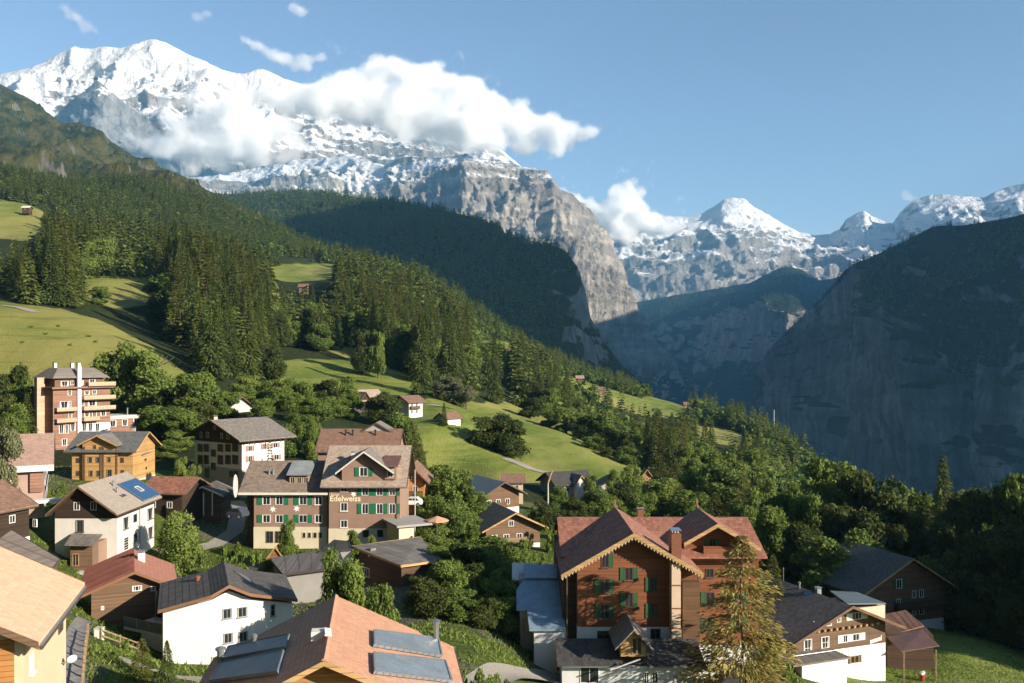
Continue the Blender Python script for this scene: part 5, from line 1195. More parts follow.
for xe in (xl, xr):
    bm = bmesh.new(); ze_ = zr-sl_*abs(xe-xm); extr(bm, [(xm, -1.604, zr-.1), (xe, -1.604, ze_-.1), (xe, -1.604, ze_+th+.04), (xm, -1.604, zr+th+.04)], (0, -.07, 0)); H.part('bargeboard', bm, M['midwood'])
for i in range(16):
    x = .5+i*(H.w-1.0)/15
    if zf+2.62 < zr-sl_*abs(x-xm)-.25: H.box('beam_end', x-.12, x+.12, -.35, -.002, zf+2.35, zf+2.62, 'trim')
cv = lambda x0, y0, x1, y1: (770+x0/5.554, 560+y0/5.554, 770+x1/5.554, 560+y1/5.554)
for q, sd in (((270,334,318,370),'l'),((452,290,512,330),'lr'),((404,415,430,458),'l'),((456,408,498,448),'lr')): H.winpx(fr, *cv(*q), frame='white', pane='halfcurtain', sh='whitesh', sides=sd, shw=.75, bars=(3 if q[2]-q[0] > 50 else 2, 1))
for q in ((186,440,232,540),(283,425,328,490),(370,300,394,346),(318,306,342,366)): p = cv(*q); H.winpx(fr, *p, frame='whitesh', pane='curtain', bars=(2, 2))
H.winpx(fr, *cv(446,530,494,572), frame='trim', pane='glass', sh='brownsh', shw=.3, sides='lr')
# the white lettering is too blurred to read in the photograph: the same slanting row of six unreadable characters
u0, z0 = H.hit(fr, 869.8, 643.6); u1, _ = H.hit(fr, 881.6, 643.6); bm = bmesh.new(); k = (u1-u0)/6; c_ = .42
for i in range(6):
    x = u0+i*k; z = z0+i*.045; hh_ = c_*(1.5 if i == 5 else 1)
    bx(bm, x, x+.09, -.06, -.015, z-(.18 if i == 0 else 0), z+(c_ if i else c_)); bx(bm, x+k*.55, x+k*.55+.09, -.06, -.015, z, z+hh_)
    bx(bm, x+.092, x+k*.55-.002, -.06, -.015, z+(c_-.1 if i % 2 == 0 else .0), z+(c_ if i % 2 == 0 else .1))
H.part('lettering', bm, M['whiteletter'])
tz = H.hit((0, -3.2, 1, 0), 800, 663)[1]; x0, x1 = H.hit((0, -3.2, 1, 0), 791, 664)[0], H.hit((0, -3.2, 1, 0), 848, 660)[0]
H.box('terrace', x0, x1, -3.6, -.004, tz-.2, tz, 'greytile'); H.walls(x0+1.5, x1-.2, -3.2, -.008, -3, tz-.204, 'whitepl', 'terrace_wall')
bm = bmesh.new()
for i in range(10): x = x0+.2+i*(x1-x0-.4)/9; tube(bm, (x, -3.5, tz+.004), (x, -3.5, tz+.95), .03)
tube(bm, (x0+.2, -3.5, tz+.98), (x1-.2, -3.5, tz+.98), .03); H.part('railing', bm, M['greytrim'])
H.box('shed_door', -.9, -.1, .3, .4, -1, H.hit(fr, 787, 641)[1], 'trim')
P3 = [(xm, 0, zr+th), (xm, 9, zr+th), (0, 0, zr-sl_*xm+th)]
panel(H, P3, cv((195,180,0,0) and 0 or 0, 0, 0, 0)[:0] or [(804.5,592.5),(812.5,591),(812,594.5),(804,596)], 'pv', 'roof_window', .06)
q = plane_pt(H, P3, 803, 581); H.pipe(xm-.1, 11.0, zr, zr+1.7, .05, 'greytrim'); H.pipe(xm-.3, 7.6, zr-.1, zr+.7, .14, 'greytrim'); H.chimney(xm+.25, 4.8, zr-.4, zr+.65, .6, .6, 'greytrim')
yb = 6.0
H.slab('rear_roof', [H.L(847, 603.5, 111), H.L(886, 603, 113.5), H.L(857, 592, 121), H.L(830, 590.6, 121)], .16, 'tealsheet', 'soffit')
a = H.L(866, 606, 113.6); b_ = H.L(880, 606, 114.6); H.box('rear_wall', a.x-3, b_.x+.5, a.y-.2, a.y+5, 0, a.z-.1, 'beige')

# shed roofs beside it
H = House('shed', 'open shed with rusty sheet roof below a weathered tile roof beside the brown chalet', (888, 109), (936, 108), -39.8, 6, cat='shed')
H.slab('tile_roof', [H.L(885,636,112), H.L(924,625.5,112.5), H.L(906,610,120), H.L(884,614,120)], .14, 'mossytile', 'soffit')
H.slab('sheet_roof', [H.L(901.5,651.5,105.5), H.L(939.5,645.5,106.5), H.L(922.5,629.5,111.8), H.L(886.5,636.5,111.4)], .1, 'rustsheet', 'soffit')
z1 = H.L(923, 650, 108).z
for px, Y in ((904, 106.4), (936, 107.3)):
    q = H.L(px, 650, Y); bm = bmesh.new(); bx(bm, q.x-.09, q.x+.09, q.y-.09, q.y+.09, -1.5, q.z-.0); H.part('post', bm, M['fencewood'])
q = H.L(903, 660, 110.2); H.walls(q.x-1.6, q.x+3.9, q.y+1.2, q.y+5, -1.5, z1+.9, 'darkwood', 'back_wall')
H.box('low_wall', q.x-.6, q.x+3.6, q.y-2.9, q.y-2.7, -1.5, .75, 'fencewood')
fp = House('flower_pot', 'small red and white flower pot standing under the open rusty shed roof', (921.6, 107.4), (923.2, 107.4), -38.3, .3, cat='flower pot', foot=False)
bm = bmesh.new(); tube(bm, (.1, .1, -.55), (.1, .1, .05), .26, .36, 12); fp.part('pot', bm, M['red'])
bm = bmesh.new(); bmesh.ops.create_icosphere(bm, subdivisions=2, radius=.36, matrix=Matrix.Translation((.1, .1, .28)) @ Matrix.Diagonal((1, 1, .7, 1)))
for v in bm.verts: v.co += Vector((random.uniform(-.05, .05), random.uniform(-.05, .05), random.uniform(-.05, .1)))
fp.part('flowers', bm, M['whitesh'])

# dark chalet at the right, in the shade
H = House('chalet', 'dark timber chalet standing in deep shade under the trees at the right', (863, 134), (944, 139), -42.2, 12)
fr = H.front; xm = H.hit(fr, 907, 600)[0]; zr = H.hit(fr, 907, 558)[1]; hw = max(xm, H.w-xm)
zs = H.hit(fr, 930, 619)[1]
H.walls(0, H.w, 0, 12, -3, zs, 'bluewhite', 'masonry_storey')
H.gable(.004, H.w-.004, .004, 11.9, zr-hw*.52, zr, 'y', roof='darkroof', ove=1.3, ovg=1.4, trim='trim', gwall='midwood', zlow=zs+.004, off=xm-H.w/2)
for q in ((896,579,902,588.5),(912,590.5,916,598),(919,589.5,923.5,597.5),(896,599,900.5,605),(912,607,916,615),(919,606.5,924,614.5)): H.winpx(fr, *q, frame='white', pane='halfcurtain', sh='dkgreen', shw=.5, sides='lr' if q[0] < 900 else '')
u, z = H.hit(fr, 920, 604); H.balcony(fr, u-5, u+4.6, z-.3, 1.0, .9, 'darkwood')

# chalets half hidden by trees in the middle
def small_chalet(name, label, A, B, z_py, d, heave, hridge, axis='y', wall='midwood', roof='greytile_y', base=None, zb=1.6, wins=(), ov=.7, trim='trim', cat='chalet', frame='white', balc=None, hw=None):
    z0 = Zat(z_py, (A[1]+B[1])/2); H = House(name, label, A, B, z0, d, cat=cat)
    if base: H.walls(0, H.w, 0, d, -3, zb, base, 'masonry_storey')
    H.gable(.004, H.w-.004, .004, d-.004, heave, hridge, axis, roof=roof, ove=ov, ovg=ov+.2, trim=trim, gwall=wall, zlow=(zb+.004) if base else -3, gname='wall')
    for (f, u, z, w_, h_) in wins:
        if z+h_ > zb+.05 or not base: pass
        H.win(getattr(H, f), u, z, w_, h_, frame=frame, pane='halfcurtain')
    if balc: H.balcony(H.front, *balc)
    return H
H = small_chalet('chalet', 'dark chalet with slate-blue roof and white base behind the bushes in the centre', (483.5, 166), (519, 170), 517, 9, 4.6, 6.6, 'y', 'midwood', 'tealsheet', 'whitepl', 1.7, [('front', 1.2, 2.3, 1, 1.1), ('front', 3.2, 2.3, 1, 1.1), ('front', 5.2, 2.3, 1, 1.1), ('front', 2.4, .1, .9, 1.2)], 1.1, 'trimdark', balc=(.2, 4.6, 2.0, .9, .8, 'slat'))
H = small_chalet('cabin', 'small cabin with red-brown roof behind the slate-blue roofed chalet', (503, 196), (523, 196), 492, 5, 2.2, 3.6, 'x', 'beige', 'brownroof', wins=[('front', 1.2, .7, .8, .9), ('front', 3.1, .7, .8, .9)], ov=.4, cat='cabin')
H = small_chalet('chalet', 'dark chalet with pale bargeboards and front gable half hidden in the shrubs', (486, 140), (540, 143), 548, 9.5, 3.4, 5.6, 'y', 'midwood', 'darkroof', 'bluewhite', .6, [('front', 1.4, 1.2, 1.0, 1.1), ('front', 3.4, 1.2, 1.0, 1.1), ('front', 5.6, 1.2, 1.0, 1.1), ('front', 4.2, 3.5, .9, .9)], 1.0, 'trim', balc=(.6, 6.6, 1.0, .9, .7, 'fencewood'))
H = small_chalet('chalet', 'dark roofed chalet with pale grey cross roof behind the pole in the centre', (557, 212), (592, 216), 503, 9, 4.8, 7.0, 'x', 'greypl', 'darkroof_x', wins=[('front', 1.2, 2.6, 1, 1.2), ('front', 3, 2.6, 1, 1.2), ('front', 6.4, 2.6, 1, 1.2), ('front', 1.2, .2, 1, 1.2)], ov=.7, trim='trimdark')
H.gable(4.2, 7.6, -1.2, 5, 4.5, 6.6, 'y', roof='greytile_y', ove=.3, ovg=.4, trim='trim', gwall='conc_lt', zlow=-2, rname='cross_roof', gname='cross_gable', ends='f')
H = small_chalet('house', 'pale house half hidden by birch-like trees right of the dark roofed chalet', (600, 222), (624, 222), 506, 8, 5.0, 6.6, 'y', 'conc_lt', 'darkroof', wins=[('front', 1.5, 3.2, 1, 1.2), ('front', 4.2, 3.2, 1, 1.2), ('front', 2.8, .8, 1, 1.2)], ov=.6, trim='trimdark', cat='house')
H = small_chalet('cabin', 'tiny orange-red cabin against the trees right of the meadow', (643, 246), (651, 246), 483, 4, 2.2, 3.6, 'y', 'orangewood', 'brownroof', wins=[('front', 1.1, .8, .7, .8)], ov=.3, cat='cabin')
H = small_chalet('chalet', 'dark shingled farmhouse on the upper meadow partly behind a big tree', (358, 292), (384, 300), 415, 9, 5.2, 8.2, 'x', 'blackwood', 'eternit', wins=[('front', 2, 3, .9, 1), ('front', 4.2, 3, .9, 1), ('front', 6.4, 3, .9, 1)], ov=.9, trim='trimdark')
H.gable(1.0, 4.4, -.4, 4.5, 5.4, 7.6, 'y', roof='greytile_y', ove=.5, ovg=.5, trim='midwood', gwall='blackwood', zlow=-2, rname='cross_roof', gname='cross_gable', ends='f')
H = small_chalet('house', 'narrow white house with balconies on the upper meadow beside the dark farmhouse', (409, 290), (422.5, 294), 417.5, 7, 5.4, 7.0, 'x', 'whitepl', 'brownroof', wins=[('front', 1.2, 3.6, .9, 1.1), ('front', 3.2, 3.6, .9, 1.1), ('front', 1.2, 1.4, .9, 1.1), ('front', 3.2, 1.4, .9, 1.1)], ov=1.0, trim='trimdark', cat='house', balc=(.3, 4.2, 2.9, .8, .8, 'slat'))
H = small_chalet('barn', 'small barn with reddish roof and white gable on the meadow by a lone dark conifer', (447, 268), (460.5, 272), 424.5, 5, 2.0, 3.4, 'x', 'whitepl', 'brownroof', wins=[('right', 1.5, .6, .7, .9), ('right', 3.2, .6, .7, .9)], ov=.5, trim='trimdark', cat='barn')
H = small_chalet('cabin', 'small orange-brown cabin in the trees left of the dark farmhouse', (347, 285), (357, 285), 419, 5, 2.4, 3.8, 'y', 'orangewood', 'darkroof', wins=[('front', 1, .8, .8, .9), ('front', 2.4, .8, .8, .9)], ov=.6, trim='trimdark', cat='cabin')
H = small_chalet('house', 'small house with pinkish roof peeping out of the trees above the grey roofed chalet', (213, 236), (230, 230), 417, 6, 3.0, 5.2, 'x', 'conc_lt', 'pinkroof', wins=[('front', 1.5, .8, 1, 1.1), ('right', 2, .8, 1, 1.1)], ov=.8, trim='midwood', cat='house')
H = small_chalet('chalet', 'orange-brown chalet behind the right end of the mauve hotel', (400, 150), (424, 150), 503, 7, 4.2, 6.2, 'y', 'orangewood', 'brownroof', wins=[('front', 1, 1.8, .9, 1.1), ('front', 2.6, 1.8, .9, 1.1), ('front', 1.6, 3.9, .8, .8)], ov=.9, trim='midwood', balc=(.2, 3.9, 1.2, .8, .8, 'slat'))
H = small_chalet('house', 'dark low house with plain red-brown roof just right of the solar panel house', (146, 138), (182, 137), 517, 7, 4.0, 5.6, 'x', 'blackwood', 'redtile', wins=[('front', 1.2, 1.4, .9, 1.0), ('front', 4.0, 1.4, .9, 1.0)], ov=.8, trim='midwood', cat='house')
H = small_chalet('cabin', 'low wooden cabin with white edged roof on the lawn by the large chalet', (187, 143), (221, 143), 508, 5, 2.2, 3.4, 'y', 'midwood', 'darkroof', wins=[('front', 1, .5, .9, 1)], ov=.6, trim='trimwhite', cat='cabin')
for u in (3.0, 4.4): H.box('post', u-.07, u+.07, -1.0, -.86, -1, 2.6, 'white')
H = small_chalet('hut', 'far little hut on the upper left meadow below the dark forest', (22, 900), (29, 900), 210.5, 6, 3.0, 5, 'x', 'darkwood', 'whitesh', ov=.8, wins=[('front', 3, 1, 1.2, 1.2)], cat='hut')
for i, (px, py, Y, w_, lab) in enumerate(((602, 392, 640, 9, 'lone barn on the small meadow strip high up on the forested slope'), (507, 352, 760, 9, 'barn on the small clearing in the middle of the forested slope'), (688, 406, 780, 11, 'pinkish house on the far end of the slope by a pale bare patch'), (580, 380, 700, 10, 'brown barn at the upper left end of the meadow strip'), (236, 278, 560, 10, 'reddish hut between the spruces above the dense forest block'), (262, 281, 560, 9, 'pale hut under the spruces right of the reddish hut'), (303, 289, 600, 12, 'small hut with sunlit roof below the far green clearing'))):
    H = small_chalet('barn', lab, (px-w_*.32, Y), (px+w_*.32, Y), py+1, 5, 2.4, 4.2, 'x', 'midwood' if i % 2 else 'fencewood', 'brownroof' if i not in (3, 5) else 'pinkroof', ov=.8, wins=[('front', 1.4, .8, .8, .9)], cat='barn', trim='trimdark')

# garage terrace at the right of the mauve hotel
H = House('garage', 'beige garage with flat terrace roof at the right end of the mauve hotel', (399, 125), (414, 126), -27.0, 6, cat='garage', foot=True)
zt = H.L(405, 525, 125).z
H.walls(0, H.w, 0, 6, -2, zt-.3, 'cream'); H.box('terrace_roof', -.5, H.w+2.6, -.6, 6.6, zt-.296, zt, 'concrete')
H.box('door', .5, H.w-.5, -.06, -.004, -.5, 1.0, 'brownsh')
# parasol, car, caravan, pale blue box shed
def parasol(label, px, py, Y, r, mat='orange'):
    p = at(px, py, Y); zg = float(gz(p.x, p.y)); H = House('parasol', label, (px, Y), (px+1, Y), zg, .2, cat='parasol', foot=False); h = p.z-zg
    bm = bmesh.new(); tube(bm, (0, 0, -.1), (0, 0, h+.1), .04); H.part('pole', bm, M['greytrim'])
    bm = bmesh.new(); n = 8; t = bm.verts.new((0, 0, h+.6)); rim = [bm.verts.new((r*math.cos(math.tau*i/n), r*math.sin(math.tau*i/n), h)) for i in range(n)]; lo = [bm.verts.new((v.co.x, v.co.y, h-.14)) for v in rim]
    for i in range(n): bm.faces.new((rim[i], rim[(i+1) % n], t)); bm.faces.new((lo[i], lo[(i+1) % n], rim[(i+1) % n], rim[i]))
    H.part('canopy', bm, M[mat])
parasol('faded orange parasol open beside the beige garage', 437, 520, 128, 1.7)
def car(label, A, B, py, body, kind='car', van=False):
    z0 = Zat(py, (A[1]+B[1])/2); H = House('parked_car' if kind == 'car' else kind, label, A, B, z0, 1.75, cat=kind, foot=False); Lc = H.w; k = Lc/4.2
    bm = bmesh.new(); pts = [(0,.35),(0,.8),(.1,.92),(.95,1.0),(1.45,1.45),(3.2,1.48),(3.95,1.0),(4.18,.85),(4.2,.35)] if not van else [(0,.4),(0,2.3),(.15,2.45),(3.6,2.45),(4.0,2.2),(4.2,1.2),(4.2,.4)]
    extr(bm, [(x*k, 0, z) for x, z in pts], (0, 1.75, 0)); bmesh.ops.bevel(bm, geom=[e for e in bm.edges], offset=.06, segments=2, affect='EDGES'); H.part('body', bm, M[body])
    wp = [(1.12,1.02),(1.5,1.38),(2.2,1.4),(2.2,1.02)], [(2.28,1.02),(2.28,1.4),(3.1,1.41),(3.6,1.02)]
    if van: wp = [(.8,1.3),(.8,1.95),(2.0,1.95),(2.0,1.3)], [(2.5,1.3),(2.5,1.95),(3.5,1.95),(3.5,1.3)]
    for w_ in wp:
        bm = bmesh.new(); extr(bm, [(x*k, -.012, z) for x, z in w_], (0, .01, 0)); H.part('side_window', bm, M['glass'])
    for x in (.8, 3.35):
        for y in (.1, 1.65):
            bm = bmesh.new(); tube(bm, (x*k, y-.1, .33), (x*k, y+.1, .33), .33, .33, 16); w_ = H.part('wheel', bm, M['tyre'])
            bm = bmesh.new(); tube(bm, (x*k, y-.108, .33), (x*k, y+.108, .33), .19, .19, 12); H.part('rim', bm, M['steel'], w_)
    return H
car('white car parked behind the right end of the mauve hotel', (401, 141), (422, 141), 507, 'carwhite')
car('dark car parked in the shade by the low mauve wing', (226, 128), (242, 127), 519, 'cardark')
car('white caravan parked among the trees above the grey roofed chalet', (245, 236), (259, 236), 416.5, 'carwhite', 'caravan', True)
H = House('box_shed', 'pale blue twin metal box shed in the deep shade right of the leafy tree', (400, 90), (426, 91), -31.0, 2.4, cat='shed')
for i in range(2): H.box('box', i*(H.w/2+.05), i*(H.w/2+.05)+H.w/2-.08, 0, 2.2, -1, 3.4, 'bluebox'); H.slab('lid', [(i*(H.w/2+.05)-.05, -.1, 3.55), (i*(H.w/2+.05)+H.w/2-.03, -.1, 3.55), (i*(H.w/2+.05)+H.w/2-.03, 2.3, 3.8), (i*(H.w/2+.05)-.05, 2.3, 3.8)], .1, 'bluewhite')
# garden stones
H = House('rock_garden', 'curved dry stone garden wall at the lower right edge of the lawn', (880, 92), (926, 96), -35.5, 1.0, cat='garden wall', foot=True)
a = Vector((0, 0, 0)); 
bm = bmesh.new(); r_ = random.Random(3)
for i in range(60):
    t = i/59; x = t*H.w; y = .5+1.2*math.sin(t*2.6); zg = float(gz((H.mw @ Vector((x, y, 0))).x, (H.mw @ Vector((x, y, 0))).y))-H.root.location.z
    for j in range(2):
        bmesh.ops.create_icosphere(bm, subdivisions=2, radius=r_.uniform(.22, .42), matrix=Matrix.Translation((x+r_.uniform(-.1, .1), y+r_.uniform(-.2, .2), zg+.15+j*.45)) @ Matrix.Rotation(r_.uniform(0, 3), 4, 'Z') @ Matrix.Diagonal((1.3, .9, .75, 1)))
for v in bm.verts: v.co += v.normal*r_.uniform(-.04, .04)
o = H.part('stones', bm, M['rockwall'])

# ------------------------------------------------------------------ paths and small things on the ground
PATHS = []
def ribbon(name, pts, width, mat, lift=.05, kind='structure', n=60):
    """A path laid on the ground along (px, py, Y) points."""
    P = [at(*p).xy for p in pts]; d = np.concatenate([[0], np.cumsum([(P[i+1]-P[i]).length for i in range(len(P)-1)])])
    t = np.linspace(0, d[-1], n); xs = np.interp(t, d, [p.x for p in P]); ys = np.interp(t, d, [p.y for p in P])
    PATHS.append((np.stack([xs, ys], -1), width))
    dx, dy = np.gradient(xs), np.gradient(ys); l = np.hypot(dx, dy); nx, ny = -dy/l, dx/l
    rows = []
    for k in (-.5, -.17, .17, .5):
        X, Y = xs+nx*k*width, ys+ny*k*width; rows.append(np.stack([X, Y, np.maximum(gz(X, Y), gz(xs, ys)-.1)+lift], -1))
    me = grid_mesh(name, np.stack(rows, 1)); me.materials.append(M[mat]); return props(link(bpy.data.objects.new(name, me)), kind=kind)
ribbon('path', [(72,720,52),(70,683,58),(74,640,68),(80,618,76),(88,600,84)], 1.7, 'paver')
ribbon('path', [(470,720,68),(520,690,78),(552,676,86),(600,690,84),(700,705,83)], 3.2, 'gravel')
ribbon('lane', [(120,665,70),(190,668,74),(250,680,74),(330,720,70)], 2.0, 'gravel')
ribbon('lane', [(165,600,105),(205,560,118),(240,552,122),(300,560,124),(350,556,124),(398,545,124)], 3.0, 'asphalt')
ribbon('lane', [(160,530,125),(215,520,132),(235,515,140),(240,500,155),(236,494,160)], 2.6, 'gravel')
ribbon('lane', [(398,545,124),(430,530,138),(450,520,150),(440,500,165)], 2.6, 'asphalt')
for pts in ([(0,314,352),(20,315,350),(36,317,347)],):
    ribbon('bare_track', pts, 4.5, 'gravel', .1, n=20)
ribbon('meadow_track', [(120,305,470),(180,306,460),(232,304,450)], 3, 'gravel', .15)
ribbon('meadow_track', [(428,402,318),(440,398,322),(452,394,325)], 4, 'gravel', .15)
ribbon('meadow_track', [(505,468,255),(530,474,250),(560,474,250)], 4, 'gravel', .15)
ribbon('meadow_track', [(560,366,880),(600,385,850),(650,402,820)], 6, 'gravel', .3)

def fence(name, label, pts, h=1.05, rails=2, mat='fencewood', gap=2.0, post=.07):
    P = [at(*p) for p in pts]; a, b_ = P[0], P[-1]; H = House(name, label, (pts[0][0], pts[0][2]), (pts[-1][0], pts[-1][2]), float(gz(a.x, a.y)), .2, cat='fence', foot=False)
    n = max(2, int(round(H.w/gap))); Q = []
    for i in range(n+1):
        wp = H.mw @ Vector((H.w*i/n, 0, 0)); z = float(gz(wp.x, wp.y))-H.root.location.z; Q.append((H.w*i/n, z))
        bm = bmesh.new(); bx(bm, Q[-1][0]-post, Q[-1][0]+post, -post, post, z-.3, z+h); H.part('post', bm, M[mat])
    for k in range(rails):
        bm = bmesh.new()
        for i in range(n):
            z = h*(k+.8)/(rails+.1); extr(bm, [(Q[i][0], -post-.03, Q[i][1]+z-.07), (Q[i+1][0], -post-.03, Q[i+1][1]+z-.07), (Q[i+1][0], -post-.03, Q[i+1][1]+z+.07), (Q[i][0], -post-.03, Q[i][1]+z+.07)], (0, .028, 0))
        H.part('rail', bm, M[mat])
    return H
fence('fence', 'short wooden rail fence above the lawn between the red ribbed chalet and the white house', [(101,640,76),(138,644,79)])
H = House('gate_pillar', 'square white gate pillar at the left end of the short rail fence', (94, 76), (101, 76), -24.3, .6, cat='pillar', foot=False); H.box('shaft', 0, H.w, 0, .6, -.6, 1.15, 'whitepl'); H.box('cap', -.04, H.w+.04, -.04, .64, 1.154, 1.24, 'conc_lt')
fence('fence', 'low wooden fence along the lane below the hotel wing', [(158,604,108),(196,572,116)], 1.0)
fence('fence', 'thin wooden fence post row beside the paver path', [(88,640,74),(82,690,58)], 1.2, 1)
def pole(name, label, px, py0, py1, Y, r=.09, mat='polegrey', top=None):
    a = at(px, py0, Y); zg = min(float(gz(a.x, a.y)), a.z); H = House(name, label, (px, Y), (px+1, Y), zg, .2, cat='pole', foot=False); h = at(px, py1, Y).z-zg
    bm = bmesh.new(); tube(bm, (0, 0, -.3), (0, 0, h), r*1.2, r*.8, 10); H.part('shaft', bm, M[mat])
    if top == 'bent':
        bm = bmesh.new(); tube(bm, (0, 0, h), (.5, 0, h+1.6), r*1.1); tube(bm, (.5, 0, h+1.6), (.95, 0, h+2.6), r*1.1, r*.7); H.part('bent_tip', bm, M['trim'])
    elif top == 'lamp':
        bm = bmesh.new(); tube(bm, (0, 0, h), (.7, -.2, h+.12), .04); bx(bm, .5, 1.1, -.32, -.08, h+.06, h+.16); H.part('lamp_head', bm, M['greytrim'])
    else:
        bm = bmesh.new(); tube(bm, (0, 0, h+.003), (0, 0, h+.12), r*.9, r*.3); H.part('cap', bm, M['greytrim'])
    return H
pole('pole', 'pale grey pole with bent orange tip standing before the dark roofed chalet', 548, 510, 483, 176, .16, top='bent')
pole('flagpole', 'slim pale flagpole in front of the orange-brown chalet by the mauve hotel', 415, 512, 470, 138, .08)
pole('mast', 'thin radio mast rising above the far forest edge over the valley', 774, 442, 410, 620, .35)
H = House('sledge_sign', 'small orange wooden gable hut standing before the low mauve wing', (268, 121), (283, 121), -27.6, 1.6, cat='hut', foot=False)
H.gable(0, H.w, 0, 1.6, .5, 1.9, 'y', roof='orangewood', ove=.15, ovg=.15, trim='trim', gwall='planter', zlow=-1)
H.root.name = 'garden_hut'
H = House('tarpaulin', 'green tarpaulin bundle beside the right eave of the terracotta roofed house', (447, 58), (455, 58), -22.5, 1.2, cat='tarpaulin', foot=False)
bm = bmesh.new(); bmesh.ops.create_icosphere(bm, subdivisions=3, radius=.6, matrix=Matrix.Translation((.25, .3, 1.9)) @ Matrix.Diagonal((.55, .6, 1.35, 1)))
for v in bm.verts: v.co += v.normal*(math.sin(v.co.z*9)*.05+math.sin(v.co.x*14+v.co.y*9)*.05)
H.part('cover', bm, M['teal']); bm = bmesh.new(); tube(bm, (.25, .3, -1), (.25, .3, 1.2), .07); H.part('stake', bm, M['fencewood'])
H = House('towel', 'blue cloth hanging on a post beside the small pink hut', (512, 97), (515, 97), -26.3, .3, cat='cloth', foot=False)
bm = bmesh.new(); bx(bm, -.05, .3, 0, .06, .1, 1.5); H.part('cloth', bm, M['blue']); bm = bmesh.new(); tube(bm, (-.12, .03, -.6), (-.12, .03, 1.6), .04); H.part('post', bm, M['fencewood'])

H = small_chalet('house', 'house whose pale roof tip just shows at the bottom edge below the larch', (738, 47), (812, 48), 775, 4.6, 3.4, 5.4, 'y', 'beige', 'palepink', wins=[('front', 1.4, 1, .9, 1.1)], ov=.5, cat='house')
H.root.location.z += at(770, 675, 52.7).z-(H.root.location.z+5.64)
# ------------------------------------------------------------------ trees
def leafmat(name, dark, light, trans=0.3, tr_col=None):
    m, b, p = newmat(name); nt_ = m.node_tree
    at1 = b('Attribute', attribute_name='tint', out=2); oi = b('ObjectInfo', out=5)
    f = b.m('ADD', b.m('MULTIPLY', at1, 0.65), b.m('MULTIPLY', oi, 0.35))
    c = b.mix(f, dark, light); b.put(p.inputs['Base Color'], c); p.inputs['Roughness'].default_value = 0.75; p.inputs['Specular IOR Level'].default_value = 0.15
    tr = nt_.nodes.new('ShaderNodeBsdfTranslucent'); b.put(tr.inputs[0], b.mix(0.5, c, tr_col or light))
    ms = nt_.nodes.new('ShaderNodeMixShader'); ms.inputs[0].default_value = trans
    nt_.links.new(p.outputs[0], ms.inputs[1]); nt_.links.new(tr.outputs[0], ms.inputs[2]); nt_.links.new(ms.outputs[0], nt_.nodes['Material Output'].inputs[0])
    return m
LM = dict(spruce=leafmat('spruce_needles', (0.034,0.072,0.020), (0.205,0.24,0.062), .34, (0.2,0.2,0.05)),
          larch=leafmat('larch_needles', (0.20,0.185,0.055), (0.52,0.41,0.14), .42, (0.2,0.15,0.04)),
          light=leafmat('light_conifer_needles', (0.07,0.095,0.02), (0.21,0.20,0.05), .3, (0.16,0.16,0.03)),
          broad=leafmat('broad_leaves', (0.065,0.122,0.026), (0.235,0.295,0.064), .36, (0.16,0.19,0.03)),
          fresh=leafmat('fresh_leaves', (0.085,0.145,0.03), (0.275,0.335,0.078), .38, (0.22,0.24,0.05)),
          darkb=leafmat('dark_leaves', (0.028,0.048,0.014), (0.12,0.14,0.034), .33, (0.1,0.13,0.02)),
          pale=leafmat('pale_leaves', (0.09,0.11,0.05), (0.26,0.26,0.14), .3, (0.26,0.27,0.12)))
M['bark'] = wood('bark', (0.11, 0.085, 0.065), .08, 'xy', .6)
def conifer_arrays(n, seed, droop=.35, slim=.17, spray=.055, tipw=.4, lo=.06, power=.85, layers=26, hollow=.3):
    """Unit-height spruce: kite-shaped sprays hung on whorls. Returns (V (4n,3), tint)."""
    g = np.random.default_rng(seed)
    t = g.random(n)**1.25; h = lo+(1-lo)*t
    lay = np.round(h*layers)/layers+g.normal(0, .006, n); h = np.where(g.random(n) < .8, lay, h); h = np.clip(h, lo, .995)
    Rm = slim*(1-h)**power+.006
    az_ = g.random(n)*math.tau
    lobes = 1+.22*np.sin(az_*3+h*23+seed)+.15*np.sin(az_*5-h*41)
    rad = Rm*lobes*(hollow+(1-hollow)*np.sqrt(g.random(n)))
    z = h-droop*rad*.55
    L_ = spray*(1.1-h*.55)*(.7+.6*g.random(n)); W = L_*tipw*(.7+.6*g.random(n))
    d = np.stack([np.cos(az_), np.sin(az_), -droop*(1-.6*h)-.1+.25*g.normal(size=n)*.6], -1); d /= np.linalg.norm(d, axis=-1, keepdims=True)
    s = np.stack([-np.sin(az_), np.cos(az_), .5*g.normal(size=n)], -1); s /= np.linalg.norm(s, axis=-1, keepdims=True)
    c = np.stack([rad*np.cos(az_), rad*np.sin(az_), z], -1)
    a = c-d*L_[:, None]*.5; e = c+d*L_[:, None]*.6; m_ = c+d*L_[:, None]*.05+np.array([0, 0, .12])*L_[:, None]
    V = np.stack([a, m_-s*W[:, None]*.5, e, m_+s*W[:, None]*.5], 1)
    tint = np.clip(.5+.28*g.normal(size=n), 0, 1)
    return V.reshape(-1, 3), np.repeat(tint, 4)
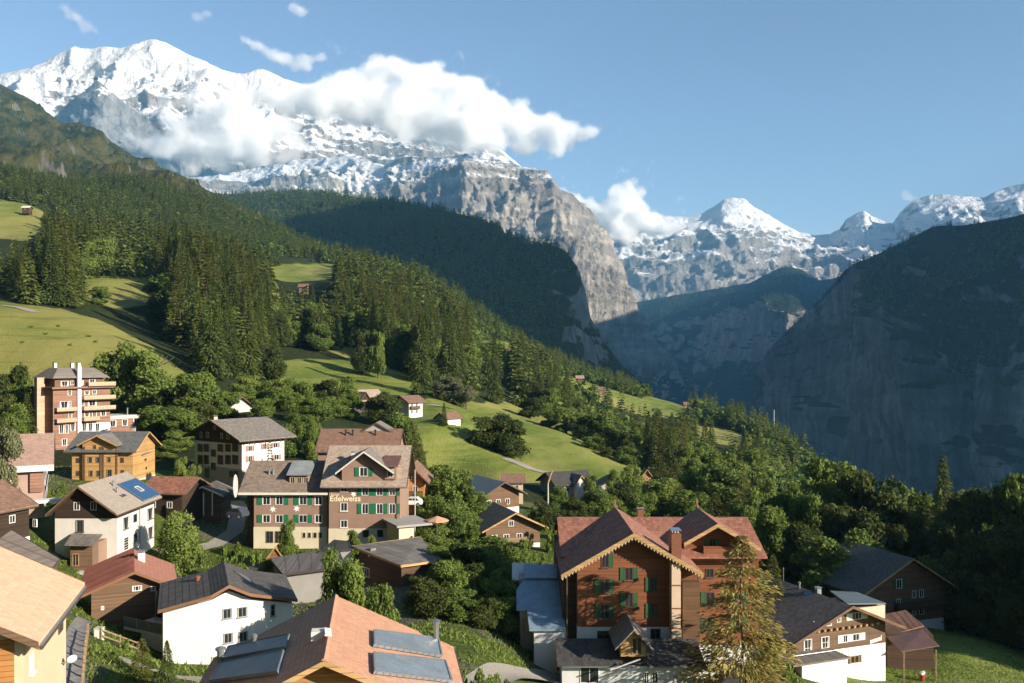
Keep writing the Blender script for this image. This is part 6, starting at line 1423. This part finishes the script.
def broad_arrays(n, seed, nl=14, leaf=.05, aspect=1.0, lo=.16, flat=1.0):
    """Unit-height broadleaf crown: leaf clumps on overlapping lobes. Width about aspect."""
    g = np.random.default_rng(seed); P = []; Rl = []
    for i in range(nl):
        u = g.random(); zc = lo+.12+(1-lo-.27)*u; rr = .5*aspect*np.sqrt(max(.06, 1-((zc-.52)/.52)**2))
        a = i*2.4+g.random(); q = rr*(.25+.45*g.random())
        P.append((q*math.cos(a), q*math.sin(a), zc)); Rl.append((.13+.09*g.random())*(.6+.4*aspect)*(1.05-.35*u))
    P = np.array(P); Rl = np.array(Rl); w_ = Rl**2/np.sum(Rl**2); k = g.choice(nl, n, p=w_)
    d = g.normal(size=(n, 3)); d[:, 2] = d[:, 2]*.9+.15; d /= np.linalg.norm(d, axis=-1, keepdims=True)
    bump = 1+.22*np.sin(d[:, 0]*7+k*3.1)*np.sin(d[:, 1]*6+k)+.12*g.normal(size=n)
    r = Rl[k]*bump*(.55+.45*g.random(n)**.4)
    c = P[k]+d*r[:, None]*np.array([1, 1, .88*flat])
    nrm = d+.7*g.normal(size=(n, 3)); nrm /= np.linalg.norm(nrm, axis=-1, keepdims=True)
    t = np.cross(nrm, g.normal(size=(n, 3))); t /= np.linalg.norm(t, axis=-1, keepdims=True); b_ = np.cross(nrm, t)
    s = leaf*(.6+.8*g.random(n))[:, None]
    V = np.stack([c-t*s*.62, c-b_*s*.42, c+t*s*.62, c+b_*s*.42], 1)
    tint = np.clip(.5+.12*(g.random(nl)[k]-.5)*4+.2*g.normal(size=n), 0, 1)
    return V.reshape(-1, 3), np.repeat(tint, 4)
def leaf_mesh(name, V, tint, mat):
    me = raw_mesh(name, V, np.arange(len(V)).reshape(-1, 4))
    a = me.attributes.new('tint', 'FLOAT', 'POINT'); a.data.foreach_set('value', tint.astype(np.float32)); me.materials.append(mat); return me
def trunk_mesh(seed, r=.018, h=.9, limbs=0, lo=.25, spread=.25, bend=.02):
    g = random.Random(seed); bm = bmesh.new(); p = Vector((0, 0, -.05)); n = 6
    for i in range(n):
        q = Vector((g.uniform(-bend, bend), g.uniform(-bend, bend), h*(i+1)/n)); tube(bm, p, q, r*(1-i/n*.85)*(1.25 if i == 0 else 1), r*(1-(i+1)/n*.85), 7)
        if limbs and i >= 1:
            for _ in range(limbs):
                a = g.uniform(0, math.tau); e = q+Vector((math.cos(a)*spread*g.uniform(.6, 1.1), math.sin(a)*spread*g.uniform(.6, 1.1), g.uniform(.08, .22))); m_ = q.lerp(e, .5)+Vector((0, 0, -.02))
                tube(bm, q, m_, r*.45*(1-i/n*.5), r*.3, 5); tube(bm, m_, e, r*.3, r*.1, 5)
        p = q
    return tomesh('trunk', bm, M['bark'], smooth=True)
CON = [leaf_mesh('crown', *conifer_arrays(3000, 100+i, slim=.125+.02*(i % 3), droop=.4+.15*(i % 2), spray=.042, layers=30), LM['spruce']) for i in range(5)]
CONL = [leaf_mesh('crown', *conifer_arrays(1500, 120+i, slim=.19, droop=.2, power=.7), LM['light']) for i in range(2)]
LAR = [leaf_mesh('crown', *conifer_arrays(10500, 131, slim=.33, droop=.3, spray=.035, tipw=.42, layers=13, lo=.08, power=.6, hollow=.1), LM['larch'])]
BRO = {k: [leaf_mesh('crown', *broad_arrays(12000, 140+i*7+j, nl=16+3*i, aspect=(.78, .95, .66)[i % 3], leaf=.031, lo=.03), LM[k]) for i in range(3)] for j, k in enumerate(('broad', 'fresh', 'darkb', 'pale'))}
SHR = {k: [leaf_mesh('foliage', *broad_arrays(1500, 180+j, nl=9, aspect=1.5, leaf=.09, lo=-.05), LM[k])] for j, k in enumerate(('broad', 'fresh', 'darkb'))}
TC = [trunk_mesh(i, .012, .97) for i in range(2)]; TB = [trunk_mesh(10+i, .022, .72, 3) for i in range(3)]; TL = trunk_mesh(31, .011, .97, 0, bend=.010)
TREES = 0
def tree(kind, X, Y, h, label, group, wpx=None, zoff=0.0, name=None):
    """A tree > trunk, crown."""
    global TREES
    TREES += 1; i = TREES
    z = float(gz(X, Y))-.1+zoff
    if kind == 'spruce': cm, tm, nm, asp = CON[i % 5], TC[i % 2], 'spruce', .27
    elif kind == 'light': cm, tm, nm, asp = CONL[i % 2], TC[i % 2], 'conifer', .36
    elif kind == 'larch': cm, tm, nm, asp = LAR[0], TL, 'larch', .46
    elif kind.startswith('shrub'): cm, tm, nm, asp = SHR[kind[6:] or 'broad'][0], None, 'shrub', 1.5
    else: j = i % 3; cm, tm, nm, asp = BRO[kind][j], TB[j], 'broadleaf_tree', (.75, .95, .62)[j]
    rt = link(bpy.data.objects.new(name or nm, None)); rt.empty_display_size = .3; rt.location = (X, Y, z); rt.rotation_euler = (0, 0, (i*2.399) % math.tau)
    sx = h if wpx is None else max(.45, min(2.0, (wpx*Y/F)/(h*asp)))*h
    rt.scale = (sx, sx, h); props(rt, label, 'shrub' if nm == 'shrub' else 'tree', group)
    if tm: link(bpy.data.objects.new('trunk', tm), rt)
    link(bpy.data.objects.new(cm.name.split('.')[0], cm), rt)
    return rt
def vtree(kind, px, ptop, Y, wpx, label, group=None, hmin=1.0):
    X = (px-CX)*Y/F; h = max(hmin, (Zat(ptop, Y)-float(gz(X, Y)))*(1.07 if kind in BRO else 1.0)); return tree(kind, X, Y, h, label, group, wpx)
# trees of the village and its edge: (kind, px, top row, depth, width in px, label, group)
VT = [
 ('broad',345,549,80,66,'tall leafy tree standing in front of the grey roofed outbuildings',None),
 ('fresh',378,587,74,38,'smaller bright leafy tree just right of the tall leafy tree, above the solar roof',None),
 ('larch',742,534,80,92,'tall sparse olive-brown larch in front of the right gable of the large chalet hotel',None),
 ('light',773,553,112,32,'small light green conifer between the large chalet hotel and the dark roofed chalet',None),
 ('light',142,637,66,26,'small dense green conifer on the lawn at the foot of the white house',None),
 ('spruce',167,639,66,22,'thin sparse little spruce at the left corner of the white house',None),
 ('broad',128,343,245,66,'big leafy tree directly behind the tall balconied hotel',None),
 ('fresh',152,352,238,50,'pale green leafy tree right of the tree behind the tall hotel',None),
 ('broad',197,374,225,56,'bushy rounded tree uphill of the large white and timber chalet',None),
] + [('broad' if i % 3 else 'darkb',p,t,y,w_,'leafy tree in the thicket between the tall hotel and the large timber gabled chalet','thicket right of the tall hotel') for i, (p,t,y,w_) in enumerate(((172,385,228,46),(160,405,212,44),(182,412,206,44),(150,395,232,40),(178,432,196,36),(166,440,190,34),(205,400,214,36),(188,395,222,36)))] \
+ [('fresh' if i % 4 == 1 else 'broad',p,t,y,w_,'leafy tree in the belt above the grey roof of the timber gabled chalet','tree belt above the large chalet') for i, (p,t,y,w_) in enumerate(((226,392,226,34),(240,384,246,36),(262,398,222,36),(282,388,240,42),(300,378,252,44),(272,380,262,36),(316,398,222,40),(300,412,206,36),(288,424,190,28),(250,375,270,40),(312,420,190,28),(232,408,228,26)))] \
+ [('broad' if i else 'darkb',p,t,y,w_,'rounded leafy tree in the clump left of the dark farmhouse','clump left of the dark farmhouse') for i, (p,t,y,w_) in enumerate(((322,380,285,38),(342,376,292,42),(334,396,270,36),(352,393,275,26)))] \
+ [('darkb',384,391,272,52,'large dark leafy tree covering the front of the dark farmhouse',None),('broad',398,412,222,40,'leafy tree below the dark farmhouse, behind the mauve hotel roof',None),('light',412,424,186,40,'yellowish drooping tree beside the right end of the mauve hotel roof',None),
 ('broad',398,440,176,30,'low leafy tree squeezed behind the right gable end of the mauve hotel',None),
 ('darkb',486,416,262,36,'left one of two round dark trees on the meadow',None),('darkb',508,415,262,44,'right one of two round dark trees on the meadow',None),
 ('spruce',444,402,266,9,'lone slim dark conifer beside the small white gabled barn',None),
 ('pale',448,376,345,36,'pale whitish leafy tree at the upper end of the meadow',None),('pale',466,382,340,24,'narrow pale leafy tree right of the pale whitish tree',None),
 ('spruce',262,455,156,7,'short cypress-like conifer at the sunny wall of the large timber gabled chalet',None),('light',270,439,157,14,'taller cypress-like conifer at the sunny wall of the large timber gabled chalet',None),
 ('fresh',182,456,152,20,'small round-headed tree on the lawn behind the red-brown roofed low house',None),('fresh',194,465,148,16,'second smaller round-headed tree on the lawn by the low wooden cabin',None),
 ('fresh',180,513,118,40,'leafy garden tree beside the solar panel house',None),('light',165,520,122,22,'yellow-green shrubby tree close to the wall of the solar panel house',None),
 ('fresh',289,520,122,22,'slender young tree in front of the cream base of the low mauve wing',None),('fresh',355,530,123,16,'young shrub tree at the cream base of the gabled mauve hotel',None),('fresh',372,534,123,12,'second young shrub tree at the cream base of the gabled mauve hotel',None),
 ('pale',4,430,112,40,'pale leafy branches of a tree rising over the pink roof at the left edge',None),
 ('light',27,392,205,22,'yellowish pointed conifer left of the tall balconied hotel',None)] \
+ [('broad' if i % 2 else 'darkb',p,t,y,w_,'leafy tree in the group left of the tall balconied hotel','trees left of the tall hotel') for i, (p,t,y,w_) in enumerate(((8,366,235,40),(20,378,226,34),(4,392,212,34),(14,405,200,34),(2,415,190,30)))] \
+ [('fresh' if i % 3 == 0 else 'broad',p,t,y,w_,'leafy tree in the garden belt between the mauve hotel and the dark chalets','garden trees in the village centre') for i, (p,t,y,w_) in enumerate(((434,465,162,44),(454,471,152,48),(447,496,142,52),(430,519,132,42),(462,511,136,44),(425,491,150,34),(476,493,150,34),(440,536,122,48),(468,541,116,52),(492,547,110,48),(455,563,104,54),(482,581,98,48),(500,536,125,38),(420,543,118,38),(515,539,118,38)))] \
+ [('spruce',470,478,150,18,'dark pointed conifer standing among the garden trees in the village centre',None)] \
+ [('darkb' if i % 2 else 'broad',p,t,y,w_,'leafy tree screening the houses behind the red-brown hotel','screen of trees behind the large chalet hotel') for i, (p,t,y,w_) in enumerate(((556,487,186,30),(575,496,178,36),(598,489,190,36),(622,484,196,38),(640,488,188,36),(545,500,160,28),(610,500,168,40),(566,508,150,28),(662,478,205,44)))] \
+ [('fresh',p,t,y,w_,'thin birch-like tree in front of the pale half hidden house','birch-like trees by the pale house') for p,t,y,w_ in ((592,474,206,22),(616,470,208,24),(632,466,212,26))] \
+ [('broad' if i % 3 else 'light',p,t,y,w_,'tall leafy tree in the wood rising behind the large chalet hotel','wood behind the large chalet hotel') for i, (p,t,y,w_) in enumerate(((676,462,250,52),(700,470,236,44),(722,464,232,52),(742,472,222,44),(762,478,205,44),(690,490,190,44),(715,492,180,44),(745,496,172,44),(770,505,160,40),(660,455,280,40),(728,455,270,44),(784,490,180,40)))] \
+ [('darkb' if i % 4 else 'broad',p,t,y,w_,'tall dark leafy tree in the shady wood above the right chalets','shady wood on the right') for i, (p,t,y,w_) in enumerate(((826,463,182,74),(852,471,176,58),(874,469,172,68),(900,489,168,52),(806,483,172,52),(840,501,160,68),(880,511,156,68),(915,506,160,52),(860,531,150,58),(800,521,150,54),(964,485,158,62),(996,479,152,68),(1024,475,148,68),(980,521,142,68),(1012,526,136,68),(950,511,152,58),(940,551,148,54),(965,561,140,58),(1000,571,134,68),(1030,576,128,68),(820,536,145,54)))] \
+ [('spruce',943,455,166,44,'tall dark spruce rising above the shady wood on the right',None),('spruce',925,490,170,30,'lower dark spruce left of the tall spruce in the shady wood',None)] \
+ [('broad' if i % 2 else 'darkb',p,t,y,w_,'rounded leafy tree in the row along the lower edge of the long meadow','tree row along the long meadow') for i, (p,t,y,w_) in enumerate(((548,414,352,34),(566,408,350,38),(584,416,338,36),(602,410,336,38),(618,428,318,34),(592,436,310,36),(574,436,322,28),(560,428,332,26),(606,446,300,30),(628,446,300,28),(530,398,380,28)))]
VT += [('fresh',104,238,540,42,'large pale green leafy tree on the upper meadow above the forest crest',None),('fresh',72,254,520,22,'small round pale tree at the left of the upper meadow',None),
 ('broad',100,287,440,24,'rounded dark green tree at the lower edge of the upper meadow',None),('fresh',210,240,640,22,'round-headed leafy tree among the spruces on the crest',None),
 ('darkb',362,328,375,24,'leafy tree at the top edge of the middle meadow, left of a pale one',None),('fresh',378,330,372,20,'pale leafy tree at the top edge of the middle meadow',None)]
VT += [('spruce',x_,266,520,9,'small conifer under the large pale tree on the upper meadow','small conifers under the large pale tree') for x_ in (84, 97, 113)]
VT += [('broad' if i % 2 else 'darkb',p,t,y,w_,'tall leafy tree just past the right edge of the picture','trees past the right edge') for i, (p,t,y,w_) in enumerate(((1062,490,140,70),(1075,520,128,70),(1100,480,150,80),(1110,520,120,70),(1150,490,135,80),(1190,480,125,80),(1140,530,110,70)))]
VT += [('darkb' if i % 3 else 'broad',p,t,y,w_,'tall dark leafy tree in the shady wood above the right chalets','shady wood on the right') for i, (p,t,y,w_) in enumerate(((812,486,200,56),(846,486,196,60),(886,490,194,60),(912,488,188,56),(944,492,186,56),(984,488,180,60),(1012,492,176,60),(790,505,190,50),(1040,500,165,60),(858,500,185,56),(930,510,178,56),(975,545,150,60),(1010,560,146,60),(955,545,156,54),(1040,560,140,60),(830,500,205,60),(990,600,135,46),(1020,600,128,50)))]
for t in VT: vtree(*t)
for X, Y, h in ((91,104,19),(100,101,20),(97,112,20),(84,110,19),(108,108,21),(90,118,20),(104,120,20),(76,120,17),(78,128,19),(92,130,20),(112,98,20),(120,112,20)):
    tree('darkb' if h % 2 else 'broad', X, Y, h+8, 'tall leafy tree just past the right edge of the picture', 'trees past the right edge', wpx=12*F/Y)
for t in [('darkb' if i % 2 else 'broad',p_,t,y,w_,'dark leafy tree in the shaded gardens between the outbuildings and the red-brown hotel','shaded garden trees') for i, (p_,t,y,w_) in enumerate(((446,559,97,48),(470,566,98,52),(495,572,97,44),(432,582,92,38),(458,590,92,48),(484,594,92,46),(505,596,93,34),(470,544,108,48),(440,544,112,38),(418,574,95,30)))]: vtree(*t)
# shrubs and hedges
SH = [('shrub_broad',p,t,y,w_,'low green shrub in the gardens below the mauve hotel','shrubs below the mauve hotel') for p,t,y,w_ in ((232,536,116,26),(246,548,112,26),(262,545,113,20),(225,552,108,22),(240,560,106,26),(255,570,102,24),(275,585,98,20))] \
 + [('shrub_darkb',p,t,y,w_,'dark bush on the bank right of the grey outbuilding','bank right of the grey outbuilding') for p,t,y,w_ in ((416,535,121,26),(430,548,114,28),(442,560,108,26),(408,545,120,18))] \
 + [('shrub_fresh',p,t,y,w_,'bright green bush on the bank at the bottom edge, centre','bushes at the bottom edge') for p,t,y,w_ in ((460,660,66,26),(478,664,66,26),(496,668,67,24),(470,672,62,26),(488,676,62,26),(510,674,68,18))] \
 + [('shrub_fresh',p,t,y,w_,'bush on the slope in front of the brown chalet with white shutters','bushes before the brown chalet') for p,t,y,w_ in ((770,640,92,30),(785,655,92,26),(765,662,86,28),(790,668,88,22),(752,655,84,24),(776,672,83,26),(800,675,88,18))] \
 + [('shrub_broad',p,t,y,w_,'garden shrub around the dark chalets in the centre','shrubs around the centre chalets') for p,t,y,w_ in ((528,535,128,20),(540,548,120,22),(545,560,112,18),(500,540,134,20),(480,548,130,20),(535,500,160,18),(550,522,140,18),(505,560,112,22))] \
 + [('shrub_fresh',p,t,y,w_,'small shrub on the lawn by the paver path','shrubs on the lawn') for p,t,y,w_ in ((115,650,69,12),(92,625,80,8),(100,626,80,6),(125,636,76,9))] \
 + [('shrub_broad',p,t,y,w_,'shrub behind the house with the pink roof','shrubs by the pink roofed house') for p,t,y,w_ in ((60,478,140,16),(55,485,132,12),(170,495,150,14),(62,572,112,14),(50,575,108,14))]
SH += [('shrub_broad',p,t,y,w_,'small bush on the open left meadow','bushes on the left meadow') for p,t,y,w_ in ((30,330,322,8),(46,336,316,7),(58,328,326,6),(88,334,318,9),(96,340,312,7),(22,344,305,6),(118,350,305,8),(70,345,305,6))]
for t in SH: vtree(*t, hmin=.9)

# the forest on the slope
g = np.random.default_rng(99)
def forest_points(sp, y0, y1):
    ys = np.arange(y0, y1, sp); P = []
    for y in ys:
        xs = np.arange((-70-CX)*y/F, (1000-CX)*y/F, sp); P.append(np.stack([xs, np.full(len(xs), y)], -1))
    P = np.concatenate(P); P = P+g.uniform(-.5, .5, P.shape)*sp*.95; return P
P = forest_points(6.9, 288, 1400); q_ = CX+F*P[:, 0]/P[:, 1]; P = P[q_ < 480]
P2 = forest_points(5.0, 288, 1150); q_ = CX+F*P2[:, 0]/P2[:, 1]; P = np.concatenate([P, P2[q_ >= 480]])
zg = gz(P[:, 0], P[:, 1]); px = CX+F*P[:, 0]/P[:, 1]; py = HY-F*zg/P[:, 1]
keep = ~meadow_mask(px, py, P[:, 1])
# a little ragged margin and free-standing clumps
bound = np.where(px < 195, 400, np.where(px < 430, 402, 492))
keep &= (py < bound) & (px < 850)
keep &= ~((P[:, 1] < 340) & (px < 440) & (py > 380))
dens = fbm(P[:, 0]/60, P[:, 1]/60, P[:, 0]*0, 3, 44); keep &= ~((dens < .44) & (g.random(len(P)) < .75))
keep &= g.random(len(P)) < np.where(P[:, 1] > 700, .8, .95)
# keep what the slope does not hide
binx = np.clip(((px+80)/4).astype(int), 0, 300); order = np.argsort(P[:, 1]); hor = np.full(301, 1e9)
gy = np.arange(30, 1500, 6.0); gpx = np.arange(-80, 1124, 4.0)+2
GX, GY = np.meshgrid(gpx, gy); GP_ = HY-F*gz((GX-CX)*GY/F, GY)/GY; cm_ = np.minimum.accumulate(GP_, 0)
P_h = np.where(g.random(len(P)) < .2, 1.2, 1.0)
hh = (15+16*g.random(len(P))+9*fbm(P[:, 0]/90, P[:, 1]/90, P[:, 0]*0, 3, 45)-3)*np.where(P[:, 1] > 750, .78, np.where(P[:, 1] < 520, 1.3, 1.1))
iy = np.clip(((P[:, 1]-30)/6).astype(int)-2, 0, len(gy)-1)
keep &= (HY-F*(zg+hh)/P[:, 1]) < cm_[iy, np.clip(binx, 0, len(gpx)-1)]+.5
hh *= np.interp(px, [430, 520, 620, 820], [1, .74, .58, .55])
def hides_meadow(px, py, Y):
    r = np.zeros(np.shape(px), bool)
    for poly, y0, y1 in MEADOWS[:6]: r |= inpoly(px, py, poly) & (Y < y1)
    return r
for fr_ in (.2, .4, .55, .7, .85, 1.0):
    keep &= ~(hides_meadow(px, py-fr_*hh*F/P[:, 1], P[:, 1]) & (g.random(len(P)) < .94))
for poly, y0, y1 in MEADOWS[6:]:
    for fr_ in (.3, .6, .9): keep &= ~(inpoly(px, py-fr_*hh*F/P[:, 1], poly) & (P[:, 1] < y1) & (g.random(len(P)) < .8))
idx = np.where(keep)[0]
pb = np.interp(px[idx], [200, 430, 560, 800], [.2, .3, .55, .6])+.25*(fbm(P[idx, 0]/45, P[idx, 1]/45, P[idx, 0]*0, 3, 46)-.5)*2
isb = g.random(len(idx)) < pb
hb = hh.copy(); hb[idx[isb]] *= .62
app = hb[idx]/P[idx, 1]
def zone(x, y):
    if x < 110: return 'spruces above the left meadow' if y < 620 else 'spruces high on the left slope'
    if x < 255: return 'dense forest block right of the left meadow' if y < 560 else 'spruces high above the forest block'
    if x < 440: return 'forest edge above the middle meadow' if y < 520 else 'forest under the dark wooded hill'
    if x < 560: return 'mixed forest above the two round trees'
    return 'mixed forest running down to the valley'
ZL = {'spruces above the left meadow': 'in the stand above the crest of the left meadow', 'spruces high on the left slope': 'on the high slope at the far left', 'dense forest block right of the left meadow': 'in the dense forest block right of the left meadow',
 'spruces high above the forest block': 'in the high forest behind the dense block', 'forest edge above the middle meadow': 'at the forest edge above the middle meadow', 'forest under the dark wooded hill': 'in the forest below the dark wooded hill',
 'mixed forest above the two round trees': 'in the mixed forest above the two round meadow trees', 'mixed forest running down to the valley': 'in the mixed forest running down towards the valley'}
ci, bi = idx[~isb], idx[isb]
ci = ci[np.argsort(-hb[ci]/P[ci, 1])]; bi = bi[np.argsort(-hb[bi]/P[bi, 1])]
NC, NB_ = 282, 145
for j in ci[:NC]:
    zn = zone(px[j], P[j, 1]); k = 'light' if g.random() < .24 else 'spruce'
    tree(k, P[j, 0], P[j, 1], hb[j], ('dark spruce ' if k == 'spruce' else 'lighter yellow-green conifer ')+ZL[zn], zn+(' (lighter conifers)' if k == 'light' else ' (spruces)'))
for j in bi[:NB_]:
    zn = zone(px[j], P[j, 1]); tree(('broad', 'broad', 'fresh', 'darkb')[int(g.integers(4))], P[j, 0], P[j, 1], hb[j], 'leafy tree '+ZL[zn], zn+' (leafy trees)', wpx=hb[j]*.85*F/P[j, 1])
def mass(name, protos, pos, hs, ws, mats, zpos=None):
    """Thousands of far trees as one mesh."""
    Vs, Ts = [], []
    for q in range(len(pos)):
        V, t = protos[q % len(protos)]; a = g.random()*math.tau; c, s = math.cos(a), math.sin(a)
        W = np.empty_like(V); W[:, 0] = (V[:, 0]*c-V[:, 1]*s)*ws[q]+pos[q, 0]; W[:, 1] = (V[:, 0]*s+V[:, 1]*c)*ws[q]+pos[q, 1]; W[:, 2] = V[:, 2]*hs[q]+pos[q, 2]
        Vs.append(W); Ts.append(np.clip(t+(g.random()-.5)*.55, 0, 1))
    me = leaf_mesh(name, np.concatenate(Vs), np.concatenate(Ts), mats)
    return props(link(bpy.data.objects.new(name, me)), kind='stuff')
lo_c = [conifer_arrays(200, 300+i, slim=.15, spray=.13, tipw=.55, layers=12, droop=.4) for i in range(6)]
lo_b = [broad_arrays(190, 320+i, nl=8, leaf=.17, aspect=.95, lo=.0) for i in range(6)]
c2_ = ci[NC:]; b2_ = bi[NB_:]
mass('spruce_forest', lo_c, np.stack([P[c2_, 0], P[c2_, 1], zg[c2_]-.3], -1), hb[c2_], hb[c2_]*(1.0+.3*g.random(len(c2_))), LM['spruce'])
mass('broadleaf_forest', lo_b, np.stack([P[b2_, 0], P[b2_, 1], zg[b2_]-.6], -1), hb[b2_], hb[b2_]*1.05, LM['broad'])
# woods on the dark hill, the alp's foot and the far flank
def surf_points(PS, n, nzmin, rows):
    A = PS[rows[0]:rows[1]]; a, b_, c = A[:-1, :-1], A[:-1, 1:], A[1:, :-1]
    N = np.cross(b_-a, c-a); ar = np.linalg.norm(N, axis=-1); nz_ = np.abs(N[..., 2])/np.maximum(ar, 1e-9); w_ = ar*(nz_ > nzmin); w_ = (w_/w_.sum()).reshape(-1)
    k = g.choice(len(w_), n, p=w_); u, v = g.random((2, n)); f = u+v > 1; u[f], v[f] = 1-u[f], 1-v[f]
    return (a.reshape(-1, 3)[k]+(b_-a).reshape(-1, 3)[k]*u[:, None]+(c-a).reshape(-1, 3)[k]*v[:, None])
vlo = [conifer_arrays(34, 340+i, slim=.17, spray=.30, tipw=.7, layers=7, droop=.4) for i in range(6)]
for PS, n, nm, r1 in ((PB, 13000, .35, 118), (PR, 6000, .5, 70), (PV, 5000, .6, 110)):
    q = surf_points(PS, n, nm, (10, r1)); pxq = CX+F*q[:, 0]/q[:, 1]; pyq = HY-F*q[:, 2]/q[:, 1]; q = q[(pxq > -60) & (pxq < 1090) & ~((PS is PB) & (pxq > 552) & (pyq > 258) & (g.random(n) < .8))]; q[:, 2] -= 1
    h_ = 16+11*g.random(len(q)); mass('hill_forest', vlo, q, h_, h_*1.15, LM['spruce'])

# grass tufts on the lawns and verges near the houses
def grass():
    n = 60000; Y = 50+120*g.random(n)**1.3; pxg = -20+1080*g.random(n); X = (pxg-CX)*Y/F
    ok = np.ones(n, bool)
    for inv, xa, xb, ya, yb in FOOT:
        m3 = np.array(inv); lx = m3[0, 0]*X+m3[0, 1]*Y+m3[0, 3]; ly = m3[1, 0]*X+m3[1, 1]*Y+m3[1, 3]; ok &= ~((lx > xa+.8) & (lx < xb-.8) & (ly > ya+.8) & (ly < yb-.8))
    for A_, w_ in PATHS:
        d = np.min((X[:, None]-A_[None, :, 0])**2+(Y[:, None]-A_[None, :, 1])**2, 1); ok &= d > (w_*.55)**2
    ok &= fbm(X/5, Y/5, X*0, 3, 71) > .40
    X, Y = X[ok], Y[ok]; n = len(X); Z = gz(X, Y); V = []
    for k in range(3):
        a = g.random(n)*math.tau; h = (.10+.30*g.random(n)**2); w_ = .05+.06*g.random(n); ox, oy = .18*g.normal(size=(2, n)); lx, ly = h*.5*g.normal(size=(2, n))
        c = np.stack([X+ox, Y+oy, Z-.04], -1); s = np.stack([np.cos(a)*w_, np.sin(a)*w_, a*0], -1); t = np.stack([lx, ly, h], -1)
        V.append(np.stack([c-s, c+s, c+t+s*.25, c+t-s*.25], 1))
    V = np.concatenate(V); tint = np.repeat(g.random(len(V)), 4)
    me = leaf_mesh('grass', V.reshape(-1, 3), tint, LM['fresh']); props(link(bpy.data.objects.new('grass', me)), kind='stuff')
grass()
